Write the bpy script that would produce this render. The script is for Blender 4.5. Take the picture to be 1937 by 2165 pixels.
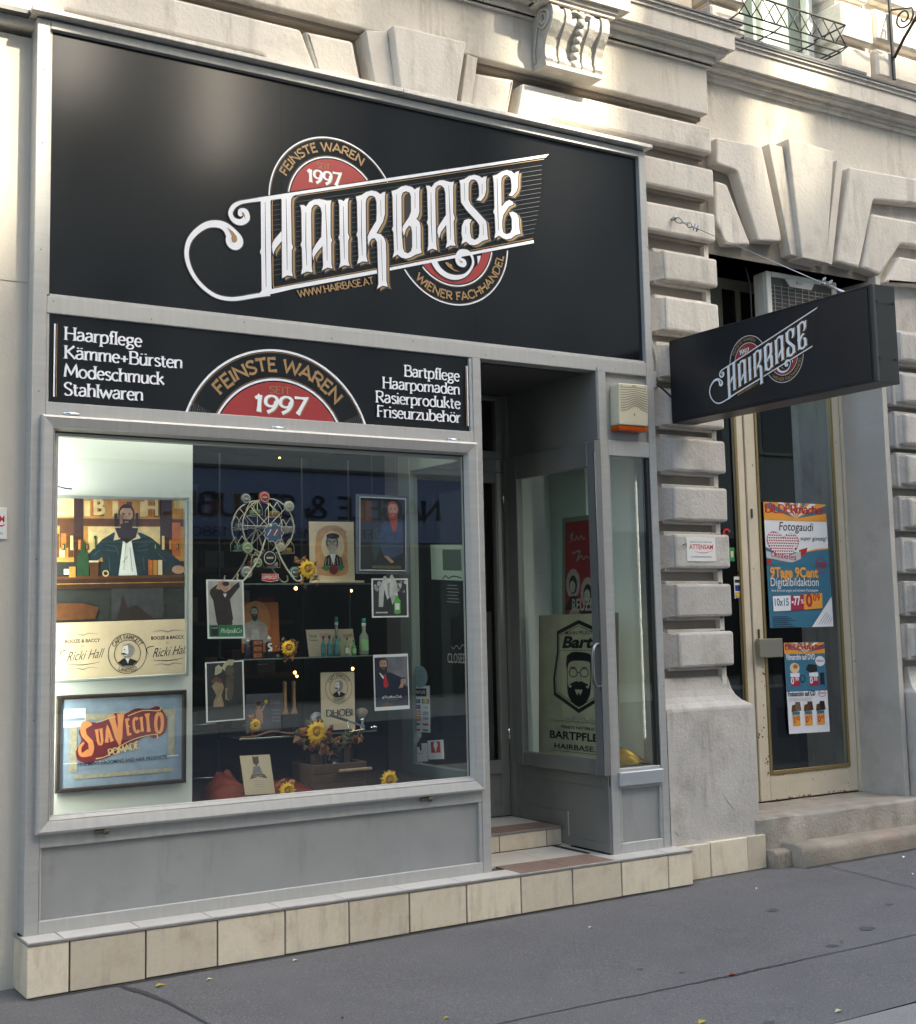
import bpy, bmesh, math, random
from mathutils import Vector, Matrix
from mathutils.geometry import tessellate_polygon
R = math.radians
rnd = random.Random(7)
C = bpy.context.scene.collection
sc = bpy.context.scene
for o in list(bpy.data.objects):
    bpy.data.objects.remove(o)

# ---------------------------------------------------------------- camera
cd = bpy.data.cameras.new('camera')
cam = bpy.data.objects.new('camera', cd)
C.objects.link(cam)
sc.camera = cam
cd.sensor_fit = 'HORIZONTAL'
cd.sensor_width = 36.0
cd.lens = 51.8163
cd.shift_x = 0.02002
cd.shift_y = -0.04072
cam.matrix_world = Matrix(((0.850758, -0.042242, -0.523858, -1.51665), (-0.525204, -0.104924, -0.844483, -5.87724), (-0.019293, 0.993583, -0.111450, 1.28774), (0, 0, 0, 1)))
cd.clip_start = 0.05
cd.clip_end = 300

# ---------------------------------------------------------------- sky, sun, exposure
SUN_EL, SUN_AZ = 40.0, 30.0        # azimuth: degrees from -Y (street side) towards +X
w = bpy.data.worlds.new('World')
sc.world = w
w.use_nodes = True
nt = w.node_tree
nt.nodes.clear()
sky = nt.nodes.new('ShaderNodeTexSky')
sky.sky_type = 'NISHITA'
sky.sun_disc = False
sky.sun_elevation = R(SUN_EL)
sky.sun_rotation = R(180 - SUN_AZ)
sky.dust_density = 3.0
bg = nt.nodes.new('ShaderNodeBackground')
bg.inputs['Strength'].default_value = 0.15
wo = nt.nodes.new('ShaderNodeOutputWorld')
nt.links.new(sky.outputs[0], bg.inputs[0])
nt.links.new(bg.outputs[0], wo.inputs[0])
sl = bpy.data.lights.new('sun', 'SUN')
sl.energy = 4.4
sl.angle = R(1.6)
sl.color = (1.0, 0.93, 0.80)
sun = bpy.data.objects.new('sun', sl)
C.objects.link(sun)
sd = Vector((math.sin(R(SUN_AZ)) * math.cos(R(SUN_EL)), -math.cos(R(SUN_AZ)) * math.cos(R(SUN_EL)), math.sin(R(SUN_EL))))
sun.rotation_euler = sd.to_track_quat('Z', 'Y').to_euler()
sun.location = sd * 40
sc.view_settings.view_transform = 'Standard'
sc.view_settings.look = 'None'
sc.view_settings.gamma = 1
sc.view_settings.use_curve_mapping = False
sc.view_settings.exposure = 2.2
sc.view_settings.use_white_balance = True
sc.view_settings.white_balance_temperature = 7200
sc.view_settings.white_balance_tint = 4
sc.cycles.max_bounces = 8
sc.cycles.transparent_max_bounces = 16

# ---------------------------------------------------------------- object helpers
def tag(o, label=None, cat=None, group=None, kind=None):
    if label: o['label'] = label
    if cat: o['category'] = cat
    if group: o['group'] = group
    if kind: o['kind'] = kind
    return o

def thing(name, label, cat, loc=(0, 0, 0), group=None):
    o = bpy.data.objects.new(name, None)
    o.empty_display_size = 0.1
    C.objects.link(o)
    o.location = loc
    return tag(o, label, cat, group)

def adopt(o, parent):
    if parent is not None:
        o.parent = parent
        l = Vector(parent.location)
        p = parent.parent
        while p is not None:
            l = Vector((0, 0, 0)) if False else l
            break
        # every thing only translates; sub-parts hang on meshes that sit at the origin of their thing
        root = parent
        off = Vector((0, 0, 0))
        if parent.type == 'EMPTY':
            off = Vector(parent.location)
        o.matrix_parent_inverse = Matrix.Translation(-off)
    return o

def copy_tree(o, parent=None, delta=None):
    c = o.copy()
    C.objects.link(c)
    if parent is not None:
        c.parent = parent
        c.matrix_parent_inverse = o.matrix_parent_inverse.copy()
    if delta is not None:
        c.location = Vector(o.location) + Vector(delta)
    for ch in [x for x in bpy.data.objects if x.parent == o]:
        copy_tree(ch, c)
    return c

def inset(P, d):
    n = len(P)
    A = sum(P[i][0] * P[(i + 1) % n][1] - P[(i + 1) % n][0] * P[i][1] for i in range(n))
    s = 1 if A > 0 else -1
    out = []
    for i in range(n):
        a, b, c = Vector(P[i - 1]), Vector(P[i]), Vector(P[(i + 1) % n])
        e1, e2 = (b - a).normalized(), (c - b).normalized()
        n1, n2 = Vector((-e1.y, e1.x)) * s, Vector((-e2.y, e2.x)) * s
        m = n1 + n2
        k = m.dot(n1)
        if abs(k) < 0.25:
            k = 0.25
        out.append(tuple(b + m * (d / k)))
    return out

def rounded(P, r, seg=2):
    out = []
    n = len(P)
    for i in range(n):
        a, b, c = Vector(P[i - 1]), Vector(P[i]), Vector(P[(i + 1) % n])
        ra = min(r, (a - b).length * .45)
        rc = min(r, (c - b).length * .45)
        p0 = b + (a - b).normalized() * ra
        p2 = b + (c - b).normalized() * rc
        for k in range(seg + 1):
            t = k / seg
            out.append(tuple(p0 * (1 - t) ** 2 + b * 2 * t * (1 - t) + p2 * t * t))
    return out

class MB:
    def __init__(s):
        s.v, s.f, s.m, s.sm = [], [], [], []
    def add(s, V, F, mi=0, smooth=False):
        k = len(s.v)
        s.v += [tuple(x) for x in V]
        for f in F:
            s.f.append(tuple(i + k for i in f))
            s.m.append(mi)
            s.sm.append(smooth)
        return s
    def box(s, x0, x1, y0, y1, z0, z1, mi=0, b=0.0):
        if x0 > x1: x0, x1 = x1, x0
        if y0 > y1: y0, y1 = y1, y0
        if z0 > z1: z0, z1 = z1, z0
        if b > 0:
            b = min(b, (x1 - x0) * .45, (y1 - y0) * .45, (z1 - z0) * .45)
            bm = bmesh.new()
            bmesh.ops.create_cube(bm, size=1)
            for v in bm.verts:
                v.co = Vector(((v.co.x + .5) * (x1 - x0) + x0, (v.co.y + .5) * (y1 - y0) + y0, (v.co.z + .5) * (z1 - z0) + z0))
            bmesh.ops.bevel(bm, geom=list(bm.edges), offset=b, segments=1, affect='EDGES')
            bm.verts.index_update()
            s.add([v.co[:] for v in bm.verts], [[v.index for v in f.verts] for f in bm.faces], mi)
            bm.free()
            return s
        V = [(x, y, z) for x in (x0, x1) for y in (y0, y1) for z in (z0, z1)]
        return s.add(V, [(0, 1, 3, 2), (4, 6, 7, 5), (0, 4, 5, 1), (2, 3, 7, 6), (0, 2, 6, 4), (1, 5, 7, 3)], mi)
    def prism(s, P, y0, y1, b=0.0, mi=0, ax='Y', smooth=False):
        """polygon (x,z) extruded from y0 (front, chamfered by b) to y1"""
        def v3(p, y):
            return (p[0], y, p[1]) if ax == 'Y' else ((y, p[0], p[1]) if ax == 'X' else (p[0], p[1], y))
        sg = 1 if y1 > y0 else -1
        rings = [(P, y1)]
        if b > 0:
            rings += [(P, y0 + sg * b), (inset(P, b * .3), y0 + sg * b * .3), (inset(P, b), y0)]
        else:
            rings += [(P, y0)]
        n = len(P)
        V = []
        for Q, y in rings:
            V += [v3(p, y) for p in Q]
        F = []
        for k in range(len(rings) - 1):
            for i in range(n):
                j = (i + 1) % n
                F.append((k * n + i, k * n + j, (k + 1) * n + j, (k + 1) * n + i))
        k = (len(rings) - 1) * n
        tri = tessellate_polygon([[Vector((p[0], p[1], 0)) for p in rings[-1][0]]])
        F += [(k + t[0], k + t[1], k + t[2]) for t in tri]
        tri = tessellate_polygon([[Vector((p[0], p[1], 0)) for p in rings[0][0]]])
        F += [(t[0], t[1], t[2]) for t in tri]
        return s.add(V, F, mi, smooth)
    def tube(s, pts, r, n=8, mi=0, closed=False, cap=True):
        P = [Vector(p) for p in pts]
        m = len(P)
        rr = r if isinstance(r, (list, tuple)) else [r] * m
        V, F = [], []
        up = None
        for i, p in enumerate(P):
            if closed:
                t = (P[(i + 1) % m] - P[i - 1]).normalized()
            else:
                t = (P[min(i + 1, m - 1)] - P[max(i - 1, 0)]).normalized()
            if up is None:
                up = Vector((0, 0, 1)) if abs(t.z) < .9 else Vector((1, 0, 0))
            a = t.cross(up)
            if a.length < 1e-6:
                a = t.cross(Vector((0, 1, 0)))
            a.normalize()
            bb = a.cross(t).normalized()
            up = bb
            for k in range(n):
                an = 2 * math.pi * k / n
                V.append(p + (a * math.cos(an) + bb * math.sin(an)) * rr[i])
        for i in range(m if closed else m - 1):
            j = (i + 1) % m
            for k in range(n):
                l = (k + 1) % n
                F.append((i * n + k, i * n + l, j * n + l, j * n + k))
        if cap and not closed:
            F.append(tuple(range(n))[::-1])
            F.append(tuple((m - 1) * n + k for k in range(n)))
        return s.add(V, F, mi, True)
    def lathe(s, prof, c=(0, 0, 0), n=16, mi=0, axis='Z', smooth=True):
        V, F = [], []
        for r, h in prof:
            for k in range(n):
                a = 2 * math.pi * k / n
                q = (r * math.cos(a), r * math.sin(a), h)
                if axis == 'Y': q = (q[0], q[2], q[1])
                if axis == 'X': q = (q[2], q[0], q[1])
                V.append((c[0] + q[0], c[1] + q[1], c[2] + q[2]))
        for i in range(len(prof) - 1):
            for k in range(n):
                l = (k + 1) % n
                F.append((i * n + k, i * n + l, (i + 1) * n + l, (i + 1) * n + k))
        F.append(tuple(range(n)))
        F.append(tuple((len(prof) - 1) * n + k for k in range(n)))
        return s.add(V, F, mi, smooth)
    def build(s, name, mats, parent=None, **kw):
        me = bpy.data.meshes.new(name)
        me.from_pydata(s.v, [], s.f)
        if not isinstance(mats, (list, tuple)):
            mats = [mats]
        for m in mats:
            me.materials.append(m)
        me.polygons.foreach_set('material_index', s.m)
        me.polygons.foreach_set('use_smooth', s.sm)
        bm = bmesh.new()
        bm.from_mesh(me)
        bmesh.ops.recalc_face_normals(bm, faces=bm.faces)
        bm.to_mesh(me)
        bm.free()
        me.update()
        o = bpy.data.objects.new(name, me)
        C.objects.link(o)
        adopt(o, parent)
        tag(o, **kw)
        return o

def bx(name, mat, parent, *a, b=0.0, **kw):
    if name == 'pane' and 'glass' in mat.name:
        x0, x1, y0, y1, z0, z1 = a      # one sheet of glass
        if y1 - y0 < .01 and y1 - y0 < x1 - x0:
            V = [(x0, y0, z0), (x1, y0, z0), (x1, y0, z1), (x0, y0, z1)]
        else:
            V = [(x0, y0, z0), (x0, y1, z0), (x0, y1, z1), (x0, y0, z1)]
        return MB().add(V, [(0, 1, 2, 3)]).build(name, mat, parent, **kw)
    return MB().box(*a, b=b).build(name, mat, parent, **kw)

# ---------------------------------------------------------------- materials
MATS = {}
def new_mat(name):
    m = bpy.data.materials.new(name)
    m.use_nodes = True
    MATS[name] = m
    return m, m.node_tree, m.node_tree.nodes['Principled BSDF']

def mat(name, rgb, rough=.6, metal=0.0, var=0.0, scale=8, bump=0.0, bscale=60, dark=None, spec=None, stretch=None, fine=0.0, rnd_obj=0.0, stain=None, fscale=320, specks=None, streak=None):
    """procedural material: base colour with a large mottling, an optional second stain colour, fine grain and a bump"""
    if name in MATS:
        return MATS[name]
    if name.startswith('print_') and not var:
        var, scale = .34, 26
    m, nt, p = new_mat(name)
    N, L = nt.nodes, nt.links
    p.inputs['Base Color'].default_value = (*rgb, 1)
    p.inputs['Roughness'].default_value = rough
    p.inputs['Metallic'].default_value = metal
    if spec is not None:
        p.inputs['Specular IOR Level'].default_value = spec
    if not (var or bump or fine or rnd_obj or stain):
        return m
    tc = N.new('ShaderNodeTexCoord')
    src = tc.outputs['Object']
    if stretch:
        mp = N.new('ShaderNodeMapping')
        mp.inputs['Scale'].default_value = stretch
        L.new(src, mp.inputs[0])
        src = mp.outputs[0]
    def noise(sc_, det=4, ro=.6, s_=src):
        n = N.new('ShaderNodeTexNoise')
        n.inputs['Scale'].default_value = sc_
        n.inputs['Detail'].default_value = det
        n.inputs['Roughness'].default_value = ro
        L.new(s_, n.inputs['Vector'])
        return n.outputs['Fac']
    def ramp(f, a, b_):
        r = N.new('ShaderNodeMapRange')
        r.inputs['From Min'].default_value = a
        r.inputs['From Max'].default_value = b_
        L.new(f, r.inputs['Value'])
        return r.outputs[0]
    def mix(f, c1, c2):
        x = N.new('ShaderNodeMix')
        x.data_type = 'RGBA'
        L.new(f, x.inputs[0])
        for k, c in ((6, c1), (7, c2)):
            if isinstance(c, tuple):
                x.inputs[k].default_value = (*c, 1)
            else:
                L.new(c, x.inputs[k])
        return x.outputs[2]
    col = rgb
    if var:
        d = dark or tuple(c * (1 - var) for c in rgb)
        col = mix(ramp(noise(scale), .32, .68), d, rgb)
    if stain:
        scol, ssc, lo, hi = stain
        col = mix(ramp(noise(ssc, 6, .65), lo, hi), col, scol)
    if fine:
        f = ramp(noise(fscale, 3, .75), .3, .7)
        x = N.new('ShaderNodeMapRange')
        x.inputs['To Min'].default_value = 1 - fine
        x.inputs['To Max'].default_value = 1 + fine
        L.new(f, x.inputs['Value'])
        vm = N.new('ShaderNodeVectorMath')
        vm.operation = 'SCALE'
        if isinstance(col, tuple):
            vm.inputs[0].default_value = col
        else:
            L.new(col, vm.inputs[0])
        L.new(x.outputs[0], vm.inputs['Scale'])
        col = vm.outputs[0]
    if streak:
        kcol, lo_, hi_, ks = streak
        mp2 = N.new('ShaderNodeMapping'); mp2.inputs['Scale'].default_value = (ks, ks, ks * .12)
        L.new(tc.outputs['Object'], mp2.inputs[0])
        nv = noise(1.0, 5, .7, mp2.outputs[0])
        n2 = noise(2.6, 3, .6, tc.outputs['Object'])
        mu2 = N.new('ShaderNodeMath'); mu2.operation = 'MULTIPLY'
        L.new(ramp(nv, lo_, hi_), mu2.inputs[0]); L.new(ramp(n2, .40, .62), mu2.inputs[1])
        col = mix(mu2.outputs[0], col, kcol)
    if specks:
        scol, ssc, lim = specks
        vo = N.new('ShaderNodeTexVoronoi')
        vo.inputs['Scale'].default_value = ssc
        L.new(src, vo.inputs['Vector'])
        sepx = N.new('ShaderNodeSeparateColor')
        L.new(vo.outputs['Color'], sepx.inputs[0])
        gt = N.new('ShaderNodeMath'); gt.operation = 'GREATER_THAN'; gt.inputs[1].default_value = lim
        L.new(sepx.outputs[0], gt.inputs[0])
        ls = N.new('ShaderNodeMath'); ls.operation = 'LESS_THAN'; ls.inputs[1].default_value = .32
        L.new(vo.outputs['Distance'], ls.inputs[0])
        mm = N.new('ShaderNodeMath'); mm.operation = 'MULTIPLY'
        L.new(gt.outputs[0], mm.inputs[0]); L.new(ls.outputs[0], mm.inputs[1])
        col = mix(mm.outputs[0], col, scol)
    if rnd_obj:
        oi = N.new('ShaderNodeObjectInfo')
        x = N.new('ShaderNodeMapRange')
        x.inputs['To Min'].default_value = 1 - rnd_obj
        x.inputs['To Max'].default_value = 1 + rnd_obj
        L.new(oi.outputs['Random'], x.inputs['Value'])
        vm = N.new('ShaderNodeVectorMath')
        vm.operation = 'SCALE'
        if isinstance(col, tuple):
            vm.inputs[0].default_value = col
        else:
            L.new(col, vm.inputs[0])
        L.new(x.outputs[0], vm.inputs['Scale'])
        col = vm.outputs[0]
    if not isinstance(col, tuple):
        L.new(col, p.inputs['Base Color'])
    if bump:
        b = N.new('ShaderNodeBump')
        b.inputs['Strength'].default_value = bump
        b.inputs['Distance'].default_value = 0.01
        L.new(noise(bscale, 5), b.inputs['Height'])
        L.new(b.outputs[0], p.inputs['Normal'])
    return m

def emit(name, rgb, s):
    m, nt, p = new_mat(name)
    p.inputs['Base Color'].default_value = (*rgb, 1)
    p.inputs['Emission Color'].default_value = (*rgb, 1)
    p.inputs['Emission Strength'].default_value = s
    return m

def glass_mat(name, tint=(.9, .94, .92), k=2.0, rough=0.0):
    m, nt, p = new_mat(name)
    N, L = nt.nodes, nt.links
    N.remove(p)
    out = [n for n in N if n.type == 'OUTPUT_MATERIAL'][0]
    lw = N.new('ShaderNodeLayerWeight')
    lw.inputs['Blend'].default_value = .5
    pw = N.new('ShaderNodeMath'); pw.operation = 'POWER'; pw.inputs[1].default_value = 5
    L.new(lw.outputs['Facing'], pw.inputs[0])
    mu = N.new('ShaderNodeMath'); mu.operation = 'MULTIPLY_ADD'
    mu.inputs[1].default_value = .95; mu.inputs[2].default_value = .043 * k
    mu.use_clamp = True
    L.new(pw.outputs[0], mu.inputs[0])
    t = N.new('ShaderNodeBsdfTransparent')
    t.inputs[0].default_value = (*tint, 1)
    g = N.new('ShaderNodeBsdfGlossy')
    g.inputs['Roughness'].default_value = rough
    mx = N.new('ShaderNodeMixShader')
    L.new(mu.outputs[0], mx.inputs[0])
    L.new(t.outputs[0], mx.inputs[1])
    L.new(g.outputs[0], mx.inputs[2])
    L.new(mx.outputs[0], out.inputs[0])
    return m

PLAST = mat('plaster', (.70, .645, .575), .9, var=.16, scale=1.3, bump=.45, bscale=38, stain=((.36, .315, .27), 3.2, .56, .84), fine=.07, fscale=120, streak=((.25, .215, .18), .50, .80, 9), rnd_obj=.07)
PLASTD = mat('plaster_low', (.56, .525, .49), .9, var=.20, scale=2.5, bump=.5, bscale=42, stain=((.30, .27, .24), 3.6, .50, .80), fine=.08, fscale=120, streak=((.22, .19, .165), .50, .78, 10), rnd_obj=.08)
PLASTG = mat('dark_plaster', (.34, .295, .25), .95, var=.25, scale=2, bump=.4, bscale=45, fine=.06)  # darker plaster for wall cores and the backing behind the blocks
PLASTL = mat('plaster_left', (.56, .52, .46), .85, var=.1, scale=1.1, bump=.2, bscale=60)
ALU = mat('aluminium', (.45, .445, .435), .45, .25, var=.12, scale=2.2, bump=.05, bscale=220, stretch=(1, 1, 14), fine=.03)
ALUH = mat('aluminium_rail', (.47, .465, .455), .45, .25, var=.11, scale=2.2, bump=.05, bscale=220, stretch=(14, 1, 1), fine=.03)
ALUP = mat('aluminium_sheet', (.36, .365, .365), .5, .25, var=.12, scale=3, bump=.05, bscale=9, fine=.04, stain=((.29, .285, .28), 5, .55, .8), streak=((.27, .265, .26), .55, .8, 14))
ALUD = mat('aluminium_dark', (.20, .20, .195), .45, .4, var=.1, scale=3)
CHROME = mat('chrome', (.75, .75, .75), .15, 1.0)
BLACKP = mat('black_panel', (.007, .0075, .0095), .15, 0, spec=.7, var=.3, scale=1.5, bump=.015, bscale=4)
WHITE = mat('white_vinyl', (.80, .81, .86), .45)
GOLD = mat('gold_vinyl', (.33, .20, .085), .5)
REDV = mat('red_vinyl', (.36, .032, .035), .5)
REDL = mat('red_line', (.28, .022, .026), .5)
INK = mat('black_ink', (.012, .012, .014), .5)
GREYL = mat('grey_line', (.085, .09, .095), .5)
TILE = mat('beige_tile', (.80, .70, .55), .45, var=.22, scale=6, stain=((.50, .41, .31), 6, .46, .76), streak=((.34, .27, .20), .50, .8, 16), fine=.05, fscale=90, bump=.04, bscale=30, rnd_obj=.17)
TILEW = mat('white_tile', (.62, .585, .54), .4, var=.08, scale=9, rnd_obj=.06)
TILEB = mat('brown_tile', (.29, .195, .155), .5, var=.2, scale=9, stain=((.2, .12, .09), 20, .5, .7), rnd_obj=.06)
MORTAR = mat('mortar', (.14, .11, .09), .95, var=.3, scale=30, bump=.5, bscale=90)
ASPH = mat('asphalt', (.150, .143, .147), .85, var=.16, scale=1.1, bump=.8, bscale=180, fine=.42, fscale=130, stain=((.165, .158, .16), 2.6, .45, .8), specks=((.24, .24, .235), 85, .93))
GRANITE = mat('granite', (.26, .255, .25), .8, var=.18, scale=3, bump=.4, bscale=150, fine=.3, fscale=150)
GLASS = glass_mat('window_glass', (.93, .96, .945), 3.6)
GLASSN = glass_mat('door_glass', (.86, .90, .885), 1.8)
DARK = mat('dark_interior', (.018, .017, .017), .8)
WBOARD = mat('white_board', (.74, .79, .76), .5, var=.05, scale=2)
PAPERW = mat('white_paper', (.72, .72, .70), .5)
PAPERC = mat('cream_paper', (.66, .55, .38), .55, var=.1, scale=14)
CREAM = mat('cream_paint', (.64, .57, .45), .6, var=.12, scale=4, bump=.25, bscale=60, stain=((.20, .09, .04), 11, .66, .70))
BRASS = mat('brass_bead', (.30, .22, .10), .45, .5)
RUST = mat('rust', (.22, .085, .03), .9, var=.5, scale=30, bump=.5)
IRON = mat('iron', (.02, .02, .022), .5, .3)
ZINC = mat('zinc_flashing', (.12, .12, .125), .5, .5, var=.3, scale=6)
STEP = mat('step_stone', (.40, .36, .31), .9, var=.25, scale=4, bump=.6, bscale=60, stain=((.24, .20, .17), 5, .48, .7), fine=.1)
STEPB = mat('worn_kerb_stone', (.36, .31, .25), .9, var=.3, scale=5, bump=.6, bscale=50, stain=((.40, .26, .20), 3, .55, .75), fine=.12)

# ---------------------------------------------------------------- flat art (print, vinyl, lettering)
def catmull(P, n=5):
    if len(P) < 3:
        return P
    out = []
    k = len(P[0])
    for i in range(len(P) - 1):
        p0 = P[max(i - 1, 0)]; p1 = P[i]; p2 = P[i + 1]; p3 = P[min(i + 2, len(P) - 1)]
        for j in range(n):
            t = j / n
            out.append(tuple(.5 * (2 * p1[c] + (p2[c] - p0[c]) * t + (2 * p0[c] - 5 * p1[c] + 4 * p2[c] - p3[c]) * t * t + (3 * p1[c] - p0[c] - 3 * p2[c] + p3[c]) * t ** 3) for c in range(k)))
    out.append(tuple(P[-1]))
    return out

_tc = {}
def font_mesh(s, bold):
    key = (s, bold)
    if key in _tc:
        return _tc[key]
    cu = bpy.data.curves.new('lettering', 'FONT')
    cu.body = s
    cu.size = 1.0 / 0.73
    cu.offset = bold
    cu.resolution_u = 3
    cu.fill_mode = 'FRONT'
    ob = bpy.data.objects.new('lettering', cu)
    me = bpy.data.meshes.new_from_object(ob)
    V = [(v.co.x, v.co.y) for v in me.vertices]
    F = [tuple(f.vertices) for f in me.polygons]
    bpy.data.objects.remove(ob)
    bpy.data.curves.remove(cu)
    bpy.data.meshes.remove(me)
    xs = [v[0] for v in V] or [0, 0]
    _tc[key] = (V, F, min(xs), max(xs))
    return _tc[key]

# flared pen-stroke alphabet: advance | strokes (a leading ~ is a curve)
GL = {
 'A': '.72|.02,0 .34,1 .68,0|.15,.34 .55,.34', 'B': '.64|.1,0 .1,1|~.1,1 .36,1 .5,.9 .5,.66 .36,.54 .1,.54|~.1,.54 .4,.54 .57,.42 .57,.14 .42,0 .1,0',
 'C': '.70|~.64,.84 .5,.98 .32,.98 .12,.82 .06,.5 .12,.18 .32,.02 .5,.02 .64,.16', 'D': '.74|.1,0 .1,1|~.1,1 .38,1 .6,.84 .68,.5 .6,.16 .38,0 .1,0',
 'E': '.56|.5,1 .1,1 .1,0 .52,0|.1,.53 .43,.53', 'F': '.52|.5,1 .1,1 .1,0|.1,.52 .42,.52', 'G': '.74|~.66,.84 .5,.98 .32,.98 .12,.82 .06,.5 .12,.18 .32,.02 .52,.02 .66,.14|.66,.14 .66,.46 .42,.46',
 'H': '.74|.1,0 .1,1|.64,0 .64,1|.1,.52 .64,.52', 'I': '.22|.11,0 .11,1', 'K': '.68|.1,0 .1,1|.6,1 .12,.46|.22,.56 .66,0', 'L': '.52|.1,1 .1,0 .5,0',
 'M': '.88|.06,0 .14,1 .44,.2 .74,1 .82,0', 'N': '.76|.1,0 .1,1 .66,0 .66,1', 'O': '.80|~.4,1 .16,.86 .06,.5 .16,.14 .4,0 .64,.14 .74,.5 .64,.86 .4,1',
 'P': '.58|.1,0 .1,1|~.1,1 .38,1 .53,.88 .53,.6 .38,.48 .1,.48', 'R': '.66|.1,0 .1,1|~.1,1 .38,1 .53,.88 .53,.62 .38,.5 .1,.5|.3,.5 .62,0',
 'S': '.54|~.47,.86 .34,.99 .17,.97 .07,.8 .12,.62 .28,.5 .44,.38 .49,.2 .38,.03 .2,0 .06,.12', 'T': '.62|.02,1 .6,1|.31,1 .31,0', 'U': '.72|~.1,1 .1,.3 .2,.05 .36,0 .52,.05 .62,.3 .62,1',
 'W': '.98|.03,1 .26,0 .49,.9 .72,0 .95,1', 'V': '.70|.03,1 .35,0 .67,1', 'X': '.66|.04,1 .62,0|.62,1 .04,0', 'Y': '.64|.03,1 .32,.5 .61,1|.32,.5 .32,0', 'Z': '.6|.05,1 .55,1 .05,0 .56,0',
 'a': '.52|~.08,.58 .2,.68 .34,.66 .41,.5 .41,.02|~.41,.4 .2,.37 .07,.26 .07,.1 .17,.01 .3,.04 .41,.16', 'b': '.56|.09,1 .09,.02|~.09,.48 .24,.66 .4,.64 .49,.48 .49,.2 .4,.04 .22,0 .09,.06',
 'c': '.46|~.42,.58 .3,.66 .16,.6 .07,.44 .07,.22 .16,.05 .3,0 .43,.09', 'd': '.56|.47,1 .47,.02|~.47,.48 .32,.66 .16,.62 .07,.46 .07,.2 .16,.04 .32,0 .47,.16', 'e': '.50|~.08,.36 .43,.38 .42,.55 .3,.67 .16,.62 .07,.44 .07,.22 .17,.04 .31,0 .44,.1',
 'f': '.34|~.36,.96 .24,1 .16,.88 .16,.66|.16,.7 .16,0|.02,.63 .32,.63', 'g': '.54|~.46,.62 .3,.67 .14,.61 .09,.46 .14,.32 .28,.27 .4,.34 .44,.46 .4,.6 .3,.66|~.18,.3 .12,.2 .2,.1 .4,.06 .48,-.08 .38,-.24 .18,-.25 .07,-.15 .12,-.02 .24,.06|.38,.62 .52,.66',
 'h': '.56|.09,1 .09,0|~.09,.46 .22,.64 .36,.66 .46,.54 .46,.02', 'i': '.22|.11,.66 .11,0|.11,.88 .11,.98', 'k': '.54|.09,1 .09,0|.44,.66 .1,.3|.2,.4 .5,0', 'l': '.22|.11,1 .11,0',
 'm': '.84|.09,.66 .09,0|~.09,.46 .2,.64 .33,.66 .41,.54 .41,.0|~.41,.46 .53,.64 .66,.66 .74,.54 .74,.0', 'n': '.57|.09,.66 .09,0|~.09,.46 .22,.64 .36,.66 .47,.54 .47,.0',
 'o': '.56|~.28,.67 .13,.58 .06,.34 .13,.09 .28,0 .43,.09 .5,.34 .43,.58 .28,.67', 'p': '.56|.09,.66 .09,-.28|~.09,.48 .24,.66 .4,.64 .49,.48 .49,.2 .4,.04 .22,0 .09,.08', 'r': '.38|.09,.66 .09,0|~.09,.44 .18,.62 .36,.66',
 's': '.42|~.37,.57 .25,.67 .11,.62 .09,.46 .22,.36 .35,.26 .37,.1 .25,0 .07,.06', 't': '.36|.15,.84 .15,.12|~.15,.16 .2,.02 .34,.03|.02,.63 .33,.63', 'u': '.56|~.09,.66 .09,.14 .2,0 .34,.04 .46,.2|.46,.66 .46,0',
 'w': '.80|.03,.66 .22,0 .4,.62 .58,0 .77,.66', 'z': '.46|.05,.64 .41,.64 .05,.02 .43,.02', '+': '.56|.28,.6 .28,.1|.05,.35 .51,.35',
 '1': '.42|~.06,.8 .18,.9 .24,1|.24,1 .24,0', '9': '.60|~.5,.66 .42,.42 .24,.38 .08,.52 .08,.82 .22,.98 .4,.97 .52,.8 .5,.5 .38,.2 .16,0', '7': '.56|.03,1 .52,1 .2,0', '.': '.22|.11,.02 .11,.1',
 '&': '.8|~.72,.42 .6,.12 .36,0 .14,.06 .08,.26 .24,.48 .44,.66 .44,.88 .32,1 .18,.9 .2,.7 .44,.36 .74,0', ' ': '.32|', '!': '.24|.12,1 .12,.32|.12,.02 .12,.1', '#': '.6|.2,0 .28,1|.42,0 .5,1|.05,.35 .58,.35|.05,.68 .58,.68',
 '0': '.62|~.31,1 .13,.84 .07,.5 .13,.16 .31,0 .49,.16 .55,.5 .49,.84 .31,1', '5': '.56|.48,1 .14,1 .12,.58|~.12,.58 .32,.62 .48,.46 .46,.16 .28,0 .08,.08', '8': '.58|~.29,.52 .12,.64 .12,.9 .29,1 .46,.9 .46,.64 .29,.52 .09,.36 .09,.1 .29,0 .49,.1 .49,.36 .29,.52'}
GL['Ä'] = GL['A'] + '|.2,1.12 .2,1.2|.48,1.12 .48,1.2'
GL['ä'] = GL['a'] + '|.15,.84 .15,.92|.36,.84 .36,.92'
GL['ö'] = GL['o'] + '|.16,.84 .16,.92|.4,.84 .4,.92'
GL['ü'] = GL['u'] + '|.16,.84 .16,.92|.4,.84 .4,.92'

def glyph(ch):
    adv, *st = GL[ch].split('|')
    out = []
    for s in st:
        if not s:
            continue
        cur = s[0] == '~'
        P = [tuple(float(q) for q in p.split(',')) for p in s.lstrip('~').split()]
        out.append(catmull(P, 4) if cur else P)
    return float(adv), out

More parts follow.
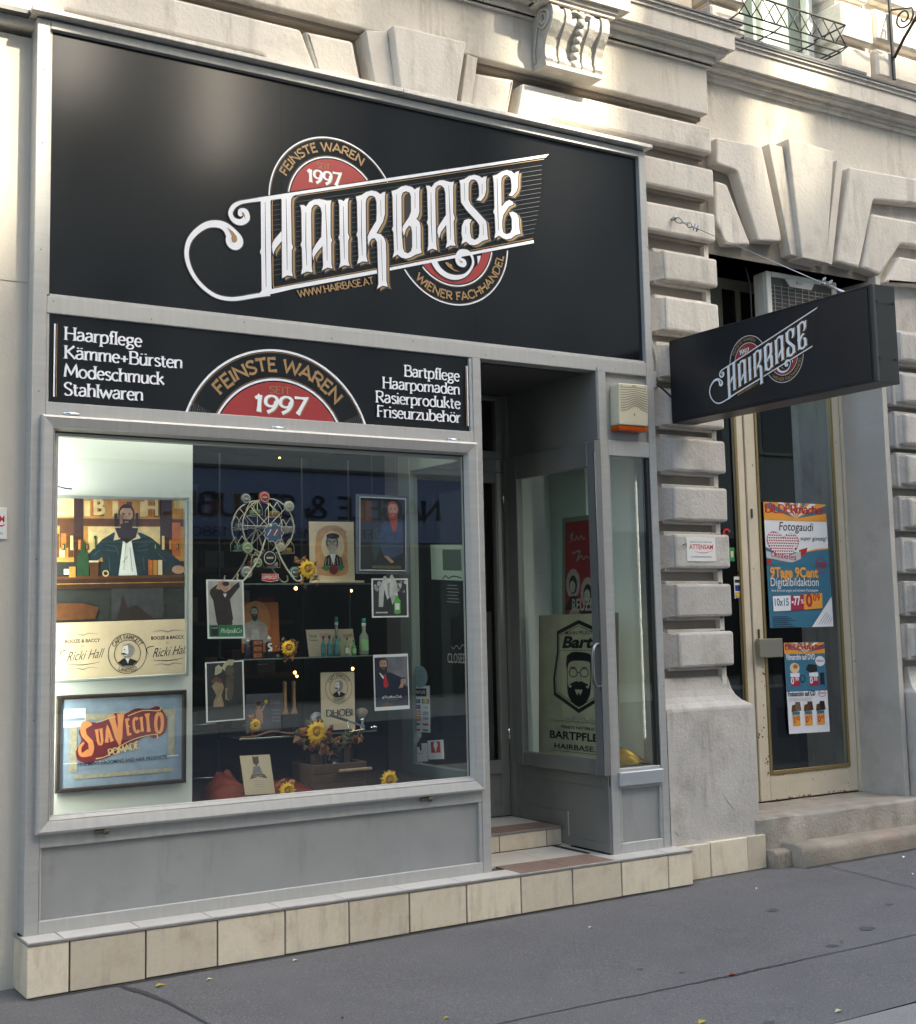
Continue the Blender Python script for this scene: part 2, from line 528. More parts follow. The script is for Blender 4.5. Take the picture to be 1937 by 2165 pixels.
class Art:
    """thin printed shapes lying in a plane: 'Y' (a->x, b->z), 'X' (a->y, b->z), 'Z' (a->x, b->y)"""
    def __init__(s, plane, val, origin=(0, 0), ea=(1, 0), eb=(0, 1), step=.00006, sign=-1):
        s.pl, s.val, s.o, s.ea, s.eb, s.step, s.sign = plane, val, origin, ea, eb, step, sign
        s.mb, s.mats, s.k = MB(), [], 1
    def p3(s, a, b, k):
        u = s.o[0] + a * s.ea[0] + b * s.eb[0]
        v = s.o[1] + a * s.ea[1] + b * s.eb[1]
        w_ = s.val + s.sign * k * s.step
        return (u, w_, v) if s.pl == 'Y' else ((w_, u, v) if s.pl == 'X' else (u, v, w_))
    def mi(s, m):
        if m not in s.mats:
            s.mats.append(m)
        return s.mats.index(m)
    def raw(s, m, V2, F, ramp=0.0):
        n_ = max(1, len(V2) - 1)
        s.mb.add([s.p3(p[0], p[1], s.k + ramp * i / n_) for i, p in enumerate(V2)], F, s.mi(m))
        s.k += 1
        return s
    def poly(s, m, P, holes=()):
        loops = [P] + list(holes)
        tri = tessellate_polygon([[Vector((p[0], p[1], 0)) for p in l] for l in loops])
        V = [p for l in loops for p in l]
        return s.raw(m, V, [tuple(t) for t in tri])
    def rect(s, m, a0, a1, b0, b1):
        return s.poly(m, [(a0, b0), (a1, b0), (a1, b1), (a0, b1)])
    def ell(s, m, ca, cb, ra, rb=None, n=24, a0=0, a1=360, rot=0):
        rb = ra if rb is None else rb
        c, q = math.cos(R(rot)), math.sin(R(rot))
        P = []
        for i in range(n):
            t = R(a0 + (a1 - a0) * i / (n if a1 - a0 == 360 else n - 1))
            x, y = ra * math.cos(t), rb * math.sin(t)
            P.append((ca + x * c - y * q, cb + x * q + y * c))
        return s.poly(m, P)
    def ring(s, m, ca, cb, r0, r1, a0=0, a1=360, n=64):
        V, F = [], []
        for i in range(n + 1):
            t = R(a0 + (a1 - a0) * i / n)
            V += [(ca + r0 * math.cos(t), cb + r0 * math.sin(t)), (ca + r1 * math.cos(t), cb + r1 * math.sin(t))]
        for i in range(n):
            F.append((2 * i, 2 * i + 1, 2 * i + 3, 2 * i + 2))
        return s.raw(m, V, F)
    def stroke(s, m, P, w_, smooth=0, flare=0.0, roundcap=False, contrast=False):
        if smooth:
            P = catmull([tuple(p) for p in P], smooth)
        n = len(P)
        W = [p[2] if len(p) > 2 else w_ / 2 for p in P]
        Q = [Vector(p[:2]) for p in P]
        if flare:
            Q2, W2 = [], []
            for i in range(n - 1):
                seg = max(1, int((Q[i + 1] - Q[i]).length / (w_ * 1.2)))
                seg = min(seg, 6)
                for k in range(seg):
                    Q2.append(Q[i].lerp(Q[i + 1], k / seg)); W2.append(W[i])
            Q2.append(Q[-1]); W2.append(W[-1])
            Q, W, n = Q2, W2, len(Q2)
            d = [0]
            for i in range(1, n):
                d.append(d[-1] + (Q[i] - Q[i - 1]).length)
            T = d[-1]
            flare *= min(1.0, T / (w_ * 3.5))
            A_ = [(Q[min(i + 1, n - 1)] - Q[max(i - 1, 0)]) for i in range(n)]
            W = [W[i] * (.52 + .50 * abs(A_[i].y) / max(1e-9, A_[i].length)) for i in range(n)] if contrast else W
            W = [W[i] * (1 + flare * (math.exp(-d[i] / (w_ * .8)) + math.exp(-(T - d[i]) / (w_ * .8)))) for i in range(n)]
        V, F = [], []
        for i in range(n):
            t0 = (Q[i] - Q[i - 1]).normalized() if i else (Q[1] - Q[0]).normalized()
            t1 = (Q[i + 1] - Q[i]).normalized() if i < n - 1 else t0
            nn = Vector((-(t0 + t1).y, (t0 + t1).x))
            if nn.length < 1e-6:
                nn = Vector((-t0.y, t0.x))
            nn.normalize()
            k = max(.5, abs(nn.dot(Vector((-t0.y, t0.x)))))
            V += [tuple(Q[i] + nn * W[i] / k), tuple(Q[i] - nn * W[i] / k)]
        for i in range(n - 1):
            F.append((2 * i, 2 * i + 1, 2 * i + 3, 2 * i + 2))
        s.raw(m, V, F, .55)
        if roundcap:
            s.k -= .4
            s.ell(m, Q[-1].x, Q[-1].y, W[-1], n=20)
        return s
    def text(s, m, t, a, b, h, align='l', bold=.0, sx=1.0, ang=0, shear=0, width=None):
        V, F, x0, x1 = font_mesh(t, bold)
        if width:
            sx = width / max(1e-6, (x1 - x0) * h)
        sh = {'l': x0, 'c': (x0 + x1) / 2, 'r': x1}[align]
        c, q = math.cos(R(ang)), math.sin(R(ang))
        V2 = []
        for x, y in V:
            xx, yy = (x - sh) * h * sx + y * h * shear, y * h
            V2.append((a + xx * c - yy * q, b + xx * q + yy * c))
        return s.raw(m, V2, F)
    def ftext(s, m, t, a, b, h, w_=.16, align='l', sx=1.0, width=None, arc=None, ang=0, flare=.28, shear=0, track=0.0, serif=False):
        """flared roman lettering; arc=(ca, cb, radius, mid angle, inside)"""
        total = sum(glyph(c)[0] + track for c in t) * h
        if width:
            sx = width / total
        if arc is None:
            x = {'l': 0, 'c': -total * sx / 2, 'r': -total * sx}[align]
            c_, q_ = math.cos(R(ang)), math.sin(R(ang))
        else:
            x = -total * sx / 2
        for ch in t:
            adv, st = glyph(ch)
            adv += track
            cx = x + adv * h * sx / 2
            for P in st:
                Q = []
                for px, py in P:
                    lx, ly = (px - adv / 2) * h * sx + py * h * shear, py * h
                    if arc is None:
                        gx, gy = cx + lx, ly
                        Q.append((a + gx * c_ - gy * q_, b + gx * q_ + gy * c_))
                    else:
                        ca, cb, rad, mid, inside = arc
                        if not inside:
                            th = R(mid) - cx / rad
                            ux, uy = math.cos(th), math.sin(th)
                            tx, ty = uy, -ux
                        else:
                            th = R(mid) + cx / rad
                            ux, uy = -math.cos(th), -math.sin(th)
                            tx, ty = uy, -ux
                            ux0, uy0 = math.cos(th), math.sin(th)
                        bx_, by_ = (ca + rad * math.cos(th), cb + rad * math.sin(th))
                        Q.append((bx_ + lx * tx + (ly - h / 2) * ux, by_ + lx * ty + (ly - h / 2) * uy))
                s.stroke(m, Q, w_ * h, flare=flare * 1.5, contrast=arc is None)
                if serif and arc is None:
                    for e0, e1 in ((0, 1), (-1, -2)):
                        a0, a1 = P[e0], P[e1]
                        if abs(a0[0] - a1[0]) < .03 and abs(a0[1] - a1[1]) > .15 and (a0[1] < .05 or a0[1] > .6):
                            sy = .022 if a0[1] > a1[1] else -.022
                            qx, qy = Q[e0]
                            left = w_ * h * (.95 if a0[1] > .5 and a0[1] < .9 else .98)
                            right = w_ * h * (.45 if .5 < a0[1] < .9 else .98)
                            s.poly(m, [(qx - left, qy - sy * h), (qx + right, qy - sy * h), (qx + right, qy + sy * h * 1.2), (qx - left, qy + sy * h * 1.2)])
                            s.k -= .8
                s.k -= .3
            x += adv * h * sx
        s.k = int(s.k) + 1
        return s
    def build(s, name, parent=None, **kw):
        return s.mb.build(name, s.mats, parent, **kw)

# ================================================================ GROUND
def gz(x):
    return -.239 + .009 * x
def ground_sheet(x0, x1, y0, y1, dz, nx=2, thick=0):
    V, F = [], []
    for i in range(nx + 1):
        x = x0 + (x1 - x0) * i / nx
        V += [(x, y0, gz(x) + dz), (x, y1, gz(x) + dz)]
    for i in range(nx):
        F.append((2 * i, 2 * i + 2, 2 * i + 3, 2 * i + 1))
    return V, F
mb = MB(); mb.add(*ground_sheet(-9, 22, -2.30, .9, 0, 40))
pave = mb.build('pavement', ASPH, None, kind='structure')
CRACK = mat('seam_tar', (.045, .045, .05), .9)
def wobble(P, amp, n):
    out = []
    for i in range(len(P) - 1):
        for k in range(n):
            t = k / n
            out.append((P[i][0] * (1 - t) + P[i + 1][0] * t + rnd.uniform(-amp, amp), P[i][1] * (1 - t) + P[i + 1][1] * t + rnd.uniform(-amp, amp), P[i][2] * (1 - t) + P[i + 1][2] * t))
    out.append(P[-1])
    return out
def seam(P, name='asphalt_seam', m=None, dz=.003):
    A = Art('Z', 0, sign=1)
    A.stroke(m or CRACK, P, 1)
    for i, v in enumerate(A.mb.v):
        A.mb.v[i] = (v[0], v[1], gz(v[0]) + dz)
    return A.build(name, pave)
seam(wobble([(-3, -1.50, .003), (1.2, -1.55, .003), (2.3, -1.60, .004), (2.6, -1.61, .009), (3.0, -1.61, .003), (8, -1.66, .003)], .006, 14))
seam(wobble([(.37, -.14, .006), (.40, -.25, .017), (.43, -.36, .014), (.46, -.6, .007), (.52, -1.5, .004)], .004, 6))
seam(wobble([(4.6552, -0.2089) + (.003,), (4.5284, -0.9545) + (.003,), (6.4, -1.6, .003)], .004, 8))
PATCH = mat('dark_stain', (.075, .075, .085), .85, fine=.2)
for (u, v, rr) in (((3.5588, -0.8476) + (.045,)), ((3.6186, -1.4016) + (.055,)), ((3.2369, -1.5247) + (.04,)), ((2.2911, -1.2974) + (.02,)), ((2.4014, -1.4454) + (.018,)), ((2.1874, -2.1570) + (.03,)), ((4.1094, -1.1210) + (.03,))):
    P = [(u + math.cos(k * .7) * rr * rnd.uniform(.6, 1.1), v + math.sin(k * .7) * rr * .8 * rnd.uniform(.5, 1.1)) for k in range(9)]
    A = Art('Z', 0, sign=1); A.poly(PATCH, P)
    A.mb.v = [(q[0], q[1], gz(q[0]) + .0025) for q in A.mb.v]
    A.build('pavement_stain', pave)
mb = MB(); mb.add(*ground_sheet(-9, 22, -30, -2.62, -.13, 4)); mb.build('road', ASPH, None, kind='structure')
kerb = None
# grime that has gathered in the corner between asphalt and plinth
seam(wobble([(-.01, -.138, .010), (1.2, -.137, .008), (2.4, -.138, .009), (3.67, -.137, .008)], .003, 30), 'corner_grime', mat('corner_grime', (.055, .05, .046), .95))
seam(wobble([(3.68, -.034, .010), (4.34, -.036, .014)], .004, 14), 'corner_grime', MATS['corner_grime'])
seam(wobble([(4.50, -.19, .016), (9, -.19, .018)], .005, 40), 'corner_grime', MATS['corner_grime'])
root = MB()
root.add(*ground_sheet(-9, 22, -2.62, -2.30, -.02, 4)); kerb = root.build('kerb', MORTAR, None, kind='structure')
x = -6.3
while x < 14:
    L_ = 1.18
    mb = MB()
    mb.box(x + .004, x + L_ - .004, -2.612, -2.304, gz(x) - .2, gz(x + L_ / 2) + .002, b=.008)
    mb.build('kerb_stone', GRANITE, kerb)
    x += L_

# ================================================================ STONE BUILDING
bld = thing('stone_building', 'old plastered facade with rusticated blocks, flat arches and cornice above the shop front', 'building', (4.3, .3, 0))
# core walls (with the shop opening, the entrance opening)
TOP = 7.2
def wall(*a, m=PLAST, name='wall'):
    return bx(name, m, bld, *a)
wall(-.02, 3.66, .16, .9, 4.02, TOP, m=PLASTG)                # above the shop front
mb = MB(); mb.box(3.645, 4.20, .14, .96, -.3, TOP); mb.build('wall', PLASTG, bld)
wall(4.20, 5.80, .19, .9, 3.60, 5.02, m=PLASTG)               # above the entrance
wall(5.80, 9.5, .182, .96, -.3, TOP, m=PLASTD)
wall(4.20, 5.80, .70, .9, 5.02, TOP)
# right reveal of the entrance (smooth plaster)
bx('reveal', mat('plaster_reveal', (.54, .51, .475), .85, var=.18, scale=2.2, bump=.15, bscale=40, stain=((.30, .27, .25), 2.0, .55, .8)), bld, 5.795, 5.84, .12, .70, -.1, 3.62)
wall(4.18, 4.215, .10, .70, -.1, 3.62)
bx('soffit', PLASTD, bld, 4.2, 5.80, .20, .72, 3.60, 3.66)

def block(P, y0, y1, b=.014, m=PLAST, name='block', r=.018):
    P = rounded(P, r) if r else P
    return MB().prism(P, y0, y1, b).build(name, m, bld)
def blk(x0, x1, z0, z1, y0=.05, y1=.17, **k):
    j = lambda: rnd.uniform(-.004, .004)
    return block([(x0 + j(), z0 + j()), (x1 + j(), z0 + j()), (x1 + j(), z1 + j()), (x0 + j(), z1 + j())], y0, y1, **k)
# pilaster 1 : blocks with a narrower backing course and a splayed left cheek
CR = [(.993, 1.20), (1.29, 1.488), (1.58, 1.785), (1.867, 2.07), (2.165, 2.37), (2.44, 2.655), (2.735, 2.94), (3.023, 3.232), (3.335, 3.522)]
for k, (z0, z1) in enumerate(CR):
    j = lambda: rnd.uniform(-.004, .004)
    mb = MB()
    b = .016
    mb.prism(rounded([(3.80 + j(), z0), (4.24 + j(), z0 + j()), (4.24 + j(), z1 + j()), (3.80 + j(), z1)], .016), .05, .105, b)
    # backing step
    mb.prism(rounded([(3.755, z0 - .018), (4.215, z0 - .018), (4.215, z1 + .02), (3.755, z1 + .02)], .012), .1, .15, .008)
    # splayed cheek
    V = [(3.80 + b, .052, z0 + b), (3.80 + b, .052, z1 - b), (3.70, .15, z0 - .01), (3.70, .15, z1 + .01), (3.80 + b, .15, z0 - .01), (3.80 + b, .15, z1 + .01)]
    mb.add(V, [(0, 1, 3, 2), (0, 2, 4), (1, 5, 3), (0, 4, 5, 1), (2, 3, 5, 4)])
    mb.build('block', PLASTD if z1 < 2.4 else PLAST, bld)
for z0, z1, x0 in ((3.631, 3.811, 3.30), (3.915, 4.103, 3.30)):
    blk(x0, 4.24, z0, z1, b=.016)
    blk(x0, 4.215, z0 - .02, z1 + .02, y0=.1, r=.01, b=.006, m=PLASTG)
# pedestal with a scotia cap, tiled foot
mb = MB()
prof = [(0, -.02), (0, .745), (.004, .760), (.012, .766), (.022, .772), (.05, .79), (.075, .82), (.092, .86), (.100, .90), (.106, .93), (.16, .94)]
for i in range(len(prof) - 1):
    (a0, z0), (a1, z1) = prof[i], prof[i + 1]
    V = [(3.64, .003 + a0, z0), (4.335 - a0, .003 + a0, z0), (4.335 - a0, .4, z0), (3.64, .003 + a1, z1), (4.335 - a1, .003 + a1, z1), (4.335 - a1, .4, z1)]
    mb.add(V, [(0, 1, 4, 3), (1, 2, 5, 4)])
mb.build('pedestal', PLASTD, bld)
mb = MB(); mb.box(3.64, 4.335, .03, .4, -.35, .1); mb.build('pedestal_core', PLASTD, bld)
for x0, x1, z1 in ((3.68, 3.905, -.012), (3.911, 4.20, -.008), (4.20, 4.352, -.006)):
    bx('tile', mat('pale_tile', (.60, .52, .40), .6, var=.18, scale=6, stain=((.40, .35, .28), 5, .5, .8), bump=.1, bscale=40) if x1 > 4.25 else TILE, bld, x0, x1, -.028, .03, gz(4) - .02, z1, b=.003)
for P in ([(4.0474, 0.2524), (4.0918, 0.1967), (4.1349, 0.1547)], [(4.0912, 0.7003), (4.1338, 0.7092)], [(4.1399, 0.0476), (4.1431, 0.0064)], [(3.6657, 0.0799), (3.6790, 0.0601), (3.6961, 0.0452)], [(3.9599, 0.5839), (3.9739, 0.5009)], [(3.8400, 0.4287), (3.8473, 0.3606)], [(4.0661, 0.4673), (4.0734, 0.3981)]):
    n_ = len(P); SCR = Art('Y', .0015)
    SCR.stroke(mat('scratch_dirt', (.20, .18, .16), .9), [(q[0], q[1], .0006 if i in (0, n_ - 1) else .0028) for i, q in enumerate(P)], 1)
    SCR.build('scratch', bld)
# frieze, courses over the shop
blk(-1.4, 4.224, 4.455, 4.765, b=.01)
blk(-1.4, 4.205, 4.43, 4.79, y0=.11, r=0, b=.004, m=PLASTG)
mb = MB(); mb.box(-1.4, 4.244, .03, .17, 4.760, 4.782); mb.box(-1.4, 4.262, .012, .17, 4.782, 4.80)
mb.build('string_course', PLAST, bld)
z3 = None
# block course with the notch behind the flashing
L1 = [(-1.4, 4.38), (1.3632, 4.3670), (1.4567, 4.1484), ((1.4567, 4.1484)[0], 4.06), ((1.1618, 4.1870)[0], 4.06), ((1.1618, 4.1870)[0], 4.185), ((0.1354, 4.1925)[0], 4.185), ((0.1354, 4.1925)[0], 4.06), (-1.4, 4.06)]
block(L1, .05, .17)
V1 = [(1.3849, 4.3669), (1.6717, 4.3746), (1.7312, 4.1457), (1.4759, 4.1472)]
block([V1[0], V1[1], (V1[2][0] + .0, V1[2][1] - .06), (V1[3][0], V1[3][1] - .06)], .05, .17, b=.02, name='voussoir')
V2 = [(1.7388, 4.4438), (1.8706, 4.4633), (1.9258, 4.1447), (1.8054, 4.1440)]
block([(V2[0][0], V2[0][1]), V2[1], (V2[2][0], V2[2][1] - .06), (V2[3][0], V2[3][1] - .06)], .03, .17, b=.006, name='voussoir', r=.006)
KS = [(1.8733, 4.4792), (2.3401, 4.4854), (2.2670, 4.1170), (1.9149, 4.1180)]
block(KS, -.03, .17, b=.008, name='keystone', r=.012)
V3 = [(2.3834, 4.4488), (2.4562, 4.4418), (2.3957, 4.1448), (2.3251, 4.1534)]
block([V3[0], V3[1], (V3[2][0], V3[2][1] - .05), (V3[3][0], V3[3][1] - .05)], .03, .17, b=.006, name='voussoir', r=.006)
V4 = [(2.4479, 4.3636), (2.7209, 4.3801), (2.6548, 4.1531), (2.4091, 4.1565)]
block([V4[0], V4[1], (V4[2][0], V4[2][1] - .05), (V4[3][0], V4[3][1] - .05)], .05, .17, b=.022, name='voussoir')
nx_ = (2.9701, 4.1909)[0]
V5 = [(2.7771, 4.3719), (4.24, 4.38), (4.24, 4.20), (nx_, 4.20), (nx_, 4.10), ((2.7173, 4.1596)[0], 4.10)]
block(V5, .05, .17, b=.02)
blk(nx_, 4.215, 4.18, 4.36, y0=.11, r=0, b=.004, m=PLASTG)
# flat arch over the entrance
P1 = [(4.3329, 4.3461), (4.7343, 4.3592), (4.8700, 3.7799), (4.8711, 3.7319), (4.6592, 3.7123), (4.5008, 4.1507), (4.3229, 4.1711)]
block(P1, .10, .20, b=.012)
P1b = [(4.3168, 4.0635), (4.4203, 4.0553), (4.6106, 3.6803), (4.3966, 3.6511), (4.3149, 3.7950)]
block(P1b, .12, .20, b=.014, name='voussoir')
PV = [(4.7979, 4.3882), (4.9211, 4.3875), (5.0497, 3.6519), (4.9528, 3.6551)]
block([PV[0], PV[1], PV[2], PV[3]], .10, .20, b=.004, name='voussoir', r=.005)
PK = [(4.9379, 4.4359), (5.3762, 4.4225), (5.2430, 3.6266), (5.0152, 3.6323)]
block(PK, .06, .20, b=.008, name='keystone', r=.01)
PV2 = [(5.4456, 4.3885), (5.5112, 4.3857), (5.3422, 3.6346), (5.2790, 3.6461)]
block(PV2, .10, .20, b=.004, name='voussoir', r=.005)
PB = [(5.5747, 4.3620), (6.5283, 4.4043), (6.5114, 4.2234), (5.7985, 4.1625), (5.6111, 3.6497), (5.3871, 3.6642)]
block(PB, .10, .20, b=.016)
PC = [(5.7785, 4.0605), (6.4980, 4.0795), (6.4813, 3.9007), (6.0590, 3.8782), (5.8255, 3.6262), (5.6447, 3.6540)]
block(PC, .10, .20, b=.02, name='voussoir')
PD = [(6.0515, 3.7913), (6.4713, 3.7938), (6.4548, 3.6167), (5.8705, 3.5810)]
block(PD, .10, .20, b=.02, name='voussoir')
bx('course', PLAST, bld, 4.21, 9, .17, .2, 4.25, 4.76)
# pilaster 2 (right edge of the picture)
for k, (z0, z1) in enumerate(CR[:8]):
    mb = MB()
    b = .02
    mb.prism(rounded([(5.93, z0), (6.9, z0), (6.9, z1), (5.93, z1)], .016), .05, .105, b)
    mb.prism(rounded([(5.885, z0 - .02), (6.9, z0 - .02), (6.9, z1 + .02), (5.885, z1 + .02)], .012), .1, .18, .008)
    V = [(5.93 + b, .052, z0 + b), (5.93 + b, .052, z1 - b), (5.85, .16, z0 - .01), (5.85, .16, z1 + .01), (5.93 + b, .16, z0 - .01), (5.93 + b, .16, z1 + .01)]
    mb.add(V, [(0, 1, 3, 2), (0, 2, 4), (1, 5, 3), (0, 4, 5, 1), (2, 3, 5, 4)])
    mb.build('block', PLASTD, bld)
mb = MB()
for i in range(len(prof) - 1):
    (a0, z0), (a1, z1) = prof[i], prof[i + 1]
    z0 = -.02 if i == 0 else z0
    V = [(5.86 + a0 * .5, .03 + a0, z0), (9, .03 + a0, z0), (9, .03 + a1, z1), (5.86 + a1 * .5, .03 + a1, z1), (5.86 + a0 * .5, .4, z0), (5.86 + a1 * .5, .4, z1)]
    mb.add(V, [(0, 1, 2, 3), (0, 3, 5, 4)])
mb.box(5.86, 9, .04, .4, -.35, .0)
mb.build('pedestal', PLASTD, bld)

# cornice: pilaster part and set-back part, zinc flashing on top
def cornice(x0, x1, yf, zz, ret_l=True):
    """steps: (overhang, z0, z1)"""
    mb = MB()
    for d, z0, z1 in ((.02, 0, .03), (.04, .03, .055), (.085, .055, .075), (.127, .09, .21), (.14, .21, .235), (.156, .235, .25)):
        mb.box(x0, x1 + d, yf - d, yf + .4, zz + z0, zz + z1)
    mb.box(x0, x1 + .10, yf - .10, yf + .4, zz + .075, zz + .09)
    o = mb.build('cornice', PLAST, bld)
    mz = MB(); mz.box(x0, x1 + .165, yf - .165, yf + .4, zz + .25, zz + .262); mz.build('flashing', ZINC, bld)
    return o
cornice(-1.4, 4.224, .05, 4.80 - .03)
cornice(4.2, 9.2, .17, 4.74)
# the console and the slab it carries
con = MB()
cx0, cx1 = 2.862, 3.268
prof2 = [(.0, 4.80), (.155, 4.80), (.175, 4.775), (.182, 4.74), (.175, 4.70), (.15, 4.66), (.12, 4.62), (.10, 4.575), (.095, 4.53), (.105, 4.495), (.09, 4.47), (.0, 4.47)]
def cprof(x0, x1, grow=0.0):
    P = [(.05 - (d + (grow if d > 0 else 0)), z) for d, z in prof2]
    con.prism(P, x0, x1, 0, ax='X')
STONE = mat('console_stone', (.50, .47, .43), .85, var=.25, scale=14, bump=.4, bscale=50)
cprof(cx0, cx1)
console = con.build('console', STONE, bld)
for xa in (cx0 - .004, cx1 - .05):
    con = MB(); cprof(xa, xa + .054, .016); con.build('console_rib', STONE, console)
for xa in (cx0 + .095, cx1 - .14):
    con = MB(); cprof(xa, xa + .04, .012); con.build('console_rib', STONE, console)
for sx_ in (cx0 - .008, cx1 + .008):       # volutes
    P = []
    for i in range(34):
        t = i / 33 * 2.3 * 2 * math.pi
        r_ = .066 * (1 - i / 33 * .85)
        P.append((sx_, .05 - .105 + r_ * math.cos(t), 4.725 + r_ * math.sin(t)))
    P = [(sx_, .03, 4.49), (sx_, .035, 4.56), (sx_, .02, 4.63)] + P[2:]
    MB().tube(P, .011, 6).build('volute', STONE, console)
for i in range(7):
    t = i / 6
    z = 4.76 - .25 * t
    d = .19 if t < .2 else (.20 - .10 * t)
    MB().lathe([(.004, -.03), (.022, -.018), (.028, 0), (.022, .018), (.004, .03)], (cx0 + .207, .05 - d + .008, z), 10).build('bead', STONE, console)
for sgn in (-1, 1):
    MB().lathe([(.004, -.02), (.03, -.006), (.034, 0), (.02, .016), (.004, .02)], (cx0 + .207 + sgn * .045, .05 - .178, 4.765), 8).build('leaf', STONE, console)
bx('console_foot', STONE, console, cx0 - .005, cx1 + .0, -.07, .05, 4.448, 4.472)
mb = MB()
for d, z0, z1, e in ((.19, 4.802, 4.825, .02), (.205, 4.825, 4.85, .035), (.23, 4.85, 5.0, .11), (.25, 5.0, 5.03, .13)):
    mb.box(cx0 - e - .03, cx1 + e + .03, .05 - d, .2, z0, z1)
mb.box(-1.4, cx0, -.25, .2, 4.985, 5.09) if False else None
mb.build('balcony_slab', PLAST, bld)

# upper storey window with its lattice basket
up = MB()
wx0, wx1 = (4.6709, 5.4350)[0], (5.5038, 5.4254)[0]
bx('window_sill', ZINC, bld, wx0 - .14, wx1 + .2, .02, .45, 5.015, 5.035)
wf = MB()
wf.box(wx0, wx0 + .05, .30, .36, 5.04, 6.6); wf.box(wx1 - .05, wx1, .30, .36, 5.04, 6.6); wf.box(wx0, wx1, .30, .36, 5.04, 5.17)
xm = (wx0 + wx1) / 2 - .05
wf.box(xm - .035, xm + .035, .295, .36, 5.04, 6.6)
WF = mat('white_window_paint', (.70, .71, .70), .5, var=.06, scale=5)
win = wf.build('window', WF, bld)
bx('pane', glass_mat('upper_glass', (.8, .85, .83), 2.2), win, wx0 + .05, wx1 - .05, .32, .326, 5.17, 6.6)
bx('curtain', mat('curtain', (.55, .58, .54), .9, var=.12, scale=6, stretch=(8, 1, 1)), win, wx0, wx1, .42, .43, 5.05, 6.7)
for xa in (wx0 - .32, wx1 + .06):     # window surrounds, banded
    for k, (z0, z1) in enumerate(((5.04, 5.26), (5.30, 5.56), (5.62, 6.0))):
        bx('block', PLAST, bld, xa, xa + (.3 if xa < wx0 else .32), .12 if k != 1 else .09, .5, z0, z1, b=.012)
    bx('wall', PLAST, bld, xa + .02, xa + .28, .16, .7, 5.0, TOP)
for z0, z1 in ((5.09, 5.30), (5.36, 5.60), (5.66, 5.95)):
    bx('block', PLAST, bld, wx1 + .42, 9, .10, .3, z0, z1, b=.02)
bx('wall', PLAST, bld, wx1 + .38, 9, .17, .7, 5.0, TOP)
bx('sill_course', PLAST, bld, 4.2, 9, .06, .7, 4.985, 5.012)
rail = thing('window_box_railing', 'small black iron lattice railing in front of the upper window', 'railing', (5.0, 0, 5.1))
gx0, gx1, gzb, gzt = 4.475, 5.49, (5.4877, 5.1722)[1], (5.4994, 5.3222)[1]
MB().tube([(gx0, .0, gzb), (gx1, .0, gzb), (gx1, .28, gzb)], .006, 6).build('bottom_rail', IRON, rail)
MB().tube([(gx0, -.0, gzt), (gx1, .0, gzt), (gx1, .28, gzt)], .007, 6).build('top_rail', IRON, rail)
n = 9
for i in range(n):
    a = gx0 + (gx1 - gx0) * i / n; b_ = gx0 + (gx1 - gx0) * (i + 1) / n
    MB().tube([(a, -.001, gzb), (b_, -.001, gzt)], .0045, 5).build('lattice_bar', IRON, rail)
    MB().tube([(a, .004, gzt), (b_, .004, gzb)], .0045, 5).build('lattice_bar', IRON, rail)
MB().tube([(gx0 - .06, .02, gzb - .05), (gx1 - .05, .02, gzb - .045)], .006, 6).build('basket_rail', IRON, rail)
MB().tube([(gx0 - .06, .1, gzb - .05), (gx1 - .05, .1, gzb - .045)], .006, 6).build('basket_rail', IRON, rail)
for a in (gx0 - .06, gx0 + .33, gx0 + .7, gx1 - .05):
    MB().tube([(a + .06, .0, gzb), (a, .02, gzb - .05), (a, .26, gzb - .05)], .006, 6).build('hook', IRON, rail)
# wrought iron bracket
br = thing('wrought_bracket', 'black wrought iron bracket with a scroll, on the wall beside the upper window', 'bracket', (6.07, .1, 5.1))
MB().box(6.055, 6.085, .075, .09, 5.08, 5.95, b=.004).build('wall_bar', IRON, br)
MB().tube([(6.07, .07, 5.24), (6.07, -.02, 5.35), (6.07, -.30, 5.62), (6.07, -.5, 5.85)], .011, 8).build('strut', IRON, br)
P = []
for i in range(30):
    t = i / 29 * 1.6 * 2 * math.pi
    r_ = .085 * (1 - i / 29 * .8)
    P.append((6.07, -.03 + r_ * math.cos(t + 2.6), 5.50 + r_ * math.sin(t + 2.6)))
MB().tube([(6.07, .07, 5.60)] + P, .007, 6).build('scroll', IRON, br)

# ================================================================ ENTRANCE STEPS
st = thing('entrance_steps', 'two worn stone steps in front of the photo shop door', 'steps', (5, 0, -.2))
def slabstep(name, x0, x1, y0, y1, z0, z1, r, m):
    P = rounded([(y0, z0), (y0, z1), (y1, z1), (y1, z0)], r, 4)
    mb = MB()
    n = 30
    V, F = [], []
    for i in range(n + 1):
        x = x0 + (x1 - x0) * i / n
        for (y, z) in P:
            f = 1 if z > z0 + .01 else 0
            V.append((x, y + (rnd.uniform(-.004, .004) if y < y0 + .05 else 0), z + f * rnd.uniform(-.003, .003)))
    k = len(P)
    for i in range(n):
        for q in range(k):
            F.append((i * k + q, i * k + (q + 1) % k, (i + 1) * k + (q + 1) % k, (i + 1) * k + q))
    F.append(tuple(range(k))); F.append(tuple(n * k + q for q in range(k)))
    mb.add(V, F, 0, True)
    return mb.build(name, m, st)
slabstep('upper_step', 4.30, 9, -.005, .56, -.30, .080, .02, STEP)
slabstep('lower_step', 4.50, 9, -.17, .02, -.30, -.075, .045, STEPB)
slabstep('lower_step_end', 4.36, 4.52, -.09, .02, -.30, -.10, .03, STEPB)

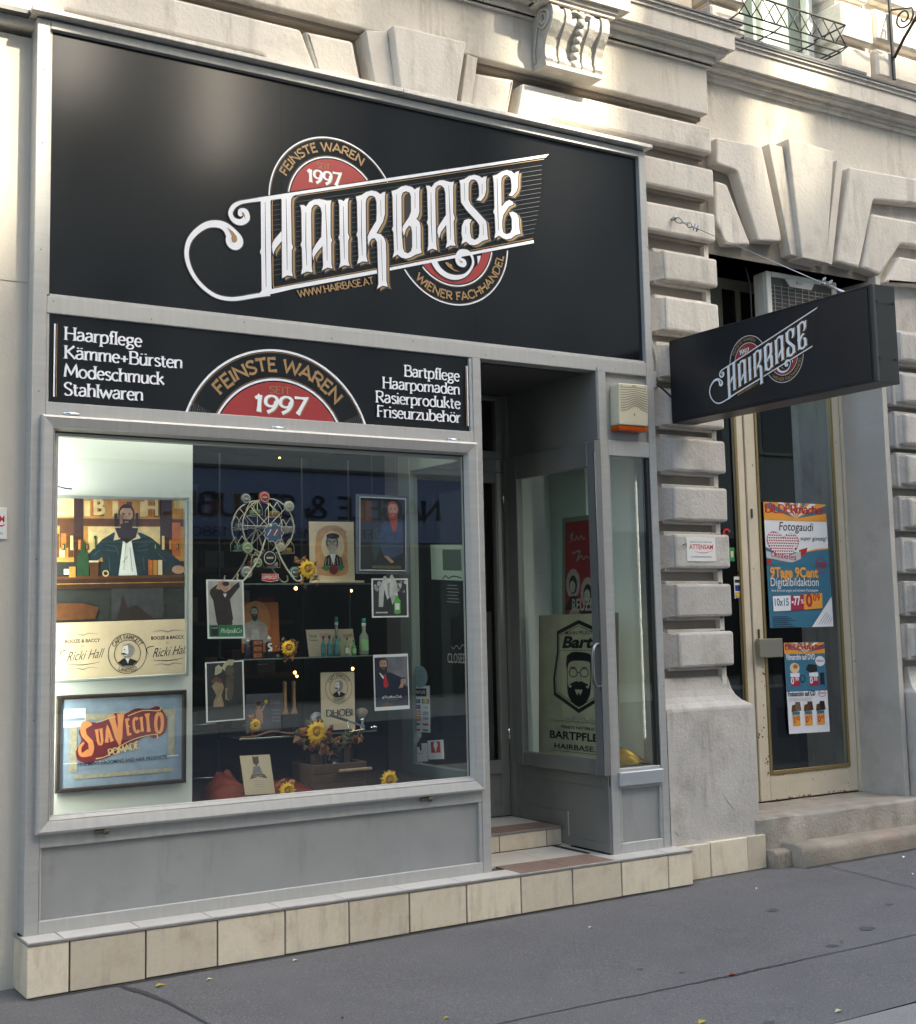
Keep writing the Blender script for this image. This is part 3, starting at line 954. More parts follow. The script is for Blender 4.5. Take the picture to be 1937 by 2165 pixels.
# ================================================================ LEFT NEIGHBOUR
lb = thing('neighbour_pier', 'smooth pale plaster pier at the left edge, beside the aluminium shop front', 'wall', (-1, .2, 0))
bx('wall', PLASTL, lb, -3.5, -.0, .10, .8, -.3, 2.86)
bx('wall', PLASTL, lb, -3.5, -.0, .10, .8, 2.866, 4.03)
bx('wall', PLASTL, lb, -3.5, -.0, .104, .79, 2.7, 3.0)
bx('ledge', ZINC, lb, -3.5, -.03, .0, .8, 4.10, 4.12)
bx('wall', PLAST, lb, -3.5, -.06, .16, .8, 4.03, 7.2)
sg = thing('company_plate', 'cut off white plate with a red letter on the left pier', 'sign', (-.25, .09, 2))
px1 = (-0.0756, 1.7547)[0]; pz1 = (-0.0779, 1.8325)[1]; pz0 = (-0.0755, 1.6917)[1]
bx('plate', PAPERW, sg, px1 - .19, px1, .092, .10, pz0, pz1, b=.002)
A = Art('Y', .092)
REDP = mat('red_print', (.55, .02, .03), .5)
A.text(REDP, 'ATTENSAM', px1 - .095, (pz0 + pz1) / 2 + .005, .03, 'c', .02, width=.165)
A.stroke(REDP, [(px1 - .08, pz0 + .065, .001), (px1 - .03, pz0 + .058, .004), (px1 - .008, pz0 + .066, .001)], 1, smooth=4)
A.text(INK, 'HAUSBETREUUNG', px1 - .095, pz0 + .02, .010, 'c', .0, width=.15)
A.build('print', sg)

# ================================================================ OPPOSITE SIDE OF THE STREET (seen in the reflections)
opp = thing('opposite_building', 'building across the street with dark blue sign band, seen mirrored in glass', 'building', (6, -13, 0))
OW = mat('opposite_plaster', (.50, .47, .41), .9, var=.1, scale=.6)
OB = mat('opposite_sign_blue', (.15, .175, .27), .6)
OD = mat('opposite_dark', (.03, .03, .032), .3)
OG = mat('opposite_pane', (.05, .06, .07), .05, 0, spec=.9)
OC = mat('opposite_cream', (.55, .50, .42), .9)
HT = 13.6
HT = 15.9
for x0, x1, h in ((-14, -4.2, 14.2), (-4.2, 3.1, HT), (3.1, 3.5, 15.4), (3.5, 4.5, 9.2), (4.5, 6.1, 15.4), (6.1, 6.9, 8.6), (6.9, 7.95, 15.45), (7.95, 13.5, HT), (13.5, 34, 16.8)):  # invented roof heights and gaps, shaping facade sunlight and sky reflections in the fascia
    bx('wall', OW, opp, x0, x1, -14, -13.2, -.4, h)
    bx('eaves', OC, opp, x0, x1, -13.2, -12.75, h - .35, h)
bx('sign_band', OB, opp, 3.4, 11.2, -13.2, -13.05, 2.62, 3.73)
bx('sign_edge', OD, opp, 3.4, 11.2, -13.2, -13.0, 3.73, 3.78)
bx('shop_window', OD, opp, -2.5, 11.2, -13.2, -13.1, .1, 2.55)
bx('shop_window', OD, opp, 12.0, 20, -13.2, -13.1, .1, 2.9)
bx('shop_window', OD, opp, -12.0, -3, -13.2, -13.1, .1, 2.9)
A = Art('Y', -13.045, origin=(0, 0), ea=(1, 0), sign=1, step=.002)
AL = Art('Y', -13.045, origin=(10.25, 3.0), ea=(-1, 0), eb=(0, 1), sign=1, step=.002)
OL = mat('opposite_letters', (.006, .007, .010), .6)
AL.ftext(OL, 'NAGELE & STRUBELL', 0, 0, .33, .2, width=5.2, flare=.5)
AL.ftext(OL, 'HOFPARFUMERIE SEIT 1880', .9, -.33, .14, .16, width=3.6)
AL.build('lettering', opp)
for r_ in range(3):
    for c_ in range(-6, 14):
        if c_ in (1, 2) and r_: continue
        if c_ == 3 and r_: continue
        xx = c_ * 2.1
        zz = 4.7 + r_ * 3.9
        o = bx('window', OC, opp, xx, xx + 1.1, -13.2, -13.12, zz, zz + 2.1)
        REFLECTOR = mat('opposite_reflector', (.78, .80, .78), .7)  # pale pane added to brighten reflections in the fascia
        bx('pane', REFLECTOR if (r_ == 1 and c_ in (1, 3, 8)) else OG, o, xx + .08, xx + 1.02, -13.12, -13.1, zz + .08, zz + 2.02)
for x0, x1, h in ((-14, -4.2, 2.0), (7.95, 9.05, 2.3), (9.5, 10.45, 2.4), (11.3, 12.6, 2.4), (12.6, 13.15, 1.1), (13.15, 20, 2.4), (-1.0, 1.2, 2.0)):  # added unseen roof blocks that break the sun into patches on the facade
    bx('sun_blocker', OW, opp, x0, x1, -13.9, -13.2, HT, HT + h)

for xx in range(3):
    pass

# ================================================================ TILED PLINTH
pl = thing('tiled_plinth', 'low step of beige tiles under the aluminium shop front', 'step', (1.8, 0, -.1))
XL, XR, YF, ZT = -.016, 3.671, -.131, -.010
V = []
mb = MB()
mb.add([(XL + .009, YF + .009, gz(XL) - .05), (XR - .009, YF + .009, gz(XR) - .05), (XR - .009, .45, -.3), (XL + .009, .2, -.3),
        (XL + .009, YF + .009, ZT - .009), (XR - .009, YF + .009, ZT - .009), (XR - .009, .45, ZT - .009), (XL + .009, .2, ZT - .009)],
       [(0, 1, 5, 4), (1, 2, 6, 5), (2, 3, 7, 6), (3, 0, 4, 7), (4, 5, 6, 7)])
mb.build('mortar_bed', MORTAR, pl)
xs = [XL] + [.160 + .3333 * i for i in range(11)] + [XR]
def ptile(x0, x1, y0, y1, z0, z1, m=TILE, b=.0025, parent=None, name='tile'):
    return bx(name, m, parent or pl, x0, x1, y0, y1, z0, z1, b=b)
for i in range(len(xs) - 1):
    a, b_ = xs[i] + (.004 if i else 0), xs[i + 1] - (.004 if i < len(xs) - 2 else 0)
    P = [(a, gz(a) + .006 + rnd.uniform(0, .004)), (b_, gz(b_) + .006 + rnd.uniform(0, .003)), (b_, ZT - .016 + rnd.uniform(-.001, .001)), (a, ZT - .016)]
    MB().prism(P, YF + rnd.uniform(-.001, .001), YF + .009, .0022).build('tile', TILE, pl)
P = [(YF + .012, gz(0) + .006), (.115, gz(0) + .006), (.115, ZT - .014), (YF + .012, ZT - .014)]
MB().prism(P, XL, XL + .009, .002, ax='X').build('tile', TILE, pl)
# metal edge strip and the narrow top tiles
STRIP = mat('edge_strip', (.36, .34, .33), .45, .5, var=.2, scale=20)
bx('edge_strip', STRIP, pl, XL - .003, XR + .003, YF - .004, YF + .006, ZT - .013, ZT + .001, b=.002)
bx('edge_strip', STRIP, pl, XL - .003, XL + .006, YF + .006, .11, ZT - .013, ZT + .001, b=.002)
xt = [XL] + [.135 + .3333 * i for i in range(7)] + [2.50]
for i in range(len(xt) - 1):
    ptile(xt[i] + .003, xt[i + 1] - .003, YF + .007, .01, ZT - .010, ZT + .002, TILEW, .001)
for a, b_ in ((3.12, 3.49), (3.497, XR - .004)):
    ptile(a + .003, b_ - .003, YF + .007, .01, ZT - .010, ZT + .002, TILEW, .001)
ptile(3.645, XR - .004, .012, .2, ZT - .010, ZT + .0, TILEW, .001)
for a, b_ in ((2.503, 2.80), (2.806, 3.117)):
    ptile(a, b_, YF + .007, .115, ZT - .010, ZT + .002, TILEB, .001)
for a, b_ in ((2.41, 2.50), (2.503, 2.836), (2.842, 3.16)):
    ptile(a, b_, .12, .45, ZT - .010, ZT + .001, TILEW, .001)
ptile(3.12, 3.196, .012, .45, ZT - .010, ZT + .001, TILEW, .001)
bx('mortar_bed', MORTAR, pl, 2.40, 3.2, .462, 1.4, -.1, .087)
for a, b_ in ((2.41, 2.756), (2.762, 3.088), (3.094, 3.196)):
    ptile(a, b_, .452, .462, ZT + .004, .084, TILE, .0015)
bx('edge_strip', STRIP, pl, 2.41, 3.196, .448, .456, .085, .098, b=.002)
for a, b_ in ((2.41, 2.756), (2.762, 3.196)):
    ptile(a, b_, .457, .66, .088, .0985, TILEB, .001)
    ptile(a, b_, .665, 1.3, .088, .098, TILEW, .001)

# ================================================================ SHOP FRONT
sf = thing('shop_front', 'grey aluminium shop front with display window and recessed doorway', 'shop front', (1.8, 0, 0))
def alu(x0, x1, y0, y1, z0, z1, name='frame', m=ALU, b=.0025, parent=None, **k):
    return bx(name, m, parent or sf, x0, x1, y0, y1, z0, z1, b=b, **k)
D = .20
alu(0, .060, 0, .105, -.009, 4.092, 'post')
alu(.060, .075, .018, .12, 2.80, 4.07, 'post')
alu(3.583, 3.635, 0, .15, -.009, 4.092, 'post')
alu(2.352, 2.405, 0, .09, -.009, 2.712, 'post')
alu(3.215, 3.272, 0, .09, -.009, 2.712, 'post')
alu(.061, 3.582, 0, .12, 4.052, 4.092, 'rail', ALUH)
alu(.061, 3.582, .001, .12, 2.712, 2.790, 'rail', ALUH)
alu(.075, 3.582, .012, .1, 2.790, 2.804, 'rail', ALUH)
alu(2.333, 2.351, .004, .09, 2.30, 2.711, 'post')
alu(.061, .074, .004, .09, 2.30, 2.711, 'post')
alu(.061, 2.351, 0.001, .09, 2.246, 2.306, 'rail', ALUH)
alu(.061, 2.351, 0.001, .09, .352, .414, 'rail', ALUH)
alu(.061, 2.351, 0.002, .09, -.009, .046, 'rail', ALUH)
alu(2.333, 2.351, .003, .09, .047, .351, 'post')
alu(.061, .071, .003, .09, .047, .351, 'post')
bx('panel', ALUP, sf, .07, 2.34, .020, .05, .04, .36)
for a, b_, z0, z1 in ((-.035, 1.92, 4.105, 4.128), (1.923, 3.66, 4.104, 4.127)):
    MB().box(a, b_, -.045, .16, z0, z1, b=.003).build('flashing', mat('white_flashing', (.70, .67, .62), .45, .2, var=.2, scale=7, stretch=(6, 1, 1)), sf)
alu(.0, 3.635, .012, .12, 4.0925, 4.104, 'flashing_gap', ALUD)
# little screw heads on the rails
for k, x in enumerate((.09, .55, 1.02, 1.5, 1.98, 2.44, 2.9, 3.35)):
    MB().lathe([(.0035, 0), (.0035, .0015)], (x, -.0015, 2.735 if k % 2 else 2.768), 8, axis='Y').build('screw', ALUD, sf)
for z in (.9, 1.6, 2.35, 3.0, 3.5, 3.85):
    MB().lathe([(.0035, 0), (.0035, .0015)], (3.625, -.0015, z), 8, axis='Y').build('screw', ALUD, sf)
    MB().lathe([(.0035, 0), (.0035, .0015)], (.03, -.0015, z), 8, axis='Y').build('screw', ALUD, sf)

# display window casing: mitred sloping profile round the pane
def casing(x0, x1, z0, z1, w_, y_out, y_in, name='casing', parent=None):
    X = [x0, x0 + .012, x0 + w_ * .72, x0 + w_]
    S = [(0, .0), (0, y_out), (.010, y_out - .004), (w_ * .70, y_out + .007), (w_ * .80, y_out + .010), (w_ * .82, y_out + .006), (w_, y_in), (w_, y_in + .03)]
    out = []
    for side in range(4):
        V, F = [], []
        for (d, y) in S:
            a = (x0 + d, z0 + d); b_ = (x1 - d, z0 + d); c = (x1 - d, z1 - d); e = (x0 + d, z1 - d)
            p, q = [(a, b_), (b_, c), (c, e), (e, a)][side]
            g = .0007
            V += [(p[0], y, p[1]), (q[0], y, q[1])]
        for i in range(len(S) - 1):
            F.append((2 * i, 2 * i + 1, 2 * i + 3, 2 * i + 2))
        out.append(MB().add(V, F).build(name, ALUH if side in (0, 2) else ALU, parent or sf))
    return out
casing(.039, 2.353, .414, 2.243, .068, -.030, .006)
for a_ in ((.044, 2.348, .416, .424), (.044, 2.348, 2.233, 2.241), (.044, .052, .424, 2.233), (2.340, 2.348, .424, 2.233)):
    bx('casing_joint', INK, sf, a_[0], a_[1], -.006, -.001, a_[2], a_[3])
GL1 = bx('pane', GLASS, sf, .100, 2.292, .014, .0145, .470, 2.180)
for (a, b_), (c, d) in (((.104, .108), (.475, 2.175)),):
    pass
SEAL = mat('rubber_seal', (.02, .02, .02), .6)
alu(.1005, 2.290, .008, .02, .478, .488, 'glazing_bead', ALUH)
alu(.1005, 2.290, .008, .02, 2.168, 2.176, 'glazing_bead', SEAL)
alu(.108, .124, .008, .022, .488, 2.168, 'glazing_bead', ALU)
alu(2.284, 2.290, .008, .02, .488, 2.168, 'glazing_bead', SEAL)
for (x, z) in ((.174, 2.2555), (1.194, 2.2535), (2.212, 2.2525)):
    MB().tube([(x - .037, -.012, z), (x + .037, -.012, z)], .0085, 10).build('hinge', CHROME, sf)
for (x, z) in ((.33, .400), (2.006, .398)):
    mb = MB(); mb.tube([(x - .03, -.012, z), (x + .012, -.014, z)], .009, 10); mb.lathe([(.013, -.016), (.016, -.008), (.012, 0)], (x + .018, -.010, z), 12, axis='Y')
    mb.build('lock', mat('old_brass', (.18, .16, .12), .4, .8, var=.3, scale=60), sf)

# right column: siren field, narrow window, sill, foot panel
alu(3.273, 3.582, .001, .09, 2.708 + .004, 2.711, 'rail', ALUH)
alu(3.273, 3.582, .001, .09, 2.225, 2.314, 'rail', ALUH)
bx('panel', ALUP, sf, 3.272, 3.583, .022, .04, 2.30, 2.715)
alu(3.273, 3.582, .004, .09, .432, .454, 'rail', ALUH)
alu(3.262, 3.584, -.022, .01, .359, .436, 'sill', mat('sill_aluminium', (.50, .52, .55), .4, .5, var=.08, scale=4), b=.004)
alu(3.273, 3.582, .001, .09, .340, .358, 'rail', ALUH)
alu(3.273, 3.290, .003, .09, .047, .339, 'post'); alu(3.568, 3.582, .003, .09, .047, .339, 'post')
alu(3.273, 3.582, .002, .09, -.009, .046, 'rail', ALUH)
bx('panel', ALUP, sf, 3.28, 3.575, .018, .04, .04, .35)
alu(3.273, 3.284, .003, .05, .455, 2.224, 'glazing_bead', ALU); alu(3.560, 3.582, .006, .05, .455, 2.224, 'glazing_bead', SEAL)
bx('pane', GLASS, sf, 3.284, 3.560, .020, .0205, .455, 2.224)
# recess: ceiling, left return glazing, right return with the casement
bx('ceiling', mat('recess_ceiling', (.09, .088, .083), .8), sf, 2.405, 3.2, .09, 1.3, 2.712, 2.74)
alu(2.345, 2.400, .09, .13, .0, 2.71, 'post')
alu(2.33, 2.385, .66, .78, .10, 2.71, 'post', mat('green_grey_frame', (.20, .235, .22), .5, .2))
alu(2.33, 2.385, .13, .66, .10, .50, 'panel', MATS['green_grey_frame'])
alu(2.33, 2.385, .13, .66, 2.16, 2.71, 'panel', MATS['green_grey_frame'])
alu(2.33, 2.385, .78, .95, .10, 2.71, 'panel', ALUD)
bx('pane', GLASSN, sf, 2.356, 2.3565, .13, .66, .50, 2.16)
# right return
SIDEM = mat('return_aluminium', (.25, .25, .245), .45, .45, var=.15, scale=3, fine=.03)
alu(3.200, 3.214, .001, .95, 2.31, 2.735, 'panel', mat('return_panel', (.24, .24, .235), .5, .3, var=.1, scale=3))
alu(3.196, 3.214, .09, .95, 2.26, 2.312, 'rail', SIDEM)
alu(3.200, 3.214, .005, .95, .0, .36, 'panel', SIDEM)
alu(3.194, 3.1995, .045, .85, .352, .42, 'rail', SIDEM)
alu(3.194, 3.1995, .0, .045, .0, .42, 'post', SIDEM); alu(3.194, 3.1995, .85, .95, .10, .42, 'post', SIDEM)
alu(3.194, 3.1995, .385, .85, .10, .187, 'rail', SIDEM)
alu(3.194, 3.1995, .045, .385, .0, .05, 'rail', SIDEM)
MB().box(3.196, 3.1995, .378, .388, .05, .188, b=.001).build('edge_trim', WHITE if False else ALUH, sf)
# casement door of the showcase
cs = [(-.03, .05), (.745, .855)]
cas = MB()
cas.box(3.150, 3.194, -.03, .048, .425, 2.300, b=.003)
cas.box(3.150, 3.194, .752, .855, .425, 2.300, b=.003)
cas.box(3.1505, 3.194, .048, .752, .425, .505, b=.003)
cas.box(3.1505, 3.194, .048, .752, 2.158, 2.300, b=.003)
case = cas.build('showcase_door', mat('showcase_frame', (.22, .22, .215), .45, .4, var=.12, scale=3, fine=.03), sf)
bx('pane', GLASSN, case, 3.170, 3.1705, .048, .752, .505, 2.158)
bx('edge_strip', CHROME, case, 3.146, 3.151, -.030, -.024, .43, 2.235)
for z in (2.054, .605):
    MB().tube([(3.15, .895, z - .035), (3.15, .895, z + .035)], .008, 10).build('hinge', CHROME, sf)
MB().tube(catmull([(3.15, -.01, 1.15), (3.11, -.03, 1.15), (3.075, -.05, 1.12), (3.07, -.05, 1.03), (3.075, -.05, .95), (3.11, -.03, .918), (3.15, -.01, .917)], 5), .010, 10).build('handle', mat('handle_steel', (.22, .22, .23), .3, .9), case)
# entrance door at the back of the recess
DM = mat('door_aluminium', (.30, .295, .28), .45, .4, var=.1, scale=3)
alu(3.192, 3.20, .90, .96, .10, 2.71, 'door_jamb', DM)
alu(2.40, 3.19, .955, 1.0, 2.225, 2.305, 'transom', DM)
tr = MB(); tr.box(3.145, 3.19, .95, 1.0, 2.306, 2.71, b=.003); tr.box(2.40, 3.145, .95, 1.0, 2.306, 2.356, b=.003); tr.box(2.40, 3.145, .95, 1.0, 2.68, 2.71, b=.003)
trw = tr.build('transom_window', DM, sf); bx('pane', GLASSN, trw, 2.40, 3.145, .975, .9755, 2.356, 2.68)
dr = MB(); dr.box(3.130, 3.188, .95, .995, .106, 2.222, b=.003); dr.box(2.45, 3.13, .951, .995, .36, .44, b=.003); dr.box(2.45, 3.13, .951, .995, .106, .16, b=.003)
dr.box(2.45, 3.13, .951, .995, 2.154, 2.222, b=.003); dr.box(2.40, 2.45, .95, .995, .106, 2.222, b=.003); dr.box(2.45, 3.13, .965, .985, .16, .36)
door = dr.build('door', DM, sf)
bx('pane', GLASSN, door, 2.45, 3.13, .972, .9725, .44, 2.154)
ds = MB(); 
for i in range(16):
    ds.box(2.95 + i * .011, 2.956 + i * .011, 1.02, 1.025, .44, 1.35)
ds.build('blind', mat('blind_grey', (.16, .15, .14), .7), door)

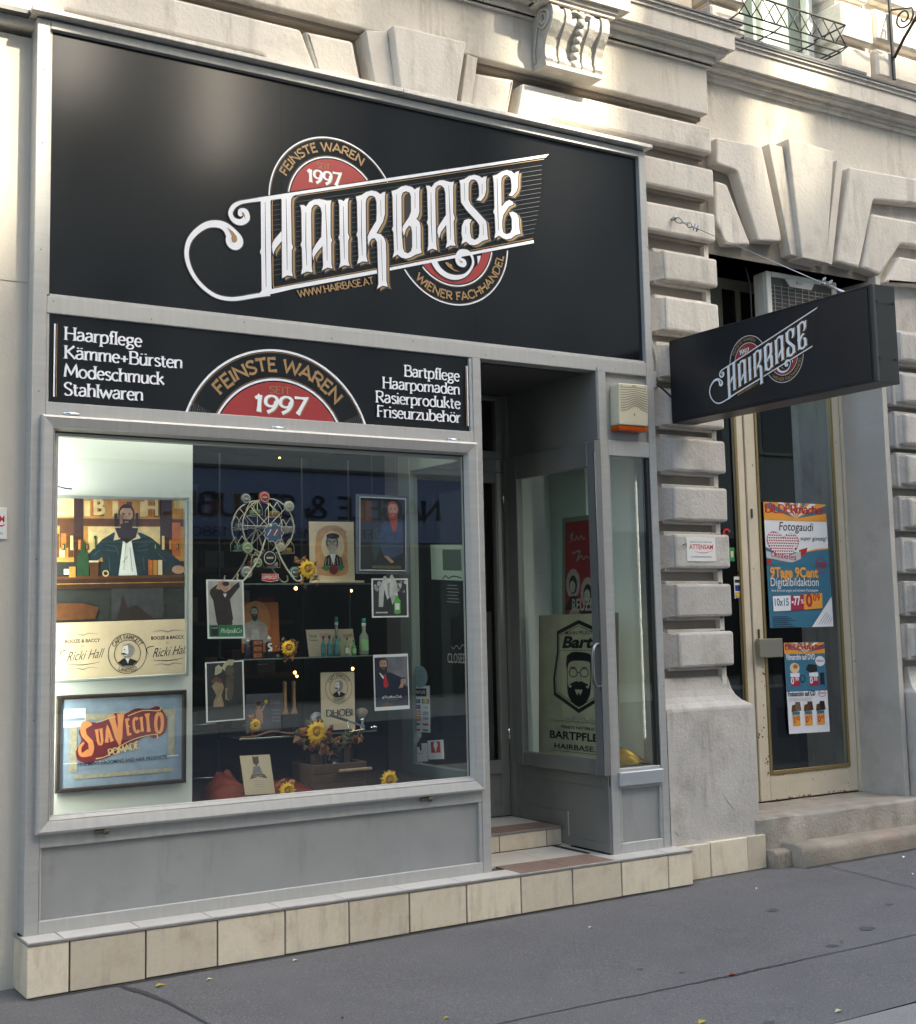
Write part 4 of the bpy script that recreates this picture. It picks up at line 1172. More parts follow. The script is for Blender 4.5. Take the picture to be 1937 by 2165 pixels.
# ================================================================ FASCIA SIGN
LOGO = {'letters': [([(1.1213, 3.4132), (1.1221, 3.304), (1.1223, 3.1599), (1.1154, 3.1383), (1.123, 3.1241), (1.1242, 3.0248), (1.1247, 2.9415), (1.1095, 2.9258), (1.1474, 2.9303), (1.1804, 2.9421), (1.1781, 2.9717), (1.1763, 3.1112), (1.1745, 3.4085), (1.1797, 3.4223), (1.1926, 3.4308), (1.1498, 3.4265)], []), ([(1.2292, 3.4414), (1.2364, 3.4222), (1.2364, 3.0227), (1.2437, 3.0256), (1.2653, 3.0391), (1.2955, 3.038), (1.29, 3.0615), (1.29, 3.1705), (1.2979, 3.1898), (1.2903, 3.207), (1.2874, 3.4098), (1.2894, 3.4386), (1.2986, 3.4544), (1.3118, 3.4626), (1.2703, 3.454)], []), ([(1.2345, 3.2639), (1.2172, 3.2413), (1.1978, 3.2184), (1.1848, 3.1965), (1.1817, 3.176), (1.1846, 3.1523), (1.1887, 3.1349), (1.1931, 3.1535), (1.2061, 3.1753), (1.2359, 3.2137)], []), ([(1.3381, 3.414), (1.3601, 3.4182), (1.3723, 3.4111), (1.3911, 3.4386), (1.4179, 3.456), (1.4491, 3.4641), (1.4737, 3.463), (1.4939, 3.462), (1.5178, 3.4674), (1.5126, 3.4408), (1.5108, 3.2874), (1.5133, 3.2692), (1.5208, 3.2566), (1.5139, 3.2404), (1.514, 3.1313), (1.52, 3.1066), (1.49, 3.1077), (1.4586, 3.0882), (1.4669, 3.113), (1.4645, 3.2192), (1.433, 3.1822), (1.4159, 3.1554), (1.4126, 3.1337), (1.4054, 3.1662), (1.4087, 3.1912), (1.4267, 3.2222), (1.4583, 3.2656), (1.4627, 3.3919), (1.4554, 3.4197), (1.4399, 3.4317), (1.4185, 3.4284), (1.4032, 3.4076), (1.4003, 3.3743), (1.4007, 3.2309), (1.4013, 3.1005), (1.4054, 3.0725), (1.3746, 3.0727), (1.3417, 3.0544), (1.3494, 3.0898), (1.3472, 3.191), (1.3399, 3.2071), (1.3475, 3.2276), (1.3465, 3.3744), (1.3433, 3.4025)], []), ([(1.5564, 3.4767), (1.5755, 3.4789), (1.5891, 3.4735), (1.6007, 3.4878), (1.6191, 3.4949), (1.6128, 3.4688), (1.6121, 3.3059), (1.6205, 3.2863), (1.6129, 3.2644), (1.6124, 3.1564), (1.6203, 3.1334), (1.5894, 3.1328), (1.5589, 3.1165), (1.5669, 3.1464), (1.5646, 3.2577), (1.5571, 3.2753), (1.5642, 3.295), (1.5638, 3.4487)], []), ([(1.6616, 3.51), (1.6956, 3.5238), (1.7238, 3.5451), (1.7567, 3.5576), (1.7848, 3.557), (1.8092, 3.546), (1.8226, 3.5575), (1.8393, 3.5635), (1.8355, 3.5373), (1.8349, 3.4436), (1.8223, 3.3993), (1.7812, 3.3299), (1.807, 3.3285), (1.827, 3.3131), (1.837, 3.287), (1.8385, 3.2069), (1.8373, 3.0805), (1.8448, 3.0499), (1.8142, 3.0517), (1.7812, 3.0318), (1.7895, 3.0579), (1.7869, 3.2422), (1.7843, 3.2839), (1.7714, 3.3024), (1.7527, 3.2964), (1.7384, 3.2776), (1.7358, 3.2563), (1.73, 3.2765), (1.7286, 3.3056), (1.7416, 3.3327), (1.7823, 3.3976), (1.7853, 3.4361), (1.7849, 3.4997), (1.7773, 3.5239), (1.761, 3.5307), (1.7398, 3.5257), (1.7242, 3.5071), (1.7191, 3.481), (1.7185, 3.3168), (1.7187, 3.1995), (1.7266, 3.1692), (1.6974, 3.1675), (1.6649, 3.1508), (1.6732, 3.1852), (1.6701, 3.289), (1.6625, 3.3047), (1.6697, 3.3266), (1.6681, 3.4816)], []), ([(1.8775, 3.5739), (1.9088, 3.5875), (1.938, 3.6085), (1.9672, 3.6193), (2.0011, 3.6174), (2.0228, 3.6057), (2.0352, 3.6164), (2.054, 3.6246), (2.0485, 3.5969), (2.0472, 3.4841), (2.0379, 3.4568), (2.0279, 3.4445), (2.0461, 3.4321), (2.053, 3.4072), (2.052, 3.2866), (2.0573, 3.2615), (2.0181, 3.2456), (1.9887, 3.2267), (1.9596, 3.2165), (1.9308, 3.2191), (1.9072, 3.2321), (1.8783, 3.2122), (1.8874, 3.243), (1.8855, 3.3489), (1.8762, 3.3655), (1.8837, 3.3827), (1.8831, 3.5405)], [[(1.937, 3.5533), (1.9457, 3.577), (1.9666, 3.5881), (1.9883, 3.5838), (1.9967, 3.5649), (1.996, 3.4807), (1.9833, 3.4487), (1.9461, 3.396), (1.9409, 3.3739), (1.9484, 3.3387), (1.9626, 3.377), (1.9824, 3.4013), (1.9958, 3.3947), (2.0001, 3.3652), (1.9995, 3.288), (1.9917, 3.2613), (1.9722, 3.2467), (1.9506, 3.2515), (1.9414, 3.2716), (1.9356, 3.3475)]]), ([(2.0933, 3.6384), (2.1131, 3.6416), (2.1278, 3.6352), (2.1483, 3.6626), (2.1786, 3.6816), (2.2038, 3.6875), (2.2338, 3.6845), (2.254, 3.6843), (2.2718, 3.6903), (2.2666, 3.6598), (2.2641, 3.5141), (2.2735, 3.4857), (2.2648, 3.4616), (2.2677, 3.3525), (2.2747, 3.3295), (2.243, 3.3282), (2.211, 3.3099), (2.2208, 3.3417), (2.217, 3.4393), (2.182, 3.3928), (2.1688, 3.3562), (2.1596, 3.3897), (2.1627, 3.4162), (2.2168, 3.4939), (2.2162, 3.6165), (2.2078, 3.6459), (2.188, 3.6572), (2.168, 3.6527), (2.1526, 3.6327), (2.1498, 3.5973), (2.15, 3.4491), (2.1506, 3.319), (2.1558, 3.2885), (2.1253, 3.2939), (2.094, 3.2768), (2.1011, 3.3122), (2.1024, 3.4161), (2.0939, 3.4344), (2.1017, 3.455), (2.1, 3.6068)], []), ([(2.3092, 3.703), (2.3412, 3.7163), (2.3726, 3.7393), (2.409, 3.752), (2.44, 3.7505), (2.4596, 3.7425), (2.4713, 3.7512), (2.4908, 3.7566), (2.4852, 3.7265), (2.4849, 3.6771), (2.4734, 3.6395), (2.4492, 3.6098), (2.4181, 3.6085), (2.4369, 3.6337), (2.4378, 3.6696), (2.4345, 3.7003), (2.4236, 3.7187), (2.4057, 3.726), (2.3849, 3.719), (2.3705, 3.6988), (2.3677, 3.6717), (2.3665, 3.6049), (2.3787, 3.5802), (2.4291, 3.539), (2.4799, 3.4976), (2.4842, 3.467), (2.487, 3.4185), (2.4916, 3.3969), (2.4559, 3.383), (2.4191, 3.358), (2.3932, 3.3487), (2.3676, 3.3487), (2.3424, 3.3629), (2.3125, 3.3434), (2.3213, 3.3731), (2.3155, 3.403), (2.3191, 3.4475), (2.3352, 3.4807), (2.3611, 3.4943), (2.3841, 3.4924), (2.3707, 3.4683), (2.3719, 3.4154), (2.3789, 3.39), (2.4017, 3.3799), (2.4253, 3.3965), (2.4328, 3.4241), (2.434, 3.4686), (2.4175, 3.4884), (2.3521, 3.5407), (2.3174, 3.5795), (2.3155, 3.6058), (2.3148, 3.6809)], []), ([(2.532, 3.7666), (2.5613, 3.7796), (2.5938, 3.8023), (2.6288, 3.8159), (2.6608, 3.8144), (2.6792, 3.8016), (2.6931, 3.8153), (2.7106, 3.8219), (2.7047, 3.7898), (2.703, 3.7348), (2.6895, 3.7008), (2.6618, 3.6714), (2.6377, 3.6708), (2.6572, 3.6956), (2.6598, 3.7278), (2.659, 3.755), (2.6517, 3.7788), (2.6306, 3.7889), (2.6092, 3.7831), (2.5927, 3.7645), (2.5882, 3.7389), (2.5866, 3.5965), (2.6152, 3.6302), (2.6422, 3.6434), (2.6634, 3.6376), (2.6684, 3.6248), (2.6358, 3.6062), (2.5969, 3.5507), (2.5879, 3.5134), (2.5879, 3.4775), (2.5939, 3.4515), (2.6148, 3.4419), (2.6418, 3.4538), (2.6542, 3.4781), (2.655, 3.5368), (2.6373, 3.5703), (2.6616, 3.5794), (2.6882, 3.5735), (2.7025, 3.5484), (2.7042, 3.4853), (2.7115, 3.46), (2.6789, 3.4478), (2.6461, 3.4229), (2.614, 3.413), (2.5876, 3.417), (2.5642, 3.4271), (2.5332, 3.408), (2.5411, 3.4439), (2.5386, 3.542), (2.5302, 3.5596), (2.5388, 3.5824), (2.5378, 3.7306)], [])], 'bars': [[(1.1074, 3.4174), (1.3036, 3.4769), (1.6588, 3.583), (2.0355, 3.6956), (2.9282, 3.9625), (2.9051, 3.9399), (2.0352, 3.6789), (1.3035, 3.4605), (1.3096, 3.4631), (1.292, 3.448), (1.1925, 3.4215), (1.1073, 3.3989)], [(1.1221, 2.9412), (1.2999, 2.9949), (1.7817, 3.1334), (1.7814, 3.113), (1.2998, 2.9739), (1.1052, 2.9083)], [(1.8591, 3.1554), (2.0257, 3.2055), (2.8028, 3.4357), (2.8039, 3.4185), (2.0253, 3.1883), (1.8588, 3.1385)]], 'swirls': [[(1.1685, 2.9327, 0.01), (1.0843, 2.9122, 0.0097), (1.0136, 2.8923, 0.0097), (0.9561, 2.8822, 0.0096), (0.891, 2.8868, 0.0096), (0.8306, 2.9146, 0.0095), (0.7786, 2.9624, 0.0098), (0.7448, 3.0199, 0.0105), (0.732, 3.08, 0.0111), (0.7426, 3.1394, 0.0117), (0.7723, 3.1863, 0.0134), (0.8184, 3.2272, 0.015), (0.8587, 3.2459, 0.0168), (0.9034, 3.2501, 0.0192), (0.9362, 3.2391, 0.0235), (0.9608, 3.215, 0.0316), (0.9772, 3.1916, 0.0405), (0.9801, 3.1782, 0.0462)], [(1.1711, 3.425, 0.0091), (1.1073, 3.407, 0.0092), (1.0568, 3.3923, 0.0081), (1.0108, 3.3767, 0.0092), (0.9775, 3.3533, 0.0111), (0.9597, 3.3197, 0.0113), (0.9671, 3.293, 0.0124), (0.9877, 3.2782, 0.0146), (1.0188, 3.2788, 0.0156), (1.0439, 3.3024, 0.0172), (1.0377, 3.3314, 0.0172), (1.0169, 3.3315, 0.0164), (1.0115, 3.3195, 0.013)], [(2.1321, 3.2284, 0.0186), (2.1612, 3.1872, 0.0168), (2.2036, 3.1607, 0.0152), (2.2466, 3.1518, 0.0143), (2.2903, 3.1561, 0.0123), (2.3346, 3.1744, 0.009), (2.3662, 3.2057, 0.0071), (2.3858, 3.2424, 0.007), (2.3836, 3.2764, 0.0074), (2.3643, 3.3024, 0.0083), (2.338, 3.3084, 0.0098), (2.3069, 3.2966, 0.0156), (2.2909, 3.268, 0.0189), (2.299, 3.2444, 0.0235), (2.3187, 3.2406, 0.0246)]], 'tail': [[(2.4151, 3.2901), (2.4389, 3.2971), (2.4324, 3.2713), (2.4183, 3.2447)]], 'drops': [[(0.9403, 3.2416), (0.9567, 3.2164), (0.9649, 3.2017), (0.9628, 3.1856), (0.9669, 3.1724), (0.9772, 3.1671), (0.9896, 3.1736), (0.9945, 3.1841), (0.9917, 3.2015), (0.9731, 3.2227)], [(2.2029, 3.2263), (2.2204, 3.2323), (2.2331, 3.2227), (2.244, 3.2241), (2.2501, 3.2079), (2.2607, 3.1961), (2.2998, 3.1878), (2.2649, 3.1872), (2.239, 3.1971), (2.2219, 3.2062)], [(1.019, 3.3286), (1.0273, 3.3298), (1.0356, 3.3151), (1.0364, 3.2953), (1.0314, 3.3105), (1.021, 3.3189)], [(2.2929, 3.2626), (2.3035, 3.2488), (2.3166, 3.2467), (2.3187, 3.2421), (2.312, 3.2374), (2.3012, 3.2428)]], 'inline': [[(1.1454, 3.4), (1.1463, 3.1512), (1.1484, 2.9661)], [(1.2607, 3.4341), (1.2634, 3.2033), (1.2642, 3.0663)], [(1.3708, 3.3821), (1.3693, 3.2103), (1.3736, 3.1051)], [(1.4824, 3.4404), (1.4895, 3.2679), (1.4895, 3.1446)], [(1.5869, 3.446), (1.5881, 3.2817), (1.5898, 3.1659)], [(1.6943, 3.4983), (1.6916, 3.313), (1.6955, 3.1985)], [(1.8091, 3.514), (1.8109, 3.423)], [(1.8089, 3.3), (1.8147, 3.0777)], [(1.9074, 3.5615), (1.9049, 3.3687), (1.9076, 3.2542)], [(2.0225, 3.5884), (2.0207, 3.5017)], [(2.0261, 3.4033), (2.0275, 3.279)], [(2.1232, 3.6061), (2.1215, 3.4362), (2.1251, 3.3285)], [(2.2384, 3.6641), (2.2432, 3.4847), (2.2422, 3.3599)], [(2.3406, 3.694), (2.3421, 3.5922)], [(2.4587, 3.7087), (2.4571, 3.6503)], [(2.3437, 3.4511), (2.3425, 3.4069)], [(2.4586, 3.4811), (2.4594, 3.4146)], [(2.5607, 3.7569), (2.5604, 3.5677), (2.5614, 3.4558)], [(2.6758, 3.7759), (2.6766, 3.7169)], [(2.6778, 3.5493), (2.6797, 3.4727)]], 'goldline': [[(1.1993, 2.9702), (1.1879, 2.9808), (1.1866, 3.1326)], [(1.1849, 3.2005), (1.1846, 3.394), (1.1925, 3.4194), (1.2269, 3.4309)]], 'gold_long': [[(1.3167, 3.4576), (1.6585, 3.5599), (2.035, 3.6694), (2.8953, 3.928)], [(1.2008, 2.9708), (1.3, 3.0003), (1.7818, 3.1405)], [(1.8592, 3.1636), (2.0258, 3.2135), (2.7988, 3.4445)]], 'hatch': ([(1.3034, 3.4493), (2.878, 3.9152)], [(1.3, 3.0108), (2.7957, 3.451)])}
WB0, WB1 = (1.3263, 2.9328), (1.7635, 3.0562)
def draw_logo(A, small=False):
    cU, cL, rO, rI = (1.539, 3.436), (2.254, 3.370), .3725, .2675
    # emblem halves
    A.ring(WHITE, *cU, rO - .0075, rO, 30, 179, 72)
    A.ring(GOLD, *cU, rO - .0125, rO - .0108, 32, 178, 72)
    A.ring(GOLD, *cU, rI + .0035, rI + .0052, 42, 172, 60)
    A.ring(WHITE, *cU, rI - .0075, rI, 42, 171, 60)
    bar = LOGO['bars'][0]
    def zbar(x):
        (x0, z0), (x1, z1) = bar[1], bar[4]
        return z0 + (z1 - z0) * (x - x0) / (x1 - x0)
    P = []
    for i in range(60):
        t = R(30 + 150 * i / 59)
        p = (cU[0] + (rI - .0135) * math.cos(t), cU[1] + (rI - .0135) * math.sin(t))
        if p[1] > zbar(p[0]) - .0:
            P.append(p)
    A.poly(REDV, P)
    x = cU[0] - rI + .02
    while x < cU[0] + rI - .03:
        h = math.sqrt(max(0, (rI - .0135) ** 2 - (x - cU[0]) ** 2))
        zb_ = zbar(x) + .003
        if cU[1] + h - .006 > zb_:
            A.rect(REDL, x, x + .0016, zb_, cU[1] + h - .004); A.k -= .9
        x += .0075
    A.ftext(GOLD, 'FEINSTE WAREN', 0, 0, .043, .2, arc=(*cU, .3195, 106.7, False), width=.555)
    A.ftext(GOLD, 'SEIT', 1.476, 3.629, .030, .13, 'c', width=.078)
    A.ftext(GOLD, '1997', 1.4845, 3.546, .067, .2, 'c', width=.200, ang=2)
    A.k += 1
    A.ftext(WHITE, '1997', 1.480, 3.550, .067, .22, 'c', width=.200, ang=2)
    # lower half
    A.ring(WHITE, *cL, rO - .0075, rO, -145, -3, 72)
    A.ring(GOLD, *cL, rO - .0120, rO - .0105, -143, -4, 72)
    A.ring(WHITE, *cL, rI - .0075, rI, -136, -9, 60)
    A.ring(GOLD, *cL, rI + .003, rI + .0045, -134, -10, 60)
    A.ring(REDV, *cL, .205, rI - .0135, -137, -8, 60)
    A.ftext(GOLD, 'WIENER FACHHANDEL', 0, 0, .043, .2, arc=(*cL, .3215, -71.5, True), width=.70)
    # drop shadow, then hatching in the band
    up, lo = LOGO['hatch']
    for i in range(1, 17):
        t = i / 17
        a = (up[0][0] * (1 - t) + lo[0][0] * t, up[0][1] * (1 - t) + lo[0][1] * t)
        b_ = (up[1][0] * (1 - t) + lo[1][0] * t + .02 * math.sin(t * 3), up[1][1] * (1 - t) + lo[1][1] * t)
        a = (a[0] - .15, a[1] - (b_[1] - a[1]) / (b_[0] - a[0]) * .15) if 1 <= i <= 15 else a
        A.stroke(GREYL, [a, b_], .0022)
        A.k -= .8
    A.k = int(A.k) + 1
    for P in LOGO['goldline']:
        A.stroke(GOLD, P, .0055, smooth=3)
    for P in LOGO['gold_long']:
        A.stroke(GOLD, P, .0042)
    dx, dz = .0175, -.0075
    def grow(P, d):
        return inset(P, -d)
    for P, H in LOGO['letters'][1:]:
        A.poly(INK, grow([(x + dx * 1.15, z + dz * 1.15) for x, z in P], .005)); A.k -= .5
    A.k = int(A.k) + 1
    for P, H in LOGO['letters'][1:]:
        A.poly(GOLD, [(x + dx, z + dz) for x, z in P], [[(x + dx, z + dz) for x, z in h] for h in H]); A.k -= .5
    A.k = int(A.k) + 1
    for P, H in LOGO['letters'][1:]:
        A.poly(INK, grow(P, .0062), [inset(h, .0062) for h in H]); A.k -= .5
    A.k = int(A.k) + 1
    for P in LOGO['swirls']:
        A.stroke(INK, [(x, z, r + .006) for x, z, r in P], 1, smooth=5, roundcap=True); A.k -= .3
    A.k = int(A.k) + 1
    for P in LOGO['bars'] + LOGO['tail']:
        A.poly(WHITE, P); A.k -= .5
    for P in LOGO['swirls']:
        A.stroke(WHITE, P, 1, smooth=5, roundcap=True); A.k -= .5
    for P, H in LOGO['letters']:
        A.poly(WHITE, P, H); A.k -= .5
    A.k = int(A.k) + 1
    if not small:
        for P in LOGO['inline']:
            n = len(P)
            m = [(P[i][0], P[i][1], .0012 if i in (0, n - 1) else .0022) for i in range(n)]
            A.stroke(INK, m, 1); A.k -= .5
    for P in LOGO['drops']:
        A.poly(GOLD, P)
    A.ftext(GOLD, 'WWW.HAIRBASE.AT', *WB0, .036, .2, 'l', width=math.hypot(WB1[0] - WB0[0], WB1[1] - WB0[1]), ang=math.degrees(math.atan2(WB1[1] - WB0[1], WB1[0] - WB0[0])))

fs = thing('fascia_sign', 'large black fascia sign with white ornate lettering above the display window', 'sign', (1.8, .03, 2.8))
for a, b_ in ((.070, 1.2375), (1.2385, 2.3975), (2.3985, 3.59)):
    bx('panel', BLACKP, fs, a, b_, .03, .045, 2.80, 4.06)
A = Art('Y', .03); draw_logo(A); A.build('lettering', fs)

ss = thing('service_sign', 'long low black sign listing hair and beard goods above the display window', 'sign', (1.2, .02, 2.3))
bx('panel', BLACKP, ss, .07, 2.34, .02, .04, 2.30, 2.716)
A = Art('Y', .02)
c2, r2o, r2i = (1.2145, 2.137), .5165, .3695
def clip_arc(c, r, zb_):
    return math.degrees(math.asin((zb_ - c[1]) / r))
e = clip_arc(c2, r2o, 2.308); A.ring(WHITE, *c2, r2o - .011, r2o, e, 180 - e, 90)
e = clip_arc(c2, r2o - .018, 2.308); A.ring(GOLD, *c2, r2o - .018, r2o - .0155, e, 180 - e, 90)
e = clip_arc(c2, r2i, 2.308); A.ring(WHITE, *c2, r2i - .011, r2i, e, 180 - e, 90); A.ring(GOLD, *c2, r2i + .004, r2i + .0065, e, 180 - e, 80)
P = []
e = clip_arc(c2, r2i - .018, 2.309)
for i in range(61):
    t = R(e + (180 - 2 * e) * i / 60); P.append((c2[0] + (r2i - .018) * math.cos(t), c2[1] + (r2i - .018) * math.sin(t)))
A.poly(REDV, P)
x = c2[0] - .29
while x < c2[0] + .29:
    h = math.sqrt(max(0, (r2i - .018) ** 2 - (x - c2[0]) ** 2))
    if c2[1] + h > 2.32: A.rect(REDL, x, x + .003, 2.31, c2[1] + h - .005); A.k -= .9
    x += .0125
A.k = int(A.k) + 1
for sd_ in (-1, 1):
    for i in range(9):
        h0 = .09 - i * .009
        x = c2[0] + sd_ * (.465 - i * .011)
        A.stroke(GREYL, [(x, 2.309), (x - sd_ * .01, 2.309 + h0 * .55)], .003)
A.ftext(GOLD, 'FEINSTE WAREN', 0, 0, .062, .2, arc=(*c2, .4385, 90, False), width=.765)
A.ftext(GOLD, 'SEIT', 1.218, 2.431, .034, .14, 'c', width=.118)
A.ftext(GOLD, '1997', 1.2215, 2.328, .084, .2, 'c', width=.290, shear=.08)
A.k += 1
A.ftext(WHITE, '1997', 1.216, 2.333, .084, .22, 'c', width=.290, shear=.08)
for t, z, wd in (('Haarpflege', 2.600, .365), ('Kämme+Bürsten', 2.514, .565), ('Modeschmuck', 2.428, .475), ('Stahlwaren', 2.344, .372)):
    A.ftext(WHITE, t, .145, z, .058, .175, 'l', width=wd, flare=.12, serif=True)
for t, z, wd in (('Bartpflege', 2.578, .345), ('Haarpomaden', 2.504, .478), ('Rasierprodukte', 2.427, .52), ('Friseurzubehör', 2.351, .515)):
    A.ftext(WHITE, t, 2.275, z, .058, .175, 'r', width=wd, flare=.12, serif=True)
A.rect(WHITE, .096, .103, 2.331, 2.667); A.rect(GOLD, .108, .111, 2.331, 2.667)
A.rect(WHITE, 2.318, 2.325, 2.336, 2.665); A.rect(GOLD, 2.310, 2.313, 2.336, 2.665)
A.build('lettering', ss)

# ================================================================ PROJECTING SIGN
ps = thing('projecting_sign', 'black box sign standing out from the pilaster on a steel cable', 'sign', (3.88, -.7, 2.45))
SX0, SX1, SY0, SY1, SZ0, SZ1 = 3.80, 3.971, -1.489, .036, 2.448, 2.951
PSM = mat('sign_box_black', (.013, .015, .020), .35, var=.2, scale=3)
PSE = mat('sign_end_grey', (.055, .057, .058), .45, .3)
bx('box', PSM, ps, SX0 + .004, SX1 - .004, SY0 + .004, SY1, SZ0 + .004, SZ1 - .004)
for (a0, a1, z0, z1) in ((SY0, SY1, SZ1 - .012, SZ1), (SY0, SY1, SZ0, SZ0 + .012)):
    bx('edge_profile', PSM, ps, SX0, SX1, a0 + .004, a1, z0, z1, b=.002)
bx('face', PSM, ps, SX0, SX0 + .003, SY0 + .03, SY1, SZ0 + .013, SZ1 - .013)
n = 22
mb = MB()
for i in range(n):
    x = SX0 + .002 + (SX1 - SX0 - .004) * i / n
    mb.box(x, x + (SX1 - SX0) / n * .62, SY0 - .004, SY0 + .004, SZ0, SZ1)
mb.build('ribbed_end', PSE, ps)
bx('end_plate', mat('sign_end_dark', (.02, .02, .021), .5), ps, SX0, SX1, SY0, SY0 + .006, SZ0, SZ1)
bx('corner_profile', PSE, ps, SX0 - .002, SX0 + .02, SY0 - .006, SY0 + .012, SZ0, SZ1, b=.003)
for x, z in ((SX0 + .02, 2.86), (SX0 + .02, 2.57), (SX1 - .03, 2.86), (SX1 - .03, 2.57)):
    bx('clip', INK, ps, x, x + .016, SY0 - .010, SY0 - .003, z, z + .006)
MB().tube([(3.88, .03, 2.52), (3.88, .12, 2.52)], .02, 8).build('bracket', IRON, ps)
MB().tube([(3.88, .03, 2.86), (3.88, .12, 2.86)], .02, 8).build('bracket', IRON, ps)
# logo on the side that faces up the street: a -> -y
a_, b_, tx, tz = .379, -.005, .007, 1.420
A = Art('X', SX0, origin=(-tx, tz), ea=(-a_, b_), eb=(b_ * 1.0, a_))
draw_logo(A, True); A.build('lettering', ps)
# steel cable with chain and shackles from the pilaster to the outer end of the sign
cb = thing('steel_cable', 'thin steel cable with short chain and clamps holding the black box sign', 'cable', (3.9, 0, 3.5))
p0 = Vector(((3.8739, 3.7227)[0], .03, (3.8739, 3.7227)[1]))
p1 = Vector((3.885, -1.25, 2.965))
STEEL = mat('galvanised', (.45, .47, .49), .35, .9)
MB().lathe([(.012, -.02), (.014, -.008), (.014, 0), (.008, .02)], (p0.x, p0.y, p0.z), 8, axis='Y').build('eye_bolt', STEEL, cb)
dirv = (p1 - p0).normalized()
side = dirv.cross(Vector((0, 0, 1))).normalized()
upv = side.cross(dirv)
q = p0.copy()
for k in range(3):
    L_ = [.09, .055, .05][k]
    a, c = (side, upv) if k % 2 else (upv, side)
    pts = []
    for i in range(14):
        t = 2 * math.pi * i / 14
        pts.append(q + dirv * (L_ / 2 + L_ / 2 * math.cos(t)) + a * (.014 * math.sin(t)))
    MB().tube(pts, .004, 6, closed=True).build('chain_link', STEEL, cb)
    q = q + dirv * (L_ - .008)
MB().tube([q, p1 - dirv * .16], .0022, 6).build('cable', STEEL, cb)
for t in (.03, .06):
    c = q + dirv * t
    mb = MB(); mb.tube([c - upv * .02, c + upv * .022], .005, 6); mb.tube([c - side * .012, c + side * .012], .006, 6); mb.build('clamp', STEEL, cb)
q = p1 - dirv * .17
for t in (.0, .05):
    c = q + dirv * t
    mb = MB(); mb.tube([c - upv * .012, c + upv * .035], .004, 6); mb.tube([c - side * .012, c + side * .012], .006, 6); mb.tube([c + side * .012 - upv * .01, c + side * .012 + upv * .03], .003, 6); mb.build('clamp', STEEL, cb)
MB().tube([q + dirv * .05, p1], .008, 6).build('turnbuckle', STEEL, cb)

# ================================================================ ALARM SIREN
al = thing('alarm_siren', 'cream alarm siren box with an orange lamp, beside the doorway', 'alarm', (3.4, -.02, 2.4))
SB = mat('siren_plastic', (.60, .56, .42), .45, var=.06, scale=6)
P = [(3.312, 2.398), (3.530, 2.400), (3.535, 2.645), (3.318, 2.640)]
body = MB().prism(rounded(P, .012), -.060, .02, .006).build('housing', SB, al)
SD = mat('siren_groove', (.20, .19, .15), .6)
A = Art('Y', -.060, step=.0003)
for k in range(10):
    z = 2.618 - k * .0145
    pts = []
    for i in range(13):
        t = i / 12
        amp = .004 + k * .0035
        pts.append((3.325 + t * .200, z - .004 * k * .2 + amp * math.exp(-((t - .55) / .25) ** 2)))
    A.stroke(SD, pts, .0042)
A.ell(SD, 3.424, 2.462, .006, .008, 10); A.rect(SD, 3.415, 3.44, 2.628, 2.634)
for x in (3.335, 3.512): A.ell(SD, x, 2.630, .004)
A.build('louvre', body)
m_, nt_, p_ = new_mat('orange_lens'); p_.inputs['Base Color'].default_value = (.55, .085, .008, 1); p_.inputs['Roughness'].default_value = .2; p_.inputs['Transmission Weight'].default_value = .25
MB().prism(rounded([(3.314, 2.366), (3.528, 2.366), (3.528, 2.3985), (3.314, 2.3985)], .01), -.054, .018, .006).build('lamp', m_, al)

# ================================================================ AIR CONDITIONER
ac = thing('air_conditioner', 'white outdoor air conditioner unit in the entrance recess above the box sign', 'air conditioner', (5.2, .4, 3.2))
ax0, ay, az1 = (4.8731, 3.5756)[0], .25, (4.8731, 3.5756)[1]
ax1 = (5.5497, 3.5907)[0]
ACW = mat('ac_white', (.58, .58, .55), .5, var=.08, scale=4)
mb = MB(); mb.box(ax0, ax1, ay + .02, ay + .13, az1 - .5, az1 - .0, b=.012); body = mb.build('housing', ACW, ac)
fr_ = MB(); fw = .045
fr_.box(ax0, ax0 + fw, ay, ay + .022, az1 - .5, az1, b=.005); fr_.box(ax1 - fw, ax1, ay, ay + .022, az1 - .5, az1, b=.005); fr_.box(ax0 + fw, ax1 - fw, ay, ay + .022, az1 - .035, az1, b=.005)
fr_.prism([(ax0 + .18, az1 - .034), (ax1 - .22, az1 - .034), (ax1 - .25, az1 - .085), (ax0 + .22, az1 - .085)], ay + .001, ay + .02, .003)
fr_.build('front_frame', ACW, ac)
bx('fan_opening', mat('ac_dark', (.05, .05, .048), .7), ac, ax0 + fw, ax1 - fw, ay + .012, ay + .021, az1 - .47, az1 - .03)
GR = mat('grille_wire', (.28, .28, .27), .5)
for i in range(9):
    x = ax0 + fw + (ax1 - ax0 - 2 * fw) * (i + .5) / 9
    MB().tube([(x, ay + .008, az1 - .085), (x, ay + .008, az1 - .5)], .0028, 5).build('grille_wire', GR, ac)
for i in range(14):
    z = az1 - .095 - i * .028
    MB().tube([(ax0 + fw, ay + .006, z), (ax1 - fw, ay + .006, z)], .0022, 5).build('grille_wire', GR, ac)
A = Art('Y', ay + .001, step=.0006)
A.ring(INK, (ax0 + ax1) / 2 - .05, az1 - .052, .007, .011, n=20); A.text(INK, 'LG', (ax0 + ax1) / 2 - .03, az1 - .058, .014, 'l', .01)
A.build('logo', ac)

